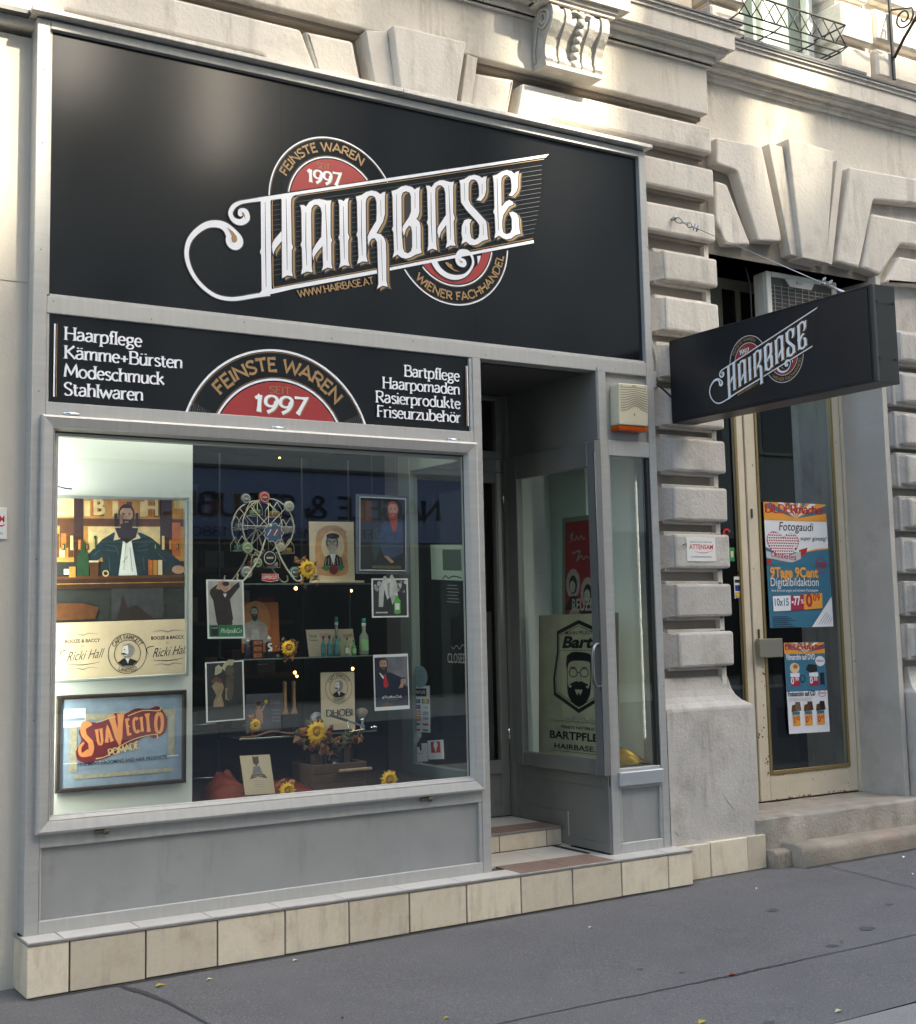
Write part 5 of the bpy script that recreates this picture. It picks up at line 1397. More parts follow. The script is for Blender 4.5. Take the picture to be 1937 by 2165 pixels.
# small wall plate on the pilaster
at = thing('attensam_plate'.replace('attensam', 'caretaker'), 'white plate with red ATTENSAM lettering on a pilaster block', 'sign', (3.95, .05, 1.6))
c0 = (3.8836, 1.7661); c1 = (4.1165, 1.7701); c2_ = (3.8834, 1.6220)
bx('plate', PAPERW, at, c0[0], c1[0], .0455, .051, c2_[1], c0[1], b=.0015)
A = Art('Y', .0455); w_ = c1[0] - c0[0]; cx_ = (c0[0] + c1[0]) / 2; h_ = c0[1] - c2_[1]
A.text(INK, 'REINIGUNG & WARTUNG', cx_, c2_[1] + h_ * .78, h_ * .07, 'c', 0, width=w_ * .75)
A.text(REDP, 'ATTENSAM', cx_, c2_[1] + h_ * .52, h_ * .2, 'c', .03, width=w_ * .82)
A.stroke(REDP, [(cx_ - w_ * .25, c2_[1] + h_ * .42, .0004), (cx_ + w_ * .1, c2_[1] + h_ * .36, .0022), (cx_ + w_ * .4, c2_[1] + h_ * .46, .0004)], 1, smooth=4)
A.text(INK, 'HAUSBETREUUNGSDIENSTE', cx_, c2_[1] + h_ * .17, h_ * .06, 'c', .01, width=w_ * .7)
A.text(INK, 'TEL 01 / 0000', cx_, c2_[1] + h_ * .07, h_ * .06, 'c', 0, width=w_ * .42) if False else None
A.build('print', at)
for (u_, v_) in ((3.853, 1.718),):
    MB().tube([(u_, .045, v_), (u_ + .02, .035, v_ + .01), (u_ + .025, .045, v_ - .01)], .003, 5).build('hook', IRON, at)
# grey cable and junction box between the fascia and the pilaster
wr = thing('wall_cable', 'grey junction box and bent cable between the shop front and the pilaster', 'cable', (3.68, .06, 2.8))
MB().tube(catmull([(3.66, .10, 3.42), (3.70, .10, 3.1), (3.695, .09, 2.98), (3.715, .08, 2.88), (3.73, .08, 2.8), (3.72, .08, 2.74), (3.70, .08, 2.72)], 5), .011, 8).build('cable', mat('cable_grey', (.40, .39, .38), .6), wr)
bx('junction_box', mat('box_grey', (.42, .44, .46), .5), wr, 3.655, 3.71, .06, .13, 2.66, 2.76, b=.004)
MB().tube(catmull([(3.71, .07, 2.69), (3.74, .05, 2.66), (3.78, .045, 2.63), (3.82, .04, 2.60)], 5), .006, 6).build('cable', IRON, wr)

# ================================================================ SHOP INTERIOR (room shell)
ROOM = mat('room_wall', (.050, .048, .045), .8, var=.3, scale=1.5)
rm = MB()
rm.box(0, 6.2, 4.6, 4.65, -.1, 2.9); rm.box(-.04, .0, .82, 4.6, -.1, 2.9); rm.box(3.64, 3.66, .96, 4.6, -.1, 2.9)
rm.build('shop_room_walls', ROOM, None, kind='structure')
rf = MB(); rf.box(-.05, 3.66, 1.0, 4.6, -.05, .098); rf.box(0, 2.33, .10, 1.0, -.05, .44); rf.build('shop_floor', mat('shop_floor_dark', (.05, .035, .028), .5, var=.3, scale=5), None, kind='structure')
rc = MB(); rc.box(.0, 2.33, .17, 4.6, 2.75, 2.80); rc.box(2.33, 3.66, .965, 4.6, 2.75, 2.80); rc.box(3.21, 3.62, .12, .96, 2.28, 2.30); rc.box(3.62, 9, .72, 5, 3.7, 3.75); rc.build('shop_ceiling', mat('shop_ceiling_grey', (.15, .15, .14), .8), None, kind='structure')
# ceiling beam over the display window, pale
bx('display_soffit', mat('soffit_grey', (.22, .22, .20), .7), sf, .0, 2.33, .11, .16, 2.17, 2.75)

# white display board on the left
wb = thing('display_board', 'white panel filling the left part of the display window behind the pictures', 'board', (.42, .3, .45))
bx('board', WBOARD, wb, .0, .872, .300, .330, .442, 2.6, b=.002)
lt = MB().tube(catmull([(-.0 + .118, .24, 1.99), (.17, .25, 1.955), (.22, .27, 1.94), (.262, .29, 1.93)], 4), .004, 6)

def pframe(root, name, Qc, rail, depth, m, y=None, back=None):
    """rectangular frame made from outer corners; Qc = plane,val,origin,ea,eb,H"""
    pl_, val, o, ea, eb, H = Qc
    w_ = math.hypot(*ea)
    def P(a, b):
        u = o[0] + a * ea[0] + b * eb[0]; v = o[1] + a * ea[1] + b * eb[1]
        return (u, v)
    r = rail / w_
    out = []
    for pts in ([(0, 0), (1, 0), (1 - r, r), (r, r)], [(1, 0), (1, H), (1 - r, H - r), (1 - r, r)], [(1, H), (0, H), (r, H - r), (1 - r, H - r)], [(0, H), (0, 0), (r, r), (r, H - r)]):
        mb = MB(); mb.prism([P(*p) for p in pts], val - depth, val, min(.006, rail * .25), ax=pl_)
        out.append(mb.build(name, m, root))
    return out
def sheet(root, name, Qc, m, th=.0015, inset_=0, curl=0):
    pl_, val, o, ea, eb, H = Qc
    w_ = math.hypot(*ea); r = inset_ / w_
    def P(a, b):
        return (o[0] + a * ea[0] + b * eb[0], o[1] + a * ea[1] + b * eb[1])
    return MB().prism([P(r, r), P(1 - r, r), P(1 - r, H - r), P(r, H - r)], val, val + th, 0, ax=pl_).build(name, m, root)
def art(Qc, off=0.0):
    pl_, val, o, ea, eb, H = Qc
    return Art(pl_, val - off, o, ea, eb)
def bust(A, cx, cy, s, skin, hair, coat, shirt=None, beard=True, beardc=None, tie=None, face=0, arms=None):
    """head and shoulders, s = head height; cy = chin height"""
    if coat:
        A.poly(coat, [(cx - 1.35 * s, cy - 2.3 * s), (cx - 1.25 * s, cy - .9 * s), (cx - .95 * s, cy - .45 * s), (cx - .3 * s, cy - .15 * s), (cx + .3 * s, cy - .15 * s), (cx + .95 * s, cy - .45 * s), (cx + 1.25 * s, cy - .9 * s), (cx + 1.35 * s, cy - 2.3 * s)])
    if shirt:
        A.poly(shirt, [(cx - .28 * s, cy - .12 * s), (cx + .28 * s, cy - .12 * s), (cx + .12 * s, cy - 1.9 * s), (cx - .12 * s, cy - 1.9 * s)])
    if tie:
        A.poly(tie, [(cx - .07 * s, cy - .25 * s), (cx + .07 * s, cy - .25 * s), (cx + .12 * s, cy - 1.5 * s), (cx, cy - 1.7 * s), (cx - .12 * s, cy - 1.5 * s)])
    A.rect(skin, cx - .2 * s, cx + .2 * s, cy - .2 * s, cy + .3 * s)
    A.ell(hair, cx, cy + .62 * s, .40 * s, .50 * s, 18)
    A.poly(skin, [(cx - .32 * s, cy + .75 * s), (cx - .3 * s, cy + .25 * s), (cx - .12 * s, cy), (cx + .12 * s, cy), (cx + .3 * s, cy + .25 * s), (cx + .32 * s, cy + .75 * s), (cx + .2 * s, cy + .92 * s), (cx - .2 * s, cy + .92 * s)])
    bc = beardc or hair
    if beard:
        A.poly(bc, [(cx - .33 * s, cy + .48 * s), (cx - .2 * s, cy + .38 * s), (cx, cy + .40 * s), (cx + .2 * s, cy + .38 * s), (cx + .33 * s, cy + .48 * s), (cx + .28 * s, cy - .05 * s), (cx, cy - .32 * s), (cx - .28 * s, cy - .05 * s)])
        A.rect(skin, cx - .1 * s, cx + .1 * s, cy + .24 * s, cy + .28 * s)
    for d in (-1, 1):
        A.stroke(bc, [(cx + d * .08 * s, cy + .66 * s), (cx + d * .22 * s, cy + .68 * s)], .035 * s)
        A.ell(INK, cx + d * .14 * s, cy + .6 * s, .045 * s, .028 * s, 8)
    A.poly(mat('skin_shade', (.32, .16, .10), .6), [(cx - .02 * s, cy + .6 * s), (cx + .06 * s, cy + .44 * s), (cx - .04 * s, cy + .44 * s)])
    return A
SK = mat('print_skin', (.50, .30, .20), .5); SKG = mat('print_skin_grey', (.45, .42, .38), .5)
HB = mat('print_dark_hair', (.03, .02, .016), .5); DEN = mat('print_denim', (.014, .04, .055), .5)
AMB = mat('print_amber', (.55, .27, .06), .5); AMBL = mat('print_glow', (.80, .62, .30), .5); AMBD = mat('print_brown', (.12, .045, .016), .5)
WOODP = mat('print_bar_wood', (.05, .022, .012), .5); NAVY = mat('print_navy', (.012, .018, .05), .5); GINK = mat('print_grey', (.30, .30, .30), .5)
GREENP = mat('print_green', (.02, .20, .07), .5); LGREEN = mat('print_light_green', (.12, .45, .10), .5); OLIVE = mat('print_bottle_green', (.02, .07, .03), .5)
SILV = mat('silver_frame', (.42, .47, .47), .35, .6); DWOOD = mat('dark_wood_frame', (.035, .022, .014), .4, var=.4, scale=30)
DKG = mat('print_dark_grey', (.03, .035, .033), .5); ORG = mat('print_orange', (.50, .14, .03), .5, var=.25, scale=20); SIL = mat('print_silver_blue', (.27, .36, .47), .5, var=.25, scale=14)

# added fill lights for the display and narrow showcase, with made-up housings
def lamp(name, label, loc, rot, sx_, sy_, en_, col, fixture):
    o = thing(name, label, 'lamp', loc)
    l = bpy.data.lights.new(name, 'AREA'); l.shape = 'RECTANGLE'; l.size = sx_; l.size_y = sy_; l.energy = en_; l.color = col
    lo = bpy.data.objects.new('light', l); C.objects.link(lo); lo.location = (0, 0, 0); lo.rotation_euler = rot; lo.parent = o
    fixture(o)
    return o
lamp('display_fill', 'added fill light hidden under the header inside the display window', (1.2, .20, 2.50), (R(25), 0, 0), 2.0, .05, 2.2, (.96, 1.0, .96), lambda o: bx('housing', WBOARD, o, .2, 2.2, .165, .235, 2.51, 2.55))
lamp('upright_display_fill', 'added upright fill light hidden behind the left post of the display window', (.045, .14, 1.35), (R(90), 0, R(-38)), .04, 1.5, 2.9, (.97, 1.0, .96), lambda o: bx('housing', WBOARD, o, .005, .035, .115, .14, .55, 2.15))
lamp('showcase_fill', 'added upright fill light hidden behind the right post of the narrow showcase', (3.59, .13, 1.35), (R(90), 0, R(38)), .04, 1.5, .9, (.97, 1.0, .95), lambda o: bx('housing', WBOARD, o, 3.60, 3.615, .10, .118, .55, 2.15))

# ---- bar poster in silver frame
Qb = ('Y', 0.2800, (0.2181, 1.0568), (0.60880, 0.00963), (-0.00780, 0.60882), 1.3870)
p = thing('framed_bar_poster', 'silver framed poster of a bearded man leaning on a bar counter, upper left', 'picture', (.45, .28, 1.1))
pl_, val, o_, ea_, eb_, H = Qb
ext = .10     # the frame runs on behind the window post
Qx = (pl_, val, (o_[0] - ext * ea_[0], o_[1] - ext * ea_[1]), (ea_[0] * (1 + ext), ea_[1] * (1 + ext)), eb_, H)
sheet(p, 'print_sheet', Qx, WOODP, .004)
A = art(Qb)
hb = H - .954     # boundary of the cream field
k_ = .304 / 1.0
A.rect(DKG, -.1, 1, 0, H)
A.rect(AMB, -.1, 1, H - 0.4914, H)
A.rect(AMBD, -.1, 1, H - 0.2138, H - 0.1547)
A.rect(AMBL, -.1, .11, H - 0.1411, H - 0.0000); A.rect(WOODP, .11, .185, H - 0.5005, H); A.rect(AMBD, .0, .11, H - 0.3822, H - 0.2093)
for k in range(12):
    A.rect([AMBL, AMB, AMBD, ORG][(k * 7) % 4], .19 + k * .056, .235 + k * .056, H - 0.1365, H - 0.0182)
A.text(AMBL, 'B', .31, H - 0.1229, .13, 'c', .04); A.text(AMBL, 'H', .73, H - 0.1229, .13, 'c', .04)
A.rect(AMBL, .22, .80, H - 0.4186, H - 0.2184); A.rect(WOODP, .80, .90, H - 0.5005, H); A.rect(ORG, .90, .97, H - 0.4550, H - 0.1820); A.rect(AMBL, .92, 1, H - 0.0683, H)
for k in range(4):
    A.rect([ORG, AMBD][k % 2], -.1 + k * .055, -.06 + k * .055, H - 0.4550, H - 0.2730)
A.rect(AMBL, .0, .04, H - 0.4550, H - 0.4004)
A.poly(DEN, [(.19, H - 0.5642), (.20, H - 0.4550), (.33, H - 0.3185), (.42, H - 0.2639), (.64, H - 0.2639), (.72, H - 0.3003), (.86, H - 0.4095), (.985, H - 0.5096), (.93, H - 0.5824), (.70, H - 0.4732), (.70, H - 0.6006), (.36, H - 0.6006), (.33, H - 0.4550), (.22, H - 0.5278)])
A.poly(WBOARD, [(.50, H - 0.3003), (.56, H - 0.3003), (.61, H - 0.6006), (.46, H - 0.6006)]); A.poly(PAPERC, [(.44, H - 0.2457), (.50, H - 0.3094), (.42, H - 0.3276)]); A.poly(PAPERC, [(.60, H - 0.2457), (.64, H - 0.3094), (.56, H - 0.3276)])
bust(A, .525, H - 0.2230, .165, SK, HB, None, None, True)
A.poly(HB, [(.43, H - 0.2275), (.62, H - 0.2275), (.60, H - 0.3003), (.525, H - 0.3503), (.46, H - 0.3003)])
A.poly(HB, [(.425, H - 0.1183), (.43, H - 0.2184), (.455, H - 0.2184), (.45, H - 0.1092)]); A.poly(HB, [(.60, H - 0.1092), (.60, H - 0.2184), (.625, H - 0.2184), (.62, H - 0.1092)])
A.ell(SK, .95, H - 0.5596, .055, .035, 12)
for k in range(3): A.rect([ORG, AMB, PAPERC][k], .70 + k * .04, .735 + k * .04, H - 0.6006, H - 0.4823)
for k in range(16):
    bxx = .02 + k * .061; bh_ = .05 + .03 * ((k * 5) % 3)
    if .30 < bxx < .75: continue
    A.rect([OLIVE, AMBD, ORG, AMBL][(k * 3) % 4], bxx, bxx + .022, H - .40, H - .40 + bh_); A.rect(AMBL, bxx + .004, bxx + .008, H - .39, H - .40 + bh_ * .8)
for P in ([(.36, H - .36), (.44, H - .375), (.46, H - .44)], [(.36, H - .40), (.44, H - .41)], [(.62, H - .375), (.70, H - .36)], [(.61, H - .41), (.70, H - .40)], [(.26, H - .44), (.31, H - .40)], [(.78, H - .43), (.84, H - .49)], [(.38, H - .45), (.39, H - .56)], [(.66, H - .46), (.665, H - .56)]):
    A.stroke(mat('print_seam', (.07, .13, .15), .5), P, .006)
for P in ([(.52, H - .34), (.50, H - .56)], [(.55, H - .38), (.57, H - .57)], [(.53, H - .45), (.49, H - .50)]):
    A.stroke(GINK, P, .005)
A.poly(mat('print_face_shade', (.30, .16, .10), .5), [(.465, H - .13), (.49, H - .12), (.495, H - .19), (.475, H - .20)])
A.rect(WOODP, -.1, 1, H - 0.7007, H - 0.6006); A.rect(AMBD, -.1, 1, H - 0.6234, H - 0.6024); A.rect(AMB, -.1, 1, H - 0.6625, H - 0.6570)
A.poly(OLIVE, [(.13, H - 0.6006), (.13, H - 0.4550), (.16, H - 0.4004), (.165, H - 0.3276), (.19, H - 0.3276), (.195, H - 0.4004), (.225, H - 0.4550), (.225, H - 0.6006)])
A.poly(AMBD, [(.235, H - 0.6188), (.225, H - 0.4914), (.30, H - 0.4914), (.295, H - 0.6188)]); A.rect(PAPERC, .225, .30, H - 0.4960, H - 0.4823); A.rect(AMB, .07, .12, H - 0.6097, H - 0.5278); A.rect(PAPERW, .03, .07, H - 0.5870, H - 0.5460)
A.ring(AMBL, .355, H - 0.5824, .016, .026, n=16)
A.poly(AMBD, [(-.1, hb + .02), (-.1, hb + .15), (.18, hb + .145), (.30, hb + .11), (.27, hb + .02)])
A.rect(mat('print_stool', (.05, .055, .06), .5), .40, .82, hb + .01, hb + .25); A.poly(HB, [(.44, hb), (.49, hb + .20), (.53, hb + .10), (.60, hb + .12), (.70, hb + .04), (.76, hb + .0)])
A.rect(PAPERC, -.1, 1, 0, hb)
A.k += 1
for (cx_, sgn) in ((.175, 1), (.852, 1)):
    A.text(INK, 'BOOZE & BACCY', cx_, hb - .155, .026, 'c', .03, width=.27)
    A.text(GINK, 'BY', cx_, hb - .192, .016, 'c')
    A.text(INK, 'Ricki Hall', cx_ + .01, hb - .285, .075, 'c', -.008, width=.27, shear=.45, ang=4)
    A.stroke(INK, [(cx_ - .16, hb - .27, .001), (cx_ - .17, hb - .22, .003), (cx_ - .11, hb - .205, .002)], 1, smooth=4)
    A.stroke(INK, [(cx_ - .12, hb - .315, .001), (cx_, hb - .325, .003), (cx_ + .13, hb - .31, .001)], 1, smooth=4)
    for zz in (hb - .095, hb - .355):
        A.stroke(GINK, [(cx_ - .12, zz, .001), (cx_ - .05, zz + .008, .0025), (cx_, zz - .004, .004), (cx_ + .05, zz + .008, .0025), (cx_ + .12, zz, .001)], 1, smooth=4)
def captain(A, cx, cy, r):
    A.ring(INK, cx, cy, r * .97, r, n=48); A.ring(INK, cx, cy, r * .66, r * .69, n=40)
    A.ftext(INK, 'CAPT FAWCETT', 0, 0, r * .2, .15, arc=(cx, cy, r * .83, 90, False), width=r * 1.75)
    A.ftext(INK, 'LIMITED', 0, 0, r * .18, .15, arc=(cx, cy, r * .83, -90, True), width=r * .95)
    A.poly(INK, [(cx - .5 * r, cy - .42 * r), (cx - .2 * r, cy - .22 * r), (cx + .15 * r, cy - .25 * r), (cx + .5 * r, cy - .4 * r), (cx + .25 * r, cy - .6 * r), (cx - .25 * r, cy - .6 * r)])
    A.poly(PAPERW, [(cx - .12 * r, cy - .22 * r), (cx + .1 * r, cy - .25 * r), (cx + .02 * r, cy - .5 * r)])
    A.poly(GINK, [(cx - .25 * r, cy + .42 * r), (cx + .1 * r, cy + .52 * r), (cx + .32 * r, cy + .3 * r), (cx + .28 * r, cy - .05 * r), (cx + .1 * r, cy - .22 * r), (cx - .15 * r, cy - .2 * r), (cx - .24 * r, cy + .0 * r), (cx - .32 * r, cy + .08 * r), (cx - .24 * r, cy + .2 * r)])
    A.poly(PAPERW, [(cx - .22 * r, cy + .38 * r), (cx + .02 * r, cy + .42 * r), (cx + .05 * r, cy + .05 * r), (cx - .05 * r, cy - .12 * r), (cx - .2 * r, cy - .08 * r), (cx - .28 * r, cy + .08 * r)])
    A.stroke(INK, [(cx - .34 * r, cy - .01 * r, .001), (cx - .2 * r, cy + .0 * r, .05 * r), (cx - .02 * r, cy - .06 * r, .002)], 1, smooth=3)
    A.ell(INK, cx - .16 * r, cy + .2 * r, .035 * r)
captain(A, .525, hb - .255, .155)
A.build('print', p)
pframe(p, 'frame', (pl_, val, (Qx[2][0] - .010, Qx[2][1] - .012), (Qx[3][0] + .022, Qx[3][1]), (eb_[0], eb_[1]), (H * math.hypot(*eb_) + .026) / math.hypot(*Qx[3])) if False else (pl_, val, (Qx[2][0] - .012, Qx[2][1] - .013), (Qx[3][0] + .026, Qx[3][1]), (0.0, Qx[3][0] + .026), (H * abs(eb_[1]) + .028) / (Qx[3][0] + .026)), .016, .014, SILV)
MB().tube(catmull([(.128, .27, 1.99), (.17, .27, 1.965), (.215, .27, 1.95), (.262, .27, 1.945)], 4), .0035, 6).build('cord', INK, p)

# ---- framed pomade picture
Qs = ('Y', 0.2800, (0.2009, 0.5462), (0.62771, 0.00120), (0.00249, 0.62771), 0.7029)
p = thing('framed_pomade_sign', 'dark framed silver-blue sign with orange pomade lettering, lower left of window', 'picture', (.45, .28, .6))
sheet(p, 'sign_sheet', Qs, SIL, .004)
pframe(p, 'frame', Qs, .020, .016, DWOOD)
A = art(Qs, .002); H = Qs[5]
FOIL = mat('foil_highlight', (.62, .72, .82), .3); FOILY = mat('foil_yellow', (.42, .40, .30), .5, var=.3, scale=60)
A.rect(FOILY, .12, .92, H - .19, H - .145); A.rect(FOILY, .10, .16, .14, H - .2); A.rect(FOILY, .86, .91, .2, H - .16); A.rect(FOILY, .14, .9, .09, .12)
A.rect(FOIL, .055, .22, H - .235, H - .10) ; A.rect(SIL, .06, .215, H - .19, H - .17)
A.rect(FOIL, .06, .4, .205, .210); A.rect(FOIL, .85, .945, .205, .212)
SUO = mat('pomade_orange', (.72, .27, .09), .5); SUR = mat('pomade_maroon', (.16, .015, .02), .5); SUY = mat('pomade_cream', (.65, .5, .25), .5)
A.text(NAVY, 'GET IT HOMBRE', .5, H - .235, .038, 'c', .02, width=.30, ang=2)
blob = [(.165, .26), (.15, .33), (.19, .42), (.17, .50), (.24, .56), (.33, .56), (.42, .60), (.44, .63), (.52, .62), (.60, .66), (.70, .65), (.77, .67), (.82, .62), (.85, .55), (.84, .46), (.80, .42), (.74, .40), (.70, .42), (.55, .36), (.48, .31), (.38, .26), (.30, .24), (.24, .22)]
blob = [(x, y * H / .80) for x, y in blob]
A.poly(SUR, catmull(blob + [blob[0]], 3)[:-1])
zz = H / .80
for t, x, y, h, an in (('S', .245, .30, .24, 6), ('U', .335, .375, .12, 8), ('A', .402, .39, .125, 8), ('V', .480, .365, .23, 8), ('E', .556, .445, .115, 8), ('C', .612, .455, .115, 8), ('I', .655, .46, .115, 6), ('T', .705, .455, .135, 6), ('O', .785, .44, .155, 0)):
    A.ftext(SUO, t, x, y * zz, h * zz * 1.1, .17, 'c', sx=.52, ang=an, flare=.3)
A.stroke(SUO, [(.24, .29 * zz, .008), (.19, .30 * zz, .012), (.18, .36 * zz, .012), (.21, .40 * zz, .008)], 1, smooth=4)
A.stroke(SUY, [(.30, .26 * zz, .005), (.38, .275 * zz, .003), (.50, .36 * zz, .003), (.62, .41 * zz, .003), (.76, .43 * zz, .003), (.77, .39 * zz, .006)], 1, smooth=4)
A.stroke(SUY, [(.30, .56 * zz, .003), (.40, .59 * zz, .003), (.45, .60 * zz, .003)], 1, smooth=3); A.stroke(SUY, [(.54, .60 * zz, .003), (.66, .64 * zz, .003), (.78, .63 * zz, .004), (.80, .66 * zz, .005)], 1, smooth=3)
A.ftext(SUY, 'POMADE', .515, .30 * zz, .055 * zz, .2, 'c', width=.24, ang=11)
A.text(NAVY, "FINE MEN'S GROOMING AND HAIR PRODUCTS", .51, .185, .030, 'c', .012, width=.68, ang=.6)
A.text(GINK, 'since two thousand', .22, .155, .016, 'c', 0)
A.build('print', p)

# ---- posters stuck inside the glass
def poster(name, label, Qc, paper=PAPERW, cat='poster', grp=None):
    r = thing(name, label, cat, (0, 0, 0)); 
    sheet(r, 'paper', Qc, paper, .0012)
    return r, art(Qc), Qc[5]
p, A, H = poster('glass_poster', 'small poster of a man in a dark suit holding his head, green foot band', ('Y', 0.0240, (0.8407, 1.2332), (0.18939, -0.00215), (-0.00538, 0.18932), 1.4735))
LG = mat('print_light_grey', (.48, .46, .43), .5, var=.3, scale=9)
A.rect(LG, .045, .955, .045, H - .04); A.k += 1
A.poly(HB, [(.25, .40), (.17, .95), (.08, 1.12), (.10, 1.22), (.30, 1.36), (.42, 1.20), (.60, 1.20), (.74, 1.34), (.88, 1.42), (.90, 1.30), (.72, 1.10), (.62, .98), (.70, .45), (.62, .25), (.32, .25)])
A.poly(SK, [(.25, 1.24), (.33, 1.42), (.45, 1.46), (.50, 1.36), (.36, 1.22)]); A.poly(SK, [(.62, 1.30), (.68, 1.42), (.74, 1.38), (.68, 1.28)])
A.ell(SK, .50, 1.26, .085, .11, 14); A.ell(HB, .52, 1.37, .10, .06, 12); A.poly(PAPERW, [(.44, 1.12), (.54, 1.12), (.49, 1.02)])
A.poly(LG, [(.66, .42), (.78, .30), (.80, .40), (.70, .50)])
A.rect(GREENP, .045, .955, .045, .34); A.rect(INK, .10, .29, .07, .31); A.text(PAPERW, 'PHILIPP', .195, .25, .03, 'c', width=.15)
A.text(PAPERW, 'Philips&Co', .34, .14, .12, 'l', -.005, width=.56, shear=.35)
A.build('print', p)
p, A, H = poster('glass_poster', 'small dark poster of two dancers with pale feather headdresses', ('Y', 0.0240, (0.8343, 0.8437), (0.19495, 0.00404), (-0.00502, 0.19493), 1.4330))
A.rect(DKG, .04, .96, .03, H - .03); A.k += 1
BEI = mat('print_beige', (.36, .27, .17), .5, var=.4, scale=30); PAL = mat('print_pale_yellow', (.52, .50, .32), .5); BRN = mat('print_dim_brown', (.10, .08, .055), .5)
A.poly(PAL, [(.42, 1.28), (.50, 1.40), (.62, 1.47), (.76, 1.46), (.72, 1.34), (.58, 1.26), (.50, 1.20)]); A.poly(PAL, [(.24, 1.12), (.26, 1.30), (.34, 1.36), (.44, 1.28), (.42, 1.18), (.30, 1.12)])
A.ell(BRN, .62, 1.20, .12, .14, 12); A.poly(BRN, [(.52, 1.05), (.74, 1.08), (.72, .7), (.66, .50), (.52, .55)]); A.poly(mat('print_hair_red', (.16, .07, .05), .6), [(.14, .98), (.26, 1.08), (.40, 1.02), (.44, .92), (.2, .90)])
A.poly(BEI, [(.15, .86), (.26, .96), (.44, .90), (.47, .80), (.40, .62), (.46, .40), (.44, .34), (.18, .36), (.20, .50), (.27, .62), (.22, .74)])
A.poly(BEI, [(.50, .78), (.56, .80), (.54, .55), (.62, .48), (.50, .52)])
A.build('print', p)
p, A, H = poster('glass_poster', 'small black and white poster of a laughing crowd with one green bottle', ('Y', 0.0240, (1.7243, 1.3190), (0.21426, 0.00022), (-0.00053, 0.21426), 0.9267))
A.rect(DKG, .04, .96, .035, H - .035); A.k += 1
W2 = mat('print_white', (.60, .60, .58), .5)
r2 = random.Random(5)
for k in range(46):
    x, y = r2.uniform(.06, .94), r2.uniform(.62, H - .08); s_ = r2.uniform(.02, .06)
    A.ell([W2, GINK, DKG][k % 3], x, y, s_, s_ * r2.uniform(.6, 1.5), 7, rot=r2.uniform(0, 90)); A.k -= .7
A.k = int(A.k) + 1
A.poly(W2, [(.2, .70), (.34, .95), (.46, .90), (.54, .98), (.66, .92), (.72, .62), (.56, .30), (.50, .5), (.42, .42), (.34, .66), (.30, .25), (.18, .25)])
A.poly(GINK, [(.42, .80), (.5, .84), (.48, .5), (.44, .52)]); A.ell(SKG, .36, .93, .05, .06, 10); A.ell(SKG, .55, .96, .05, .06, 10)
A.poly(LGREEN, [(.60, .10), (.60, .40), (.64, .46), (.64, .52), (.72, .52), (.72, .46), (.78, .40), (.78, .10), (.69, .07)]); A.rect(PAPERW, .655, .705, .52, .57); A.rect(PAPERW, .63, .75, .18, .33)
A.ftext(W2, 'PARTY', .10, .10, .08, .2, 'l', width=.34) if False else A.rect(W2, .1, .42, .10, .135)
A.build('print', p)
p, A, H = poster('glass_poster', 'small poster of a bearded man in a navy suit and red tie, #TheManClub', ('Y', 0.0240, (1.7326, 0.8516), (0.20355, 0.00130), (-0.00373, 0.20352), 1.3770))
A.rect(NAVY, .03, .97, .09, H - .07); A.poly(mat('print_smoke', (.20, .20, .23), .5, var=.5, scale=12), [(.4, .85), (.97, .55), (.97, H - .07), (.35, H - .07)]); A.k += 1
A.poly(NAVY, [(.05, .70), (.06, .88), (.20, .95), (.5, .92), (.80, .78), (.88, .70), (.80, .58), (.5, .50), (.05, .45)])
A.poly(PAPERW, [(.15, .93), (.32, .88), (.34, .72), (.24, .80)]); A.poly(mat('print_tie_red', (.55, .02, .03), .5), [(.28, .86), (.34, .86), (.42, .62), (.34, .54), (.27, .60)])
A.ell(SK, .84, .70, .08, .07, 12); A.poly(SK, [(.70, .52), (.82, .54), (.86, .66), (.78, .68)]); A.rect(INK, .76, .90, .755, .785)
bust(A, .28, .94, .33, SK, HB, None)
A.text(PAPERW, '#TheManClub', .5, .29, .07, 'c', .01, width=.56); A.stroke(GINK, [(.35, .25), (.65, .25)], .006)
A.poly(AMBD, [(.18, .10), (.22, .17), (.35, .20), (.5, .16), (.52, .10)])
A.build('print', p)
# ---- hanging poster of a red bearded man
Qh = ('Y', 0.1600, (1.7078, 1.5472), (0.31549, -0.00168), (0.00436, 0.31546), 1.3167)
p = thing('hanging_poster', 'dark framed poster of a red bearded man in a blue jacket, hung on two wires', 'picture', (1.8, .16, 1.3))
sheet(p, 'back_sheet', Qh, mat('acrylic_grey', (.12, .14, .16), .4), .003)
A = art(Qh); H = Qh[5]
A.rect(INK, .07, .94, .05, H - .06); A.rect(mat('print_night', (.02, .022, .026), .5), .085, .925, .065, H - .08)
A.k += 1
A.ring(AMBD, .12, H - .2, .0, .045, n=12); A.rect(AMBD, .09, .3, H - .45, H - .1)
BLJ = mat('print_blue_jacket', (.045, .075, .15), .5, var=.4, scale=40); RB = mat('print_red_beard', (.40, .07, .025), .5)
A.poly(BLJ, [(.42, .50), (.46, .78), (.54, .88), (.68, .84), (.88, .88), (.90, .36), (.72, .28), (.55, .26)]); A.poly(mat('print_teal_dim', (.03, .06, .065), .5), [(.32, .72), (.42, .78), (.45, .45), (.36, .2), (.30, .4)])
bust(A, .70, .92, .27, SK, RB, None, beardc=RB); A.poly(RB, [(.62, .94), (.79, .94), (.77, .76), (.73, .68), (.68, .76)])
A.poly(SK, [(.52, .30), (.60, .30), (.72, .20), (.66, .18)]) ; A.rect(mat('print_olive', (.12, .11, .05), .5), .30, .85, .09, .14)
A.build('print', p)
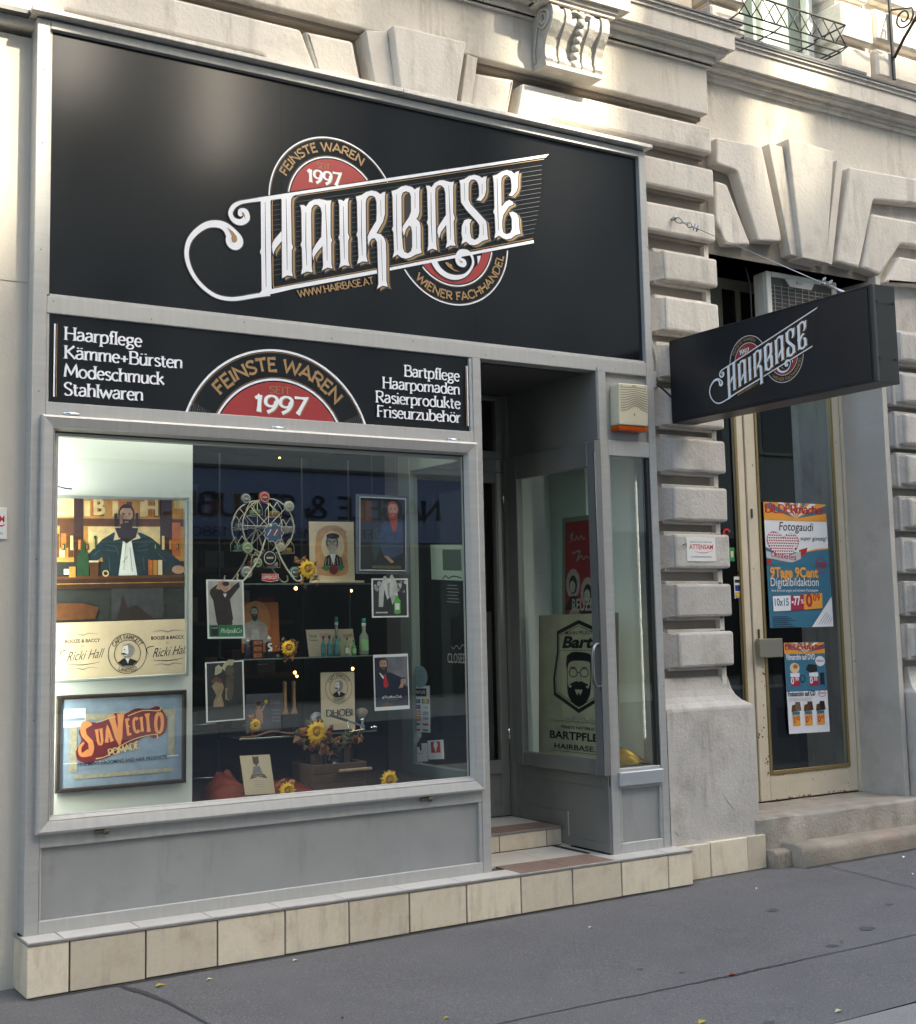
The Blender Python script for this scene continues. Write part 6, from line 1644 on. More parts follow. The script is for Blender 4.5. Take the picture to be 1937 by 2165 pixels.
for rr in (.0,):
    pframe(p, 'frame', (Qh[0], Qh[1] - .003, (Qh[2][0] + .055 * Qh[3][0], Qh[2][1] + .045 * Qh[4][1]), (Qh[3][0] * .89, Qh[3][1]), (Qh[4][0], Qh[4][1] * .89), (H - .09) / .89), .006, .004, SILV)
for a in (.33, .78):
    x = Qh[2][0] + Qh[3][0] * a; z = Qh[2][1] + Qh[4][1] * H
    MB().tube([(x, .165, z), (x, .165, 2.4)], .0012, 4).build('wire', mat('hanging_wire', (.12, .13, .13), .4), p)

# ---- side glass stickers (plane of the left return)
p, A, H = poster('price_note', 'pale green paper note stuck high on the side glass by the doorway', ('X', 2.3530, (0.4693, 1.5300), (-0.33063, -0.01988), (0.00987, 0.33108), 0.5909), mat('note_green', (.27, .36, .31), .6))
A.rect(mat('note_picture', (.06, .09, .08), .5), .38, .96, H - .43, H - .08); A.stroke(INK, [(.35, H - .58), (.45, H - .52), (.55, H - .56), (.7, H - .52), (.95, H - .55)], .02, smooth=3)
for k in range(6): A.rect(GINK, .5 - .03 * (k % 2), .8 + .03 * (k % 3), H - .68 - k * .055, H - .67 - k * .055)
A.build('print', p)
STK = mat('sticker_blue', (.22, .36, .40), .5)
cS = ((0.6172, 0.9855)); rS = abs((0.7018, 0.9834)[0] - cS[0])
p = thing('round_sticker', 'round pale blue sticker on the side glass above the payment card labels', 'sticker', (0, 0, 0))
A = Art('X', 2.353); A.ell(STK, cS[0], cS[1], rS, .062, 28); A.k += 1
for k in range(6): A.rect(GINK, cS[0] - rS * .6, cS[0] + rS * (.4 + .1 * (k % 3)), cS[1] + .03 - k * .014, cS[1] + .034 - k * .014)
A.build('sticker', p)
Qc_ = ('X', 2.3530, (0.6995, 0.6731), (-0.18534, 0.00555), (-0.00050, 0.18542), 1.3938)
p, A, H = poster('card_stickers', 'strip of payment card logos on the side glass', Qc_, cat='sticker')
A.rect(INK, .15, .82, H - .32, H - .08); A.text(PAPERW, 'PAYLIFE', .48, H - .24, .10, 'c', .02, width=.55)
CB = mat('card_blue', (.01, .04, .22), .5); CR_ = mat('card_red', (.5, .02, .02), .5); CY = mat('card_yellow', (.6, .5, .03), .5); CG = mat('card_green', (.02, .25, .08), .5)
h_ = (H - .36) / 6
for r_ in range(6):
    z0 = H - .38 - (r_ + 1) * h_
    for c_ in range(2):
        x0 = .04 + c_ * .50
        if (r_, c_) == (0, 0): A.rect(CB, x0, x0 + .42, z0 + .02, z0 + h_ - .02); A.rect(CG, x0 + .1, x0 + .3, z0 + h_ * .5, z0 + h_ * .8)
        elif (r_, c_) == (0, 1): A.rect(CB, x0, x0 + .42, z0 + .02, z0 + h_ - .02); A.ell(CY, x0 + .21, z0 + h_ / 2, .15, h_ * .36, 14)
        elif c_ == 0 and r_ < 4: A.rect(CR_ if r_ > 1 else CB, x0, x0 + .42, z0 + .02, z0 + h_ - .02); A.ell(CR_, x0 + .14, z0 + h_ / 2, .11, h_ * .3, 12); A.ell(CY if r_ > 1 else CB, x0 + .28, z0 + h_ / 2, .11, h_ * .3, 12)
        elif r_ in (2, 3): A.text(CB, 'VISA', x0 + .21, z0 + h_ * .35, h_ * .4, 'c', .03, width=.36, shear=.2); A.rect(CB if r_ == 2 else PAPERW, x0, x0 + .42, z0 + .02, z0 + h_ * .22)
        elif r_ == 1: A.text(INK, 'v pay', x0 + .21, z0 + h_ * .35, h_ * .3, 'c', .03, width=.25)
        else: A.rect([CB, CR_, CG, CB][(r_ + c_) % 4], x0 + .04, x0 + .38, z0 + .06, z0 + h_ - .06)
        A.k = int(A.k) + 1
A.build('print', p)
p, A, H = poster('camera_sticker', 'white surveillance camera sticker low on the side glass', ('X', 2.3530, (0.7025, 0.5035), (-0.15685, 0.01563), (0.00720, 0.15746), 0.6365), cat='sticker')
A.poly(INK, [(.2, .55), (.7, .95), (.85, .8), (.4, .5)]); A.poly(INK, [(.45, .55), (.6, .65), (.62, .4), (.5, .38)]); A.ring(GINK, .5, .68, .40, .42, 200, 340, 20)
A.build('print', p)
p, A, H = poster('red_sticker', 'white and red ice cream sticker low on the side glass', ('X', 2.3530, (0.5381, 0.5292), (-0.16615, 0.01581), (0.01054, 0.16657), 0.6214), cat='sticker')
A.rect(CR_, .2, .8, H * .34, H * .93); A.ell(PAPERW, .5, H * .74, .13, .11, 12); A.poly(PAPERW, [(.4, H * .66), (.6, H * .66), (.52, H * .4), (.48, H * .4)])
A.build('print', p)
# closed lettering on the entrance door glass
p = thing('closed_lettering', 'white closing day lettering on the entrance door glass', 'lettering', (0, 0, 0))
A = Art('X', 2.354); c = (0.2223, 1.0981)
A.text(GINK, 'CLOSED', c[0] + .0, c[1] - .03, .055, 'c', .01, width=.19); A.stroke(GINK, [(c[0] + .09, c[1] + .05), (c[0] + .06, c[1] + .07), (c[0] + .03, c[1] + .045), (c[0], c[1] + .065), (c[0] - .03, c[1] + .045), (c[0] - .05, c[1] + .06)], .004, smooth=4)
for i, v in enumerate(A.mb.v): A.mb.v[i] = v
# text runs towards the street (-y)
A.mb.v = [(x, 2 * c[0] - y, z) for x, y, z in A.mb.v]
A.build('lettering', p)

# ================================================================ DISPLAY SHELVES AND GOODS
rk = thing('display_shelf_rack', 'dark glass shelf rack standing in the middle of the display window', 'shelf', (1.6, .45, .44))
SHG = mat('shelf_dark_glass', (.03, .035, .035), .12, spec=.8)
YS = .42
z1_, z2_, z3_ = (1.5170, 1.5049)[1], (1.5136, 1.1244)[1], (1.5100, 0.7296)[1]
sxa, sxb = (1.1325, 1.1358)[0], (1.9182, 1.1123)[0]
for z in (z1_, z2_, z3_):
    bx('shelf', SHG, rk, sxa, sxb, .34, .62, z - .008, z, b=.002)
    bx('shelf_edge', mat('shelf_edge_green', (.10, .16, .14), .2), rk, sxa, sxb, .338, .3395, z - .007, z - .001)
for x in (sxa + .004, sxb - .016, (sxa + sxb) / 2 + .09):
    bx('upright', IRON, rk, x, x + .010, .61, .625, .44, 2.2)
for a, (u0, v0, u1, v1) in enumerate(((410, 1646, 480, 1642), (545, 1405, 566, 1404), (410, 1533, 458, 1530))):
    q0, q1 = ((0.9575, 0.5364), (1.1347, 0.5322)) if a == 0 else (((1.3060, 1.0898), (1.3621, 1.0904)) if a == 1 else ((0.9571, 0.7999), (1.0786, 0.8002)))
    MB().tube([(q0[0], .5, q0[1]), (q1[0], .5, q1[1])], .003, 6).build('shelf_rail', STEEL, rk)

# ferris wheel display rack
fw_ = thing('ferris_wheel_rack', 'cream wire ferris wheel rack carrying tins, with a small red UPPERCUT plate', 'display rack', (1.3, .42, 1.35))
WIRE = mat('cream_wire', (.55, .52, .40), .4, .2)
cF = ((1.3070, 1.7986)); rF = abs((1.3078, 1.9425)[1] - cF[1]) 
def circle(c, r, y, n=28):
    return [(c[0] + r * math.cos(2 * math.pi * i / n), y, c[1] + r * math.sin(2 * math.pi * i / n)) for i in range(n)]
for y in (.36, .50):
    MB().tube(circle(cF, rF, y), .0036, 6, closed=True).build('wheel_ring', WIRE, fw_)
    for a in range(0, 180, 45):
        c, s_ = math.cos(R(a)) * rF, math.sin(R(a)) * rF
        MB().tube([(cF[0] - c, y, cF[1] - s_), (cF[0] + c, y, cF[1] + s_)], .0022, 5).build('spoke', WIRE, fw_)
for y in (.345, .515):
    for sg_ in (-1, 1):
        x0, x1 = cF[0] + sg_ * .035, cF[0] + sg_ * .125
        zb0 = z1_ + .006
        MB().tube(catmull([(cF[0], y, cF[1]), (cF[0] + sg_ * .06, y, cF[1] - .16), (x1, y, zb0 + .03), (x1 + sg_ * .03, y, zb0 + .005), (x1 + sg_ * .055, y, zb0 + .015), (x1 + sg_ * .05, y, zb0 + .04)], 4), .0045, 6).build('leg', WIRE, fw_)
MB().tube([(cF[0], .33, cF[1]), (cF[0], .53, cF[1])], .008, 8).build('axle', WIRE, fw_)
TIN = [mat('tin_cream', (.45, .43, .33), .35, .3), mat('tin_amber', (.38, .22, .06), .35, .3), mat('tin_green', (.18, .28, .12), .4), mat('tin_grey', (.22, .24, .24), .35, .4), mat('tin_teal', (.05, .16, .17), .4), mat('tin_red', (.40, .05, .04), .4)]
for k in range(8):
    a = R(k * 45 + 20)
    bx_, bz = cF[0] + rF * math.cos(a), cF[1] + rF * math.sin(a)
    w2 = .026
    mb = MB()
    for y in (.385, .475):
        mb.tube([(bx_, y, bz), (bx_ - w2, y, bz - .04), (bx_ - w2, y, bz - .075), (bx_ + w2, y, bz - .075), (bx_ + w2, y, bz - .04), (bx_, y, bz)], .0018, 5)
    for xx in (-w2, w2):
        mb.tube([(bx_ + xx, .385, bz - .075), (bx_ + xx, .475, bz - .075)], .0018, 5)
    bk = mb.build('basket', WIRE, fw_)
    MB().lathe([(.026, 0), (.028, .004), (.028, .022), (.025, .026)], (bx_, .42, bz - .073), 14).build('tin', TIN[k % 6], bk)
A = Art('Y', .342); q = (cF[0] + .0, z1_ + .026)
A.poly(PAPERW, [(q[0] - .046, q[1] + .022), (q[0] + .046, q[1] + .022), (q[0] + .046, q[1] - .012), (q[0], q[1] - .020), (q[0] - .046, q[1] - .012)])
A.poly(CR_, [(q[0] - .044, q[1] + .020), (q[0] + .044, q[1] + .020), (q[0] + .044, q[1] - .010), (q[0], q[1] - .018), (q[0] - .044, q[1] - .010)])
A.text(PAPERW, 'UPPERCUT', q[0], q[1] - .004, .018, 'c', .03, width=.078); A.build('plate', fw_)
# barber badge in the middle of the wheel and round badges around it
A = Art('Y', .335); BB = mat('badge_blue', (.06, .11, .16), .4)
c = (cF[0] + .018, cF[1] - .035)
A.poly(PAPERW, [(c[0] + (.053 + .004 * math.cos(9 * t)) * math.cos(t), c[1] + (.049 + .004 * math.cos(9 * t)) * math.sin(t)) for t in [R(5 * i) for i in range(72)]])
A.poly(BB, [(c[0] + (.050 + .004 * math.cos(9 * t)) * math.cos(t), c[1] + (.046 + .004 * math.cos(9 * t)) * math.sin(t)) for t in [R(5 * i) for i in range(72)]])
for k in range(4): A.stroke([PAPERW, CR_][k % 2], [(c[0] - .035 + k * .018, c[1] - .015, .002), (c[0] - .015 + k * .018, c[1] + .018, .004)], 1)
A.build('badge', fw_)
for (u_, v_), rr, m in ((((1.1809, 1.9370)), .026, TIN[3]), (((1.2840, 1.9478)), .030, TIN[5]), (((1.4236, 1.9051)), .028, TIN[0]), (((1.1834, 1.5611)), .032, TIN[3]), (((1.4538, 1.5621)), .030, TIN[4]), (((1.3107, 1.6355)), .042, INK), (((1.1888, 1.6851)), .030, TIN[2]), (((1.3736, 1.6912)), .024, TIN[0]), (((1.2446, 1.6107)), .026, TIN[2])):
    MB().lathe([(rr * .9, 0), (rr, .002), (rr, .014), (rr * .9, .016)], (u_, .352, v_), 18, axis='Y').build('tin', m, fw_)
    A = Art('Y', .3515); A.ring(PAPERW, u_, v_, rr * .72, rr * .8, n=24); A.rect(PAPERC, u_ - rr * .45, u_ + rr * .45, v_ - rr * .12, v_ + rr * .12); A.build('tin_print', fw_)

def card(name, label, Qc, m, lean=0.0, cat='card', th=.004):
    r = thing(name, label, cat, (0, 0, 0))
    sheet(r, 'card', Qc, m, th)
    return r, art(Qc), Qc[5]
p, A, H = card('showcard', 'cream and orange showcard of a man with glasses above roses', ('Y', 0.3600, (1.5433, 1.5155), (0.26373, 0.00346), (-0.00312, 0.26373), 1.1889), PAPERC)
PEA = mat('print_peach', (.62, .34, .16), .5, var=.25, scale=25)
A.poly(PEA, catmull([(.16, .12), (.12, .6), (.2, 1.0), (.5, 1.12), (.80, 1.0), (.84, .5), (.80, .12), (.16, .12)], 4)); A.ell(PAPERC, .52, .70, .26, .30, 24)
A.ftext(GINK, 'MANN PFLEGT BART', 0, 0, .06, .13, arc=(.5, .55, .52, 90, False), width=.72)
bust(A, .50, .56, .34, SKG, HB, None, beard=False); A.ell(HB, .52, .90, .15, .06, 12)
for d in (-1, 1): A.ring(INK, .5 + d * .065, .765, .045, .056, n=16)
A.poly(HB, [(.30, .30), (.34, .48), (.46, .54), (.58, .54), (.70, .46), (.74, .30)]); A.poly(PAPERW, [(.44, .54), (.58, .54), (.52, .32)])
for k in range(6): A.stroke(PAPERW, [(.34 + k * .07, .32), (.36 + k * .06, .46)], .006)
A.poly(GREENP, [(.24, .26), (.34, .32), (.46, .26), (.36, .20)]); A.poly(GREENP, [(.58, .26), (.68, .33), (.78, .28), (.68, .20)]); A.ell(mat('print_rose', (.22, .02, .03), .5), .52, .23, .10, .10, 16)
A.build('print', p)
bx('lip', PAPERC, p, (1.5433, 1.5155)[0] - .005, (1.8233, 1.5180)[0] + .01, .30, .366, z1_, z1_ + .012, b=.002)
p, A, H = card('barber_print', 'orange print of a tattooed barber standing on the middle shelf', ('Y', 0.5000, (1.2190, 1.1531), (0.21411, 0.00065), (-0.00816, 0.21396), 1.2041), ORG)
A.ell(mat('print_orange_light', (.60, .24, .07), .5), .40, .78, .38, .46, 28); bust(A, .36, .82, .26, SKG, DKG, SKG, beard=True); A.rect(W2, .26, .46, .30, .55)
A.build('print', p)
p, A, H = card('silver_showcard', 'silver grey showcard of a woman raising a flower, on the low shelf', ('Y', 0.4600, (1.2215, 0.7515), (0.20674, -0.00191), (0.00065, 0.20675), 0.9222), mat('silver_card', (.14, .14, .17), .4, .3, var=.4, scale=12))
A.ell(SK, .34, .62, .06, .08, 12); A.ell(HB, .34, .68, .07, .06, 12); A.poly(SK, [(.26, .54), (.44, .54), (.46, .2), (.28, .2)]); A.stroke(SK, [(.42, .5), (.52, .66)], .04); A.ell(mat('flower_yellow_print', (.6, .42, .05), .5), .54, .72, .05)
A.text(GINK, 'Lady', .78, .66, .10, 'c', shear=.3)
for k in range(4): A.rect(GINK, .70, .92, .5 - k * .09, .515 - k * .09)
A.build('print', p)
p, A, H = card('captain_bag', 'cream paper bag printed with the captain emblem and DHOBI', ('Y', 0.4000, (1.6214, 0.7387), (0.19904, -0.00218), (-0.00159, 0.19905), 1.5106), PAPERC, cat='bag')
captain(A, .53, H - .42, .40)
A.stroke(GINK, [(.3, .66, .002), (.45, .70, .006), (.53, .66, .01), (.62, .70, .006), (.76, .66, .002)], 1, smooth=4)
A.ftext(INK, 'DHOBI', .53, .36, .17, .2, 'c', width=.80)
A.build('print', p)
p, A, H = card('bear_card', 'cream card with a bear and ribbon emblem at the window bottom', ('Y', 0.1400, (1.0799, 0.4791), (0.15669, -0.00390), (-0.02300, 0.15504), 1.2140), PAPERC)
BR2 = mat('print_taupe', (.16, .12, .08), .5)
A.poly(BR2, [(.40, .98), (.40, 1.20), (.44, 1.17), (.56, 1.17), (.60, 1.20), (.60, .98), (.50, .88)]); A.poly(GINK, [(.32, .62), (.40, .88), (.60, .88), (.68, .62)]); A.poly(BR2, [(.22, .48), (.30, .62), (.72, .62), (.82, .48), (.70, .50), (.50, .55), (.32, .50)])
A.text(PAPERC, 'THE BEARDED', .5, .555, .035, 'c', width=.36)
for k in range(4): A.rect(GINK, .36, .66, .42 - k * .06, .43 - k * .06)
A.build('print', p)
# sign board behind the bottles
p, A, H = card('price_board', 'cream booklet with small print behind the row of bottles', ('Y', 0.4600, (1.5831, 1.1209), (0.27930, -0.00031), (-0.03503, 0.27710), 0.5156), PAPERC)
A.text(TIN[4], 'Reuzel', .13, H - .15, .07, 'c', .02, width=.16); A.text(INK, 'Tradition', .13, H - .22, .045, 'c', .01, width=.18)
for k in range(5): A.rect(GINK, .07, .21, H - .28 - k * .045, H - .275 - k * .045)
A.text(CR_, 'Oil', .33, H - .15, .07, 'c'); A.text(CR_, 'Oil', .45, H - .15, .07, 'c'); A.ftext(mat('print_bronze', (.2, .1, .05), .5), 'Blue', .88, H - .16, .08, .16, 'c', width=.2) if False else A.text(BR2, 'BARBER', .88, H - .16, .07, 'c', width=.2)
A.build('print', p)

# bottles
def bottle_mat(name, rgb, tr=.5):
    m, nt_, p_ = new_mat(name)
    p_.inputs['Base Color'].default_value = (*rgb, 1); p_.inputs['Roughness'].default_value = .08; p_.inputs['Transmission Weight'].default_value = tr; p_.inputs['IOR'].default_value = 1.3
    return m
BT = bottle_mat('teal_liquid', (.03, .20, .20), .2); BGR = bottle_mat('clear_bottle', (.55, .62, .50), .6); BGL = bottle_mat('green_liquid', (.18, .40, .14), .3)
CAPG = mat('cap_green', (.01, .22, .12), .4); CAPK = mat('cap_black', (.01, .01, .012), .4); CAPW = mat('cap_white', (.6, .6, .58), .4); LABW = mat('label_white', (.55, .6, .5), .5); LABG = mat('label_green', (.22, .46, .18), .5)
def bottle(label, uvx, w_, h_, m, cap, lab=None, neck=.35, collar=None, y=.40):
    x = uvx
    z = z2_ + .0005
    r = w_ / 2
    o = thing('bottle', label, 'bottle', (x, y, z), 'bottles on the middle shelf')
    bh = h_ * (1 - neck)
    MB().lathe([(r * .9, 0), (r, h_ * .03), (r, bh * .86), (r * .8, bh * .95), (r * .42, bh * 1.05), (r * .36, h_ * .88)], (x, y, z), 14).build('body', m, o)
    MB().lathe([(r * .44, h_ * .86), (r * .46, h_ * .93), (r * .4, h_)], (x, y, z), 12).build('cap', cap, o)
    if collar: MB().lathe([(r * .46, h_ * .78), (r * .48, h_ * .80), (r * .48, h_ * .865)], (x, y, z), 12).build('collar', collar, o)
    if lab:
        V, F = [], []
        for i in range(9):
            a = R(-160 + 140 * i / 8)
            V += [(x + (r + .0006) * math.cos(a), y + (r + .0006) * math.sin(a), z + bh * .2), (x + (r + .0006) * math.cos(a), y + (r + .0006) * math.sin(a), z + bh * .72)]
        for i in range(8): F.append((2 * i, 2 * i + 1, 2 * i + 3, 2 * i + 2))
        MB().add(V, F, 0, True).build('label', lab, o)
    return o
PXM = 1 / 410.0      # metres per pixel at the shelf, from the camera geometry
for lab_, (x_, _z), w_, h_, m, cap, lb_, nk, col_ in (
    ('small teal bottle with black cap, leftmost beside the booklet', ((1.6364, 1.1200)), .026, .105, BT, CAPK, TIN[4], .38, None),
    ('small teal bottle with black cap, middle one of the three', ((1.6725, 1.1189)), .029, .105, BT, CAPK, TIN[4], .38, None),
    ('small teal bottle with black cap in front of the tall bottle', ((1.7145, 1.1177)), .029, .105, BT, CAPK, TIN[4], .38, None),
    ('small pale green bottle with black cap and white label', ((1.7765, 1.1183)), .024, .095, BGL, CAPK, LABW, .42, None),
    ('small green bottle with dark stopper beside the big clear bottle', ((1.8177, 1.1171)), .026, .082, BGL, CAPG, LABG, .4, None)):
    bottle(lab_, x_, w_, h_, m, cap, lb_, nk, col_)
bottle('tall clear bottle with green cap behind the teal bottles', ((1.7402, 1.1163))[0], .042, .205, BGR, CAPG, LABG, .5, CAPW, y=.45)
bottle('largest clear bottle with green cap and big green label, rightmost', ((1.8901, 1.1198))[0], .050, .195, BGR, CAPG, LABG, .42, CAPW, y=.42)

# small boxes and figurines on the middle shelf
bxr = thing('soap_boxes', 'stack of three small dark boxes with orange labels beside the dark poster', 'boxes', (0, 0, 0))
c = (1.2629, 1.1310)
for k in range(3):
    z = z2_ + k * .032
    bx('box', mat('dark_box', (.05, .03, .04), .5), bxr, c[0] - .030, c[0] + .030, .40, .46, z + .0005, z + .030, b=.002)
    A = Art('Y', .3998); A.rect(ORG, c[0] - .022, c[0] + .022, z + .006, z + .024); A.text(INK, 'Shave', c[0], z + .012, .008, 'c', .01); A.build('label', bxr)
for nm, lb_, u, hh in (('figurine', 'small dark figurine with a pale face left of the boxes', ((1.1959, 1.1334)), .105), ('figurine', 'small black figurine holding a pale letter S right of the boxes', ((1.3134, 1.1299)), .115)):
    f_ = thing(nm, lb_, 'figurine', (u[0], .38, z2_))
    MB().lathe([(.010, 0), (.014, hh * .05), (.012, hh * .3), (.017, hh * .5), (.014, hh * .68), (.006, hh * .72)], (u[0], .38, z2_ + .0005), 10).build('body', NAVY if 'pale face' in lb_ else INK, f_)
    MB().lathe([(.003, hh * .72), (.011, hh * .77), (.012, hh * .88), (.006, hh * .97), (.002, hh)], (u[0], .38, z2_), 10).build('head', SKG, f_)
    bx('face_band', PAPERW, f_, u[0] - .009, u[0] + .009, .367, .369, z2_ + hh * .86, z2_ + hh * .90)
    if 'letter' in lb_:
        A = Art('Y', .362); A.ftext(PAPERW, 'S', u[0], z2_ + hh * .33, .035, .3, 'c'); A.build('letter', f_)
    else:
        MB().tube([(u[0] - .016, .38, z2_ + hh * .6), (u[0] - .02, .37, z2_ + hh * .4)], .004, 6).build('arm', NAVY, f_)

# two beard brushes standing on bristles
for k, (lb_, u0) in enumerate((('wooden handled black brush, left of the standing pair', ((1.4410, 0.7386))), ('wooden handled black brush, right of the standing pair', ((1.4922, 0.7355))))):
    b = thing('brush', lb_, 'brush', (u0[0], .46, z3_), 'pair of standing brushes')
    x = u0[0]
    WD = mat('brush_wood', (.42, .24, .12), .5, var=.3, scale=60, stretch=(6, 6, 1))
    MB().box(x - .022, x + .022, .44, .48, z3_ + .001, z3_ + .10, b=.004).build('bristles', mat('bristle', (.012, .012, .014), .9, var=.5, scale=150), b)
    P = [(x - .020, .100), (x - .006, .135), (x - .009, .165), (x - .007, .24), (x - .009, .265), (x, .272), (x + .009, .265), (x + .007, .24), (x + .009, .165), (x + .008, .135), (x + .020, .100)]
    MB().prism([(a, z3_ + c_) for a, c_ in P], .452, .470, .003).build('handle', WD, b)
# driftwood branch on the lowest shelf front
dw = thing('wooden_stick', 'long twisted brown stick lying along the lowest shelf', 'stick', (1.2, .33, z3_))
q0, q1, q2 = (1.1348, 0.7365), (1.3070, 0.7495), (1.4784, 0.7369)
MB().tube(catmull([(q0[0], .33, q0[1]), ((q0[0] + q1[0]) / 2, .335, q0[1] + .002), (q1[0], .33, q1[1] + .008), ((q1[0] + q2[0]) / 2, .332, q1[1] - .006), (q2[0], .33, q2[1])], 4), [.005] * 17, 7).build('stick', mat('driftwood', (.20, .10, .045), .7, var=.4, scale=40), dw)

# artificial sunflowers with autumn leaves
PET = mat('petal_yellow', (.72, .42, .015), .6, var=.2, scale=60); CEN = mat('flower_centre', (.42, .22, .02), .8, var=.4, scale=200); LEAF = [mat('autumn_leaf_red', (.16, .035, .02), .7, var=.4, scale=50), mat('autumn_leaf_brown', (.20, .10, .04), .7, var=.4, scale=50), mat('autumn_leaf_green', (.07, .09, .03), .7, var=.4, scale=50), mat('autumn_leaf_orange', (.42, .15, .03), .7, var=.4, scale=50)]
def flower(label, c, y, r, leaves=6, tilt=0, half=False):
    f_ = thing('sunflower', label, 'flower', (c[0], y, c[1]), 'artificial sunflowers in the display')
    rr = random.Random(int(c[0] * 1000))
    for ring_ in range(2):
        n = 15
        for i in range(n):
            a = 2 * math.pi * (i + .5 * ring_) / n + rr.uniform(-.06, .06)
            L_ = r * (1 - .12 * ring_) * rr.uniform(.88, 1.06); wd = r * .16
            ca, sa = math.cos(a), math.sin(a)
            def pt(l, s_, d): return (c[0] + ca * l - sa * s_, y - d, c[1] + sa * l + ca * s_)
            V = [pt(r * .22, 0, .004 + ring_ * .003), pt(L_ * .6, wd, .010 + ring_ * .003), pt(L_, 0, .004), pt(L_ * .6, -wd, .010 + ring_ * .003), pt(L_ * .6, 0, .013 + ring_ * .003)]
            MB().add(V, [(0, 4, 1), (1, 4, 2), (2, 4, 3), (3, 4, 0)]).build('petal', PET, f_)
    MB().lathe([(r * .27, .0), (r * .26, -.006), (r * .15, -.010), (.001, -.011)], (c[0], y - .008, c[1]), 14, axis='Y').build('centre', CEN, f_)
    for i in range(leaves):
        a = rr.uniform(0, 2 * math.pi); d = r * rr.uniform(.8, 1.7); s_ = r * rr.uniform(.28, .5)
        lx, lz = c[0] + d * math.cos(a), c[1] + d * math.sin(a) * .8 - r * .15
        b = rr.uniform(0, 6.28); yy = y + rr.uniform(.004, .03)
        V = [(lx, yy - .006, lz)]
        for k in range(7):
            t = b + 2 * math.pi * k / 7; q = s_ * (1 if k % 2 else .6)
            V.append((lx + q * math.cos(t), yy + rr.uniform(-.006, .01), lz + q * math.sin(t)))
        MB().add(V, [(0, 1 + k, 1 + (k + 1) % 7) for k in range(7)]).build('leaf', LEAF[rr.randrange(4)], f_)
    return f_
flower('yellow sunflower between the wheel rack and the peach showcard', ((1.5128, 1.5770)), .33, .056, 16)
flower('yellow sunflower on the middle shelf beside the booklet', ((1.3991, 1.1736)), .33, .044, 20)
flower('yellow sunflower low on the left, in front of the silver showcard', ((1.2273, 0.7923)), .36, .036, 9)
flower('largest yellow sunflower, beside the cream paper bag', ((1.5389, 0.7422)), .30, .064, 26)
flower('half hidden yellow sunflower at the window bottom beside the bear card', ((1.2905, 0.4852)), .12, .048, 3)
flower('yellow sunflower at the window bottom in front of the dark crate', ((1.8613, 0.4907)), .12, .058, 0)
# leaf garland along the lowest shelf
gl = thing('leaf_garland', 'autumn leaf garland trailing along the lowest shelf', 'garland', (1.6, .32, z3_))
rr = random.Random(3)
ga, gb = (1.5537, 0.6404), (1.8021, 0.7163)
for i in range(44):
    t = rr.random()
    lx, lz = ga[0] + (gb[0] - ga[0]) * t + rr.uniform(-.03, .03), ga[1] + (gb[1] - ga[1]) * t + rr.uniform(-.035, .03)
    s_ = rr.uniform(.012, .026); yy = .31 + rr.uniform(-.02, .03); b = rr.uniform(0, 6.28)
    V = [(lx, yy - .006, lz)] + [(lx + s_ * (1 if k % 2 else .55) * math.cos(b + k * .898), yy + rr.uniform(-.006, .01), lz + s_ * (1 if k % 2 else .55) * math.sin(b + k * .898)) for k in range(7)]
    MB().add(V, [(0, 1 + k, 1 + (k + 1) % 7) for k in range(7)]).build('leaf', LEAF[rr.randrange(4)], gl)
# straight razor and shaving brush on the shelf
rz = thing('straight_razor', 'open straight razor in front of the cream bag', 'razor', (1.6, .34, z3_))
q0, q1, q2, q3 = (1.6414, 0.8209), (1.7435, 0.7863), (1.8471, 0.7560), (1.7708, 0.7359)
MB().tube([(q0[0], .34, q0[1]), (q1[0], .34, q1[1])], .008, 6).build('handle', INK, rz)
MB().prism([(q1[0], q1[1] + .005), (q2[0], q2[1]), (q2[0] - .005, q2[1] - .010), (q1[0], q1[1] - .008)], .338, .341).build('blade', CHROME, rz)
MB().tube(catmull([(q1[0], .34, q1[1]), (q1[0] + .005, .33, q3[1]), (q3[0], .33, q3[1] - .004), (q2[0] - .005, .33, q3[1] + .004)], 4), .003, 6).build('wire_stand', CHROME, rz)
bz = thing('shaving_brush', 'beige shaving brush on the low shelf beside the razor', 'shaving brush', (1.7, .42, z3_))
q = (1.8712, 0.8075)
MB().lathe([(.012, -.02), (.024, -.006), (.034, .012), (.030, .026), (.012, .036)], (q[0], .42, q[1]), 14).build('bristles', mat('badger_bristle', (.30, .24, .17), .9, var=.4, scale=120), bz)
MB().lathe([(.020, -.075), (.014, -.06), (.009, -.045), (.014, -.03), (.014, -.018)], (q[0], .42, q[1]), 12).build('handle', CHROME, bz)
MB().lathe([(.01, .0), (.02, .004), (.022, .014), (.006, .022)], ((1.9308, 0.7256)[0], .40, z3_ + .0), 12).build('bowl', CHROME, bz)
for lb_, q, m in (('round white and purple soap tin by the big sunflower', ((1.6199, 0.7976)), CAPW),):
    t_ = thing('soap_tin', lb_, 'tin', (q[0], .44, q[1]))
    MB().lathe([(.034, 0), (.036, .004), (.036, .02), (.034, .024)], (q[0], .44, q[1]), 18, axis='Y').build('tin', m, t_)
    MB().lathe([(.022, -.001), (.020, -.002)], (q[0] + .008, .44, q[1] - .008), 16, axis='Y').build('lid_print', mat('purple', (.12, .02, .10), .5), t_)
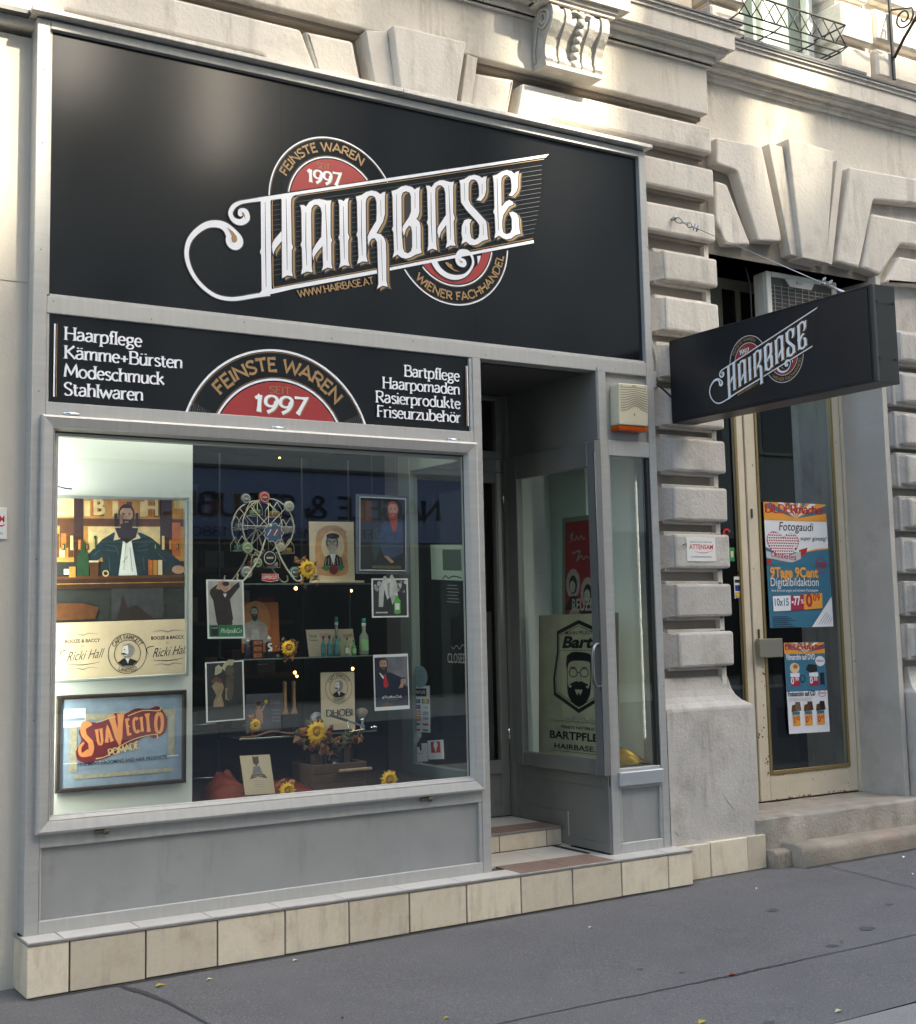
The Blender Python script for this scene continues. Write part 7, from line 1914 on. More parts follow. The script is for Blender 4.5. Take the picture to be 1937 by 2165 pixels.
# wooden crate, old camera
cr = thing('wooden_crate', 'dark wooden crate with a pale slat across it at the window bottom', 'crate', (1.5, .3, .45))
WCR = mat('crate_wood', (.085, .050, .030), .7, var=.4, scale=18, stretch=(1, 1, 5))
q0, q1, q2 = (1.4816, 0.5580), (1.7898, 0.5352), (1.7885, 0.4445)
for k in range(3):
    z = .445 + k * .047
    bx('slat', WCR, cr, q0[0], q1[0], .22, .232, z, z + .045, b=.002); bx('slat', WCR, cr, q0[0], q1[0], .45, .462, z, z + .045, b=.002)
for x in (q0[0], q1[0] - .012): bx('end_board', WCR, cr, x, x + .012, .233, .449, .445, .585, b=.002)
c0, c1_ = (1.6208, 0.5447), (1.8068, 0.5476)
MB().box(c0[0], c1_[0], .19, .215, (c0[1] + c1_[1]) / 2 - .004, (c0[1] + c1_[1]) / 2 + .010, b=.003).build('pale_slat', mat('pale_wood', (.36, .24, .15), .6, var=.3, scale=20), cr)
cm = thing('old_camera', 'old dark folding camera leaning above the crate', 'camera', (1.5, .36, .6))
q = (1.6581, 0.5952)
bx('body', INK, cm, q[0] - .055, q[0] + .055, .34, .40, q[1] - .045, q[1] + .045, b=.008)
MB().lathe([(.034, .0), (.034, -.018), (.026, -.024), (.022, -.012), (.004, -.012)], (q[0] - .005, .34, q[1]), 18, axis='Y').build('lens', mat('lens_dark', (.02, .02, .02), .1, spec=.9), cm)
bx('side_board', WCR, cm, q[0] + .06, q[0] + .10, .34, .40, q[1] - .05, q[1] + .055, b=.003); bx('side_board', WCR, cm, q[0] - .11, q[0] - .06, .34, .40, q[1] - .05, q[1] + .03, b=.003)
# red cloth on the window bottom
cl = thing('red_cloth', 'crumpled red fabric on the display floor around the bear card', 'cloth', (1.2, .3, .45))
def crumple(name, root_, m, x0, x1, y0, y1, z0, h, seed, nx=40, ny=14):
    rr = random.Random(seed)
    ph = [(rr.uniform(0, 6), rr.uniform(8, 45), rr.uniform(8, 40), rr.uniform(.3, 1)) for _ in range(9)]
    V, F = [], []
    for j in range(ny + 1):
        for i in range(nx + 1):
            x = x0 + (x1 - x0) * i / nx; y = y0 + (y1 - y0) * j / ny
            u, v = i / nx, j / ny
            env = (math.sin(math.pi * min(1, max(0, u))) ** .6) * (.25 + .75 * v)
            s_ = sum(a * abs(math.sin(p + x * fx + y * fy)) for p, fx, fy, a in ph) / 5.5
            V.append((x, y, z0 + .003 + h * env * (.25 + .9 * s_)))
    for j in range(ny):
        for i in range(nx):
            a = j * (nx + 1) + i
            F.append((a, a + 1, a + nx + 2, a + nx + 1))
    return MB().add(V, F, 0, True).build(name, m, root_)
crumple('cloth', cl, mat('red_fabric', (.17, .020, .008), .6, var=.5, scale=10), (0.9660, 0.4639)[0], (1.1707, 0.4919)[0], .12, .42, .442, .15, 4)
crumple('cloth', cl, MATS['red_fabric'], (1.2082, 0.4661)[0], (1.5449, 0.4661)[0], .14, .42, .442, .07, 9)
# spot lamps glowing inside the shop
SPOT = emit('spot_glow', (1.0, .55, .18), 2.2)
sp = thing('ceiling_spots', 'row of small warm spot lamps glowing inside the dark shop', 'lamps', (1.8, 2.5, 2.0))
for (x_, z_), rr in ((((2.7178, 1.5596)), .020), (((2.7054, 0.9442)), .018), (((2.7223, 0.9161)), .014), (((3.1791, 1.5404)), .016), (((3.1834, 0.9552)), .018), (((3.8459, 1.2139)), .020), (((3.8848, 1.2131)), .012), (((3.8436, 1.5083)), .014), (((2.5939, 2.5258)), .010)):
    MB().lathe([(.002, -.012), (rr * .7, -.006), (rr * .62, .0), (rr * .4, .01)], (x_, 3, z_), 10, axis='Y').build('spot', SPOT, sp)
# dim shelving at the back of the shop
bs = thing('back_shelving', 'dim wooden shelving with boxes at the back of the shop', 'shelving', (1.5, 3.5, .1))
for k, z in enumerate((.5, .9, 1.3, 1.7, 2.1)):
    bx('shelf', mat('dim_wood', (.09, .055, .035), .7, var=.3, scale=6), bs, .9, 2.9, 3.4, 3.8, z, z + .03)
    for j in range(9):
        if (j * 5 + k * 3) % 4:
            x = 2.2 + j * .19 if False else .95 + j * .21
            bx('box', [MATS['dim_wood'], mat('dim_box_grey', (.12, .12, .12), .6), mat('dim_box_red', (.14, .03, .02), .6), mat('dim_box_ochre', (.16, .11, .05), .6)][(j + k) % 4], bs, x, x + .15, 3.5, 3.7, z + .03, z + .16 + .05 * ((j * k) % 3))

# ================================================================ RIGHT SHOWCASE (beside the doorway)
rs = thing('showcase_lining', 'pale green-white lining boards inside the narrow showcase beside the doorway', 'board', (3.5, .5, .45))
bx('side_board', WBOARD, rs, 3.60, 3.615, .12, .95, .44, 2.27)
bx('back_board', WBOARD, rs, 3.22, 3.60, .93, .945, .44, 2.27)
bx('shelf_board', WBOARD, rs, 3.215, 3.60, .09, .93, .425, .44)
bx('upright_board', mat('lining_green', (.40, .50, .45), .5), rs, 3.53, 3.55, .55, .92, .441, 2.26)
Qr = ('X', 3.5000, (0.7855, 1.3211), (-0.29191, 0.00065), (-0.01432, 0.29156), 2.0703)
p, A, H = card('red_poster', 'dark red poster with two pale portraits behind the showcase glass', Qr, mat('frame_green_grey', (.16, .20, .17), .5), cat='poster')
A.rect(mat('print_dark_red', (.26, .025, .03), .5, var=.2, scale=9), .10, 1.0, 0, H - .10)
c = .55
A.stroke(GINK, [(.30, H - .55, .01), (.36, H - .36, .02), (.28, H - .42, .01), (.45, H - .50, .01), (.50, H - .42, .015), (.58, H - .5, .01), (.66, H - .42, .015), (.74, H - .5, .01), (.80, H - .46, .01)], 1, smooth=3)
A.stroke(GINK, [(.35, H - .78, .015), (.62, H - .74, .02), (.5, H - .95, .012), (.66, H - .84, .012), (.74, H - .92, .012), (.84, H - .86, .012), (.95, H - .92, .01)], 1, smooth=3)
for (cx_, cy_) in ((.38, H - 1.42), (.88, H - 1.62), (.42, H - 2.25)):
    A.ell(mat('print_pinkish', (.42, .34, .32), .5), cx_, cy_, .24, .32, 20); A.ell(HB, cx_, cy_ - .02, .14, .20, 16); A.ell(SKG, cx_ - .02, cy_ - .06, .10, .13, 14); A.poly(HB, [(cx_ - .3, cy_ - .55), (cx_ - .1, cy_ - .26), (cx_ + .15, cy_ - .26), (cx_ + .3, cy_ - .55)])
A.text(mat('print_pale', (.5, .45, .42), .5), 'REUZEL', .35, .08, .26, 'l', .03, sx=.7)
A.build('print', p)
Qp = ('X', 3.3600, (0.8816, 0.4703), (-0.77799, 0.00619), (-0.03654, 0.77716), 1.0926)
p, A, H = card('beard_poster', 'cream poster with a bearded face in a black shield, Bart! and BARTPFLEGE', Qp, mat('poster_cream', (.46, .43, .31), .55, var=.2, scale=6), cat='poster')
# local units: width = 1, the print runs 1.7 units high
KV = .64
A = Art(Qp[0], Qp[1], Qp[2], Qp[3], (Qp[4][0] * KV, Qp[4][1] * KV)); H = Qp[5] / KV
def shield(s):
    P = [(.52, H - .07), (.80, H - .20), (.80, H - .45), (.84, H - .78), (.83, H - .98), (.52, H - 1.18), (.20, H - .98), (.19, H - .78), (.24, H - .45), (.24, H - .20)]
    return [(.52 + (x - .52) * s, H - .62 + (y - H + .62) * s) for x, y in P]
A.poly(INK, shield(1.0)); A.poly(MATS['poster_cream'], shield(.91)); A.poly(INK, shield(.88)); A.poly(MATS['poster_cream'], shield(.865))
A.text(INK, 'MANN PFLEGT', .52, H - .245, .045, 'c', .02, width=.34)
A.text(INK, 'Bart!', .52, H - .40, .14, 'c', .06, width=.42, shear=.25)
A.rect(INK, .28, .78, H - .435, H - .43)
# face
A.poly(MATS['poster_cream'], [(.40, H - .55), (.66, H - .55), (.66, H - .90), (.40, H - .90)])
A.poly(INK, catmull([(.37, H - .50), (.36, H - .60), (.375, H - .68), (.39, H - .60), (.45, H - .56), (.60, H - .56), (.665, H - .59), (.67, H - .68), (.69, H - .56), (.66, H - .48), (.56, H - .455), (.44, H - .455), (.37, H - .50)], 3))
A.poly(INK, catmull([(.375, H - .78), (.40, H - .88), (.44, H - .86), (.52, H - .83), (.60, H - .86), (.64, H - .88), (.67, H - .78), (.66, H - .95), (.60, H - 1.06), (.52, H - 1.10), (.44, H - 1.06), (.38, H - .95), (.375, H - .78)], 3))
A.poly(INK, catmull([(.40, H - .84), (.44, H - .82), (.49, H - .80), (.52, H - .81), (.55, H - .80), (.60, H - .82), (.64, H - .84), (.58, H - .87), (.52, H - .86), (.46, H - .87), (.40, H - .84)], 3))
A.poly(MATS['poster_cream'], [(.47, H - .90), (.57, H - .90), (.54, H - .97), (.52, H - .93), (.50, H - .97)])
for d in (-1, 1):
    A.ring(INK, .52 + d * .068, H - .70, .045, .056, n=24); A.stroke(INK, [(.52 + d * .03, H - .645, .003), (.52 + d * .08, H - .635, .006), (.52 + d * .12, H - .65, .002)], 1, smooth=3)
A.stroke(INK, [(.50, H - .695), (.54, H - .695)], .008); A.stroke(GINK, [(.50, H - .74), (.49, H - .77), (.52, H - .785), (.55, H - .77), (.54, H - .74)], .006, smooth=3)
A.stroke(INK, [(.375, H - .60), (.38, H - .80)], .008); A.stroke(INK, [(.665, H - .60), (.665, H - .80)], .008)
for d in (-1, 1):
    A.stroke(GINK, [(.52, H - 1.26, .003), (.52 + d * .05, H - 1.23, .006), (.52 + d * .09, H - 1.27, .005), (.52 + d * .14, H - 1.25, .006), (.52 + d * .20, H - 1.265, .003)], 1, smooth=4); A.ring(GINK, .52 + d * .06, H - 1.245, .018, .025, n=14)
A.rect(INK, .15, .9, H - 1.285, H - 1.280); A.rect(INK, .15, .9, H - 1.30, H - 1.298)
A.text(INK, 'FEINSTE NATÜRLICHE', .54, H - 1.37, .035, 'c', .02, width=.48)
A.text(INK, 'BARTPFLEGE', .54, H - 1.50, .095, 'c', .035, width=.78)
A.text(INK, 'HAIRBASE.AT', .54, H - 1.62, .065, 'c', .02, width=.66)
A.rect(INK, .15, .9, H - 1.65, H - 1.645); A.build('print', p)
gb_ = thing('gold_sequin_cloth', 'crumpled gold sequin cloth at the bottom of the narrow showcase', 'cloth', (3.4, .15, .45))
m_, nt_, p_ = new_mat('gold_sequin')
N_, L_n = nt_.nodes, nt_.links
vo = N_.new('ShaderNodeTexVoronoi'); vo.inputs['Scale'].default_value = 140
tc_ = N_.new('ShaderNodeTexCoord'); L_n.new(tc_.outputs['Object'], vo.inputs['Vector'])
bu = N_.new('ShaderNodeBump'); bu.inputs['Strength'].default_value = 1; bu.inputs['Distance'].default_value = .004
L_n.new(vo.outputs['Color'], bu.inputs['Height']); L_n.new(bu.outputs[0], p_.inputs['Normal'])
p_.inputs['Base Color'].default_value = (.55, .36, .06, 1); p_.inputs['Metallic'].default_value = .85; p_.inputs['Roughness'].default_value = .28
crumple('cloth', gb_, m_, 3.29, 3.59, .045, .24, .441, .13, 12, 44, 16)

# ================================================================ ENTRANCE OF THE PHOTO SHOP
en = thing('photo_shop_door', 'worn cream framed glass door of the photo shop with brass beads', 'door', (5.1, .48, .08))
Y0 = .48
x_a, x_b = (4.8264, 0.2584)[0], (5.7965, 0.0700)[0]
zb0 = (4.8995, 0.0841)[1] + .006
xs1 = (4.7700, 2.6195)[0]; xs2 = (4.9163, 2.6292)[0]; xr1 = (5.6749, 2.4442)[0]; xr2 = (5.8085, 2.4512)[0]
zg0 = (4.9450, 0.2798)[1]
# fixed left leaf
fx = MB(); fx.box(xs1 - .0, xs1 + .062, Y0 + .01, Y0 + .06, .08, 3.2, b=.004); fx.box(4.24, xs1, Y0 + .01, Y0 + .06, .08, zg0 - .05, b=.004); fx.box(4.22, 4.27, Y0 + .01, Y0 + .06, zg0 - .05, 3.6, b=.004)
fx.box(4.22, 5.80, Y0 + .005, Y0 + .07, 2.98, 3.06, b=.004)
fixed = fx.build('fixed_leaf', CREAM, en)
bx('pane', GLASSN, fixed, 4.27, xs1, Y0 + .03, Y0 + .0305, zg0 - .05, 2.98)
for a in ((xs1 - .022, xs1, zg0 - .05, 2.98), (4.27, xs1 - .022, zg0 - .05, zg0 - .03)):
    bx('bead', BRASS, fixed, a[0], a[1], Y0 + .006, Y0 + .02, a[2], a[3], b=.002)
# moving right leaf
mv = MB(); mv.box(xs1 + .066, xs2 + .012, Y0, Y0 + .05, zb0, 2.975, b=.004); mv.box(xr1 + .012, xr2 - .045, Y0, Y0 + .05, zb0, 2.975, b=.004); mv.box(xs2 + .012, xr1 + .012, Y0 + .001, Y0 + .05, zb0, zg0 - .025, b=.004); mv.box(xs2 + .012, xr1 + .012, Y0 + .001, Y0 + .05, 2.9, 2.975, b=.004)
leafo = mv.build('door_leaf', CREAM, en)
bx('pane', GLASSN, leafo, xs2 + .012, xr1 + .012, Y0 + .025, Y0 + .0255, zg0 - .03, 2.9)
for a in ((xs2 + .010, xs2 + .032, zg0 - .025, 2.9), (xr1 - .006, xr1 + .014, zg0 - .025, 2.9), (xs2 + .032, xr1 - .006, zg0 - .025, zg0 - .0)):
    bx('bead', BRASS, leafo, a[0], a[1], Y0 - .008, Y0 + .012, a[2], a[3], b=.003)
bx('jamb', CREAM, en, xr2 - .04, xr2 + .0, Y0 - .006, Y0 + .07, .08, 3.6, b=.004); bx('jamb', CREAM, en, xr2 + .003, 5.80, Y0 - .03, Y0 + .07, .08, 3.6, b=.004)
bx('threshold_gap', INK, en, xs1 + .062, xr2, Y0 + .012, Y0 + .05, .079, zb0)
q = (4.8424, 1.1405); q2_ = (5.0556, 1.0173)
bx('letter_flap', mat('letter_plate', (.26, .25, .21), .35, .4), leafo, q[0], q2_[0], .435, .475, q2_[1], q[1], b=.004)
for (u, v) in (((4.8649, 1.9714)), ((4.8791, 1.1738))):
    bx('lock_plate', mat('old_brass', (.18, .16, .12), .4, .8), leafo, u - .006, u + .006, .468, .482, v - .03, v + .03, b=.002)
# flaked paint patches showing rust
def flakes(x0, x1, z0, z1, n, y, smax, seed):
    rr = random.Random(seed); A = Art('Y', y, step=.00008)
    for i in range(n):
        x, z = rr.uniform(x0, x1), rr.uniform(z0, z1); s_ = rr.uniform(.2, 1) ** 2 * smax
        A.poly(RUST, [(x + s_ * rr.uniform(.5, 1) * math.cos(t) , z + s_ * rr.uniform(.5, 1.2) * math.sin(t)) for t in [6.283 * k / 8 for k in range(8)]]); A.k -= .8
    return A.build('rust_patch', en)
flakes(xs2 - .03, xs2 + .006, .1, 1.0, 34, Y0 - .0006, .010, 1); flakes(xs2 + .03, xr1 - .02, zb0, zb0 + .012, 40, Y0 + .0003, .010, 2); flakes(xs2 + .03, xr1, zg0 - .034, zg0 - .026, 30, Y0 + .0003, .006, 3)
flakes(xr2 - .038, xr2 - .004, .1, 1.2, 22, Y0 - .0066, .006, 4); flakes(xs1 - .06, xs1 + .05, .085, .17, 40, Y0 + .0094, .024, 5); flakes(xs2 + .05, xr1, zb0 + .03, zg0 - .06, 18, Y0 + .0003, .005, 6); flakes(xs1 + .03, xs2 - .01, .5, .56, 8, Y0 - .0006, .014, 7)
# upper light window beside the air conditioner
tw = thing('transom_window', 'dark two light window above the photo shop door, beside the air conditioner', 'window', (4.6, .6, 3.2))
t0, t1, t2, t3 = (4.7958, 3.5558)[0], (4.9492, 3.6078)[0], (4.9672, 3.6100)[0], (5.0958, 3.6494)[0]
mb = MB(); mb.box(4.24, t0 + .01, .60, .64, 3.06, 3.62, b=.003); mb.box(t1, t2 + .012, .60, .64, 3.06, 3.62, b=.003); mb.box(t0, 5.8, .601, .64, 3.53, 3.62, b=.003); mb.box(5.5, 5.8, .60, .64, 3.06, 3.62)
mb.build('frame', mat('transom_paint', (.25, .25, .20), .6, var=.2, scale=5), tw)
bx('pane', mat('dark_pane', (.012, .012, .014), .08, spec=.8), tw, t0, 5.5, .625, .63, 3.06, 3.55)
MB().tube(catmull([((4.7306, 3.6323)[0], .30, 3.60), ((4.7607, 3.5622)[0], .30, 3.50), ((4.7687, 3.4828)[0], .30, 3.40), ((4.7655, 3.2263)[0], .30, 3.05)], 4), .006, 6).build('cable', IRON, tw)
# inside of the photo shop: dark room with a grey column
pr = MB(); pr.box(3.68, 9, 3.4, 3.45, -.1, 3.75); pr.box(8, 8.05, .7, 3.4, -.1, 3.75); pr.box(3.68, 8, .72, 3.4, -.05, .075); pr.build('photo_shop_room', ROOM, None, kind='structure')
bx('column', mat('grey_column', (.17, .175, .155), .8, var=.15, scale=2), en, (5.9613, 1.6352)[0], (5.9613, 1.6352)[0] + .75, .9, 1.1, .08, 3.4)
ph = thing('photo_shop_counter', 'dim grey office machines and boxes inside the photo shop', 'counter', (5.8, 1.6, .1))
for (x0, x1, z0, z1, m) in ((5.3, 5.75, .08, .62, MATS['dim_box_grey']), (5.8, 6.3, .08, .75, mat('dim_light_grey', (.28, .28, .28), .5)), (6.05, 6.25, .35, .6, INK), (6.4, 6.8, .08, .5, MATS['dim_box_grey'])):
    bx('machine', m, ph, x0, x1, 1.5, 1.9, z0, z1, b=.01)
# posters in the photo shop door
PBL = mat('poster_blue', (.035, .16, .26), .5); POR = mat('poster_orange', (.75, .33, .05), .5); PRD = mat('poster_red', (.40, .02, .025), .5); PCR = mat('poster_crimson', (.36, .015, .06), .5); PWH = mat('poster_white', (.74, .76, .82), .5)
def masthead(A, H, hh):
    A.rect(POR, 0, 1, H - hh, H)
    for k in range(9):
        a0, a1 = R(8 + k * 18.5), R(8 + k * 18.5 + 10)
        c = (.5, H - hh)
        P = [c]
        for a in (a0, a1):
            L_ = min(.5 / max(1e-3, abs(math.cos(a))), hh / max(1e-3, math.sin(a)))
            P.append((c[0] + L_ * math.cos(a), c[1] + L_ * math.sin(a)))
        A.poly([PBL, PWH, PBL, PWH][k % 4], P); A.k -= .5
    A.k = int(A.k) + 1
    A.ftext(PRD, 'BILDER', .02, H - hh * .66, hh * .52, .24, 'l', width=.5, flare=.4)
    A.ftext(PRD, 'macher', .51, H - hh * .66, hh * .52, .24, 'l', width=.46, flare=.4)
Q1 = ('Y', 0.4900, (4.9995, 1.2088), (0.60177, 0.00019), (-0.00679, 0.60173), 1.4045)
p = thing('photo_poster', 'large blue and white BILDERmacher Fotogaudi poster behind the door glass', 'poster', (5.3, .49, 1.2))
# slightly sheared print follows the sheet: use the same axes for paper and print
sheet(p, 'paper', Q1, PBL, .0015); A = art(Q1); H = Q1[5]
A.rect(PWH, 0, 1, H * .60, H * .86); masthead(A, H, H * .125); A.rect(POR, 0, 1, H * .855, H * .878)
A.poly(PBL, catmull([(0, H * .64), (.2, H * .6), (.55, H * .60), (.8, H * .625), (1, H * .635)], 4) + [(1, H * .5), (0, H * .5)])
A.poly(POR, catmull([(.62, H * .608), (.8, H * .632), (1, H * .642)], 4) + [(1, H * .63), (.8, H * .62), (.62, H * .60)])
A.k += 1
A.ftext(INK, 'Fotogaudi', .22, H * .775, .105, .15, 'l', width=.54, shear=.25) if False else A.text(INK, 'Fotogaudi', .22, H * .775, .10, 'l', .005, width=.54, shear=.2)
A.text(INK, 'super günstig!', .55, H * .70, .05, 'l', .0, width=.42, shear=.25)
hp = [(.26, H * .515), (.10, H * .60), (.02, H * .68), (.05, H * .745), (.14, H * .765), (.24, H * .745), (.28, H * .72), (.33, H * .745), (.43, H * .755), (.51, H * .72), (.52, H * .67), (.44, H * .60)]
hc = catmull(hp + [hp[0]], 3)[:-1]
A.poly(PRD, hc)
hx = [q[0] for q in hc]
for k in range(11):
    z = H * (.535 + k * .021)
    xsx = []
    for i in range(len(hc)):
        (x0, y0), (x1, y1) = hc[i - 1], hc[i]
        if (y0 - z) * (y1 - z) < 0: xsx.append(x0 + (x1 - x0) * (z - y0) / (y1 - y0))
    xsx.sort()
    for j in range(0, len(xsx) - 1, 2):
        A.stroke(PWH, [(xsx[j] + .01, z), (xsx[j + 1] - .01, z)], .014); A.k -= .8
        x = xsx[j] + .02
        while x < xsx[j + 1] - .02:
            A.rect(PWH, x, x + .012, z, z + H * .014); A.k -= .9; x += .036
A.k = int(A.k) + 2
A.poly(PRD, [(.52, H * .62), (.66, H * .64), (.62, H * .58), (.50, H * .56)]); A.poly(PRD, [(0, H * .54), (.07, H * .545), (.07, H * .50), (0, H * .505)])
A.poly(mat('ribbon_grey', (.50, .51, .53), .5), catmull([(0, H * .61), (.12, H * .59), (.3, H * .57), (.5, H * .60), (.54, H * .61)], 3) + catmull([(.54, H * .55), (.4, H * .52), (.25, H * .53), (.1, H * .545), (0, H * .555)], 3))
A.ftext(PCR, 'Oktoberfest', .07, H * .565, .06, .16, 'l', width=.40, ang=-6) if all(c in GL for c in 'Oktoberfest') else A.text(PCR, 'Oktoberfest', .07, H * .565, .055, 'l', width=.40, ang=-6)
for k in range(6): A.ell(PAPERW, .46 + .03 * math.cos(k), H * .63 + .03 * math.sin(k), .018, .01, 8, rot=k * 60)
A.ell(INK, .47, H * .63, .012); A.ring(PCR, .86, H * .50, .085, .092, n=24); A.text(PCR, 'Sonder', .86, H * .505, .04, 'c', .02, width=.14); A.text(PCR, 'Aktion', .86, H * .48, .04, 'c', .02, width=.14)
A.text(POR, '9Tage 9Cent', .04, H * .40, .115, 'l', .05, width=.76); A.text(PWH, 'Digitalbildaktion', .04, H * .33, .10, 'l', .0, width=.76)
A.text(PWH, 'Ihre Erinnerungen auf echtem Fotopapier', .05, H * .285, .032, 'l', 0, width=.74)
A.poly(PWH, [(.06, H * .13), (.33, H * .135), (.34, H * .255), (.06, H * .25)]); A.poly(PCR, [(.33, H * .135), (.54, H * .14), (.55, H * .262), (.34, H * .255)]); A.poly(POR, [(.54, H * .14), (.84, H * .15), (.85, H * .272), (.55, H * .262)])
A.text(PBL, '10x15', .195, H * .175, .085, 'c', .03, width=.22); A.text(PWH, '-77', .42, H * .18, .10, 'c', .05, width=.14); A.text(PWH, '%', .52, H * .19, .05, 'c', .02); A.text(PRD, '0', .63, H * .165, .15, 'c', .05); A.text(PRD, '09', .75, H * .21, .085, 'c', .03)
A.poly(PWH, [(.65, 0), (1, 0), (1, H * .245)])
for k in range(6): A.rect(NAVY, .04, .28 + .06 * (k % 3), H * .085 - k * .022, H * .085 - k * .022 + .006)
for k in range(5):
    A.stroke(GINK, [(.76 + k * .045, H * .02), (.90 + k * .022, H * (.115 - k * .01))], .006)
A.build('print', p)
Q2 = ('Y', 0.4900, (5.1305, 0.5062), (0.38770, -0.00622), (-0.00632, 0.38770), 1.5548)
p = thing('photo_poster', 'narrow two part BILDERmacher price poster below the Fotogaudi poster', 'poster', (5.4, .49, .8))
sheet(p, 'paper', Q2, PWH, .0015); A = art(Q2); H = Q2[5]
A.rect(PBL, 0, 1, H * .46, H); masthead(A, H, H * .115); A.rect(POR, 0, 1, H * .875, H * .89)
A.text(PWH, 'Filmarchiv auf DVD', .04, H * .81, .10, 'l', .03, width=.70); A.ell(PWH, .86, H * .79, .12, .09, 14); A.text(PCR, 'Aktion', .86, H * .78, .05, 'c', .02, width=.18)
for cx_ in (.24, .70):
    A.rect(PWH, cx_ - .13, cx_ + .09, H * .62, H * .665); A.rect(PCR, cx_ - .13, cx_ + .09, H * .52, H * .615)
A.text(PWH, '0', .15, H * .545, .11, 'c', .04); A.text(PWH, '99', .26, H * .575, .07, 'c', .02); A.text(PWH, '0', .61, H * .545, .11, 'c', .04); A.text(PWH, '35', .72, H * .575, .07, 'c', .02)
A.ell(PAPERC, .22, H * .72, .12, .09, 12); A.ell(ORG, .24, H * .735, .06, .04, 10); A.poly(INK, [(.50, H * .70), (.56, H * .76), (.76, H * .75), (.78, H * .68), (.60, H * .66)]); A.rect(INK, .84, .94, H * .53, H * .66); A.ring(INK, .40, H * .60, .05, .065, n=16)
A.text(NAVY, 'Fotoarchiv auf CD', .03, H * .41, .09, 'l', .03, width=.66); A.ell(PCR, .86, H * .43, .10, .06, 12); A.ell(PWH, .86, H * .43, .09, .05, 12); A.text(PCR, 'Aktion', .86, H * .42, .05, 'c', .02, width=.16)
for k in range(3): A.rect(GINK, .03, .6, H * (.385 - .014 * k), H * (.388 - .014 * k))
for k, (cx_, n_) in enumerate(((.20, '1'), (.50, '0'), (.80, '0'))):
    A.poly(AMBD, [(cx_ - .12, H * .24), (cx_ - .10, H * .31), (cx_ + .10, H * .33), (cx_ + .12, H * .25)]); A.rect([BR2, AMBD, INK][k], cx_ - .02, cx_ + .10, H * .25, H * .345)
    A.rect(PBL, cx_ - .10, cx_ + .08, H * .205, H * .24); A.rect(POR, cx_ - .10, cx_ + .08, H * .085, H * .203)
    A.text(PRD, n_, cx_ - .055, H * .115, .11, 'c', .04); A.text(PRD, ('00', '75', '49')[k], cx_ + .03, H * .145, .07, 'c', .02)
A.build('print', p)
p, A, H = poster('card_stickers', 'small strip of payment card logos on the photo shop side pane', ('Y', 0.5000, (4.7011, 1.4057), (0.05956, 0.00011), (0.00012, 0.05956), 2.4445), cat='sticker')
A.rect(INK, .1, .9, H - .7, H - .35); A.rect(CB, .1, .9, H - 1.6, H - .95); A.rect(CR_, .1, .9, H - 2.3, H - 1.75); A.rect(CB, .1, .9, .1, H - 2.45); A.ell(CY, .5, .45, .3, .28, 12)
A.build('print', p)
p = thing('window_sticker', 'small red and green sticker on the photo shop side pane behind the pilaster', 'sticker', (0, 0, 0))
A = Art('Y', .5); q = (4.6548, 1.8339); A.ring(CR_, q[0], q[1], .02, .035, 20, 300, 14); q = (4.6933, 1.6974); A.rect(CG, q[0] - .02, q[0] + .02, q[1] - .045, q[1] + .045); A.rect(PAPERC, q[0] - .012, q[0] + .012, q[1] - .02, q[1] + .02); A.build('sticker', p)

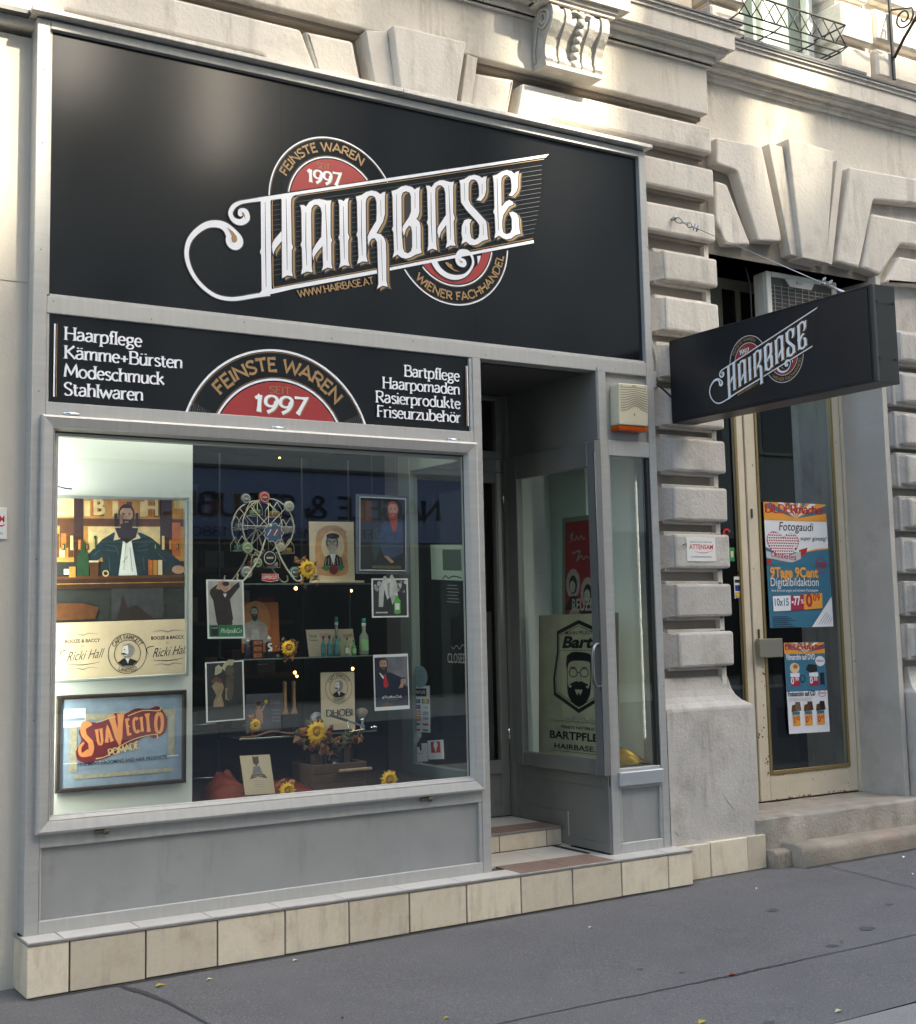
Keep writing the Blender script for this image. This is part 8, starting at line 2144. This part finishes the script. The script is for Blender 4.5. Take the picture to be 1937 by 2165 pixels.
# ================================================================ LITTER ON THE PAVEMENT
LY = mat('leaf_yellow', (.50, .40, .05), .7, var=.3, scale=90); LP = mat('leaf_pale', (.55, .50, .32), .7); LR = mat('leaf_red', (.26, .05, .02), .7); LW = mat('paper_scrap', (.7, .66, .66), .8); LK = mat('leaf_dark', (.04, .035, .03), .8)
def fallen(label, q, L_, m, ang, name='fallen_leaf', cat='leaf', z=None):
    x, y = q
    zz = (gz(x) if z is None else z) + .004
    o = thing(name, label, cat, (x, y, zz), 'fallen leaves and scraps on the pavement')
    c, s_ = math.cos(R(ang)), math.sin(R(ang))
    def pt(a, b, h): return (x + a * c - b * s_, y + a * s_ + b * c, zz + h)
    L_ *= .85
    w_ = L_ * .26
    V = [pt(-L_ / 2, 0, 0), pt(-L_ * .15, w_, .010), pt(L_ / 2, 0, .003), pt(-L_ * .15, -w_, .008), pt(-L_ * .1, 0, .0)]
    MB().add(V, [(0, 4, 1), (1, 4, 2), (2, 4, 3), (3, 4, 0)]).build('blade', m, o)
fallen('large bright yellow leaf at the bottom of the picture', ((1.9886, -2.0150)), .060, LY, 12)
fallen('thin yellow leaf at the foot of the plinth tiles on the left', ((0.5113, -0.2693)), .060, LY, -8)
fallen('thin pale leaf in front of the third plinth tile', ((0.7161, -0.3146)), .040, LP, -20)
fallen('pale leaf close to the plinth below the window centre', ((1.1535, -0.2522)), .040, LP, 8)
fallen('pale yellow leaf in the middle of the pavement', ((1.2451, -1.4017)), .036, LY, -15)
fallen('small pale leaf left of the doorway end of the plinth', ((2.5863, -0.5837)), .034, LP, 5)
fallen('tiny yellow leaf between two dark stains', ((3.3206, -1.5086)), .028, LY, 70)
fallen('red brown leaf lying on the long asphalt seam', ((2.5308, -1.6151)), .050, LR, -22)
fallen('pale narrow leaf near the kerb on the right', ((2.4901, -2.2251)), .045, LP, -10)
fallen('white scrap of paper in front of the pilaster', ((3.8546, -0.4406)), .030, LW, 0, 'paper_scrap', 'litter')
fallen('white scrap at the right edge of the picture', ((4.8177, -0.7046)), .030, LW, 30, 'paper_scrap', 'litter')
fallen('pale scrap near the lower stone step on the right', ((5.1979, -0.3344)), .045, LW, 20, 'paper_scrap', 'litter')
fallen('yellow leaf on the lower stone step', ((4.6804, -0.0384)), .030, LY, 10, z=-.075)
fallen('yellow crumb of leaf on the lower step of the doorway', ((2.8885, 0.5147)), .028, LY, 30, z=ZT + .001)
fallen('dark curled leaf on the pavement left of centre', ((0.9238, -1.1565)), .030, LK, 40)
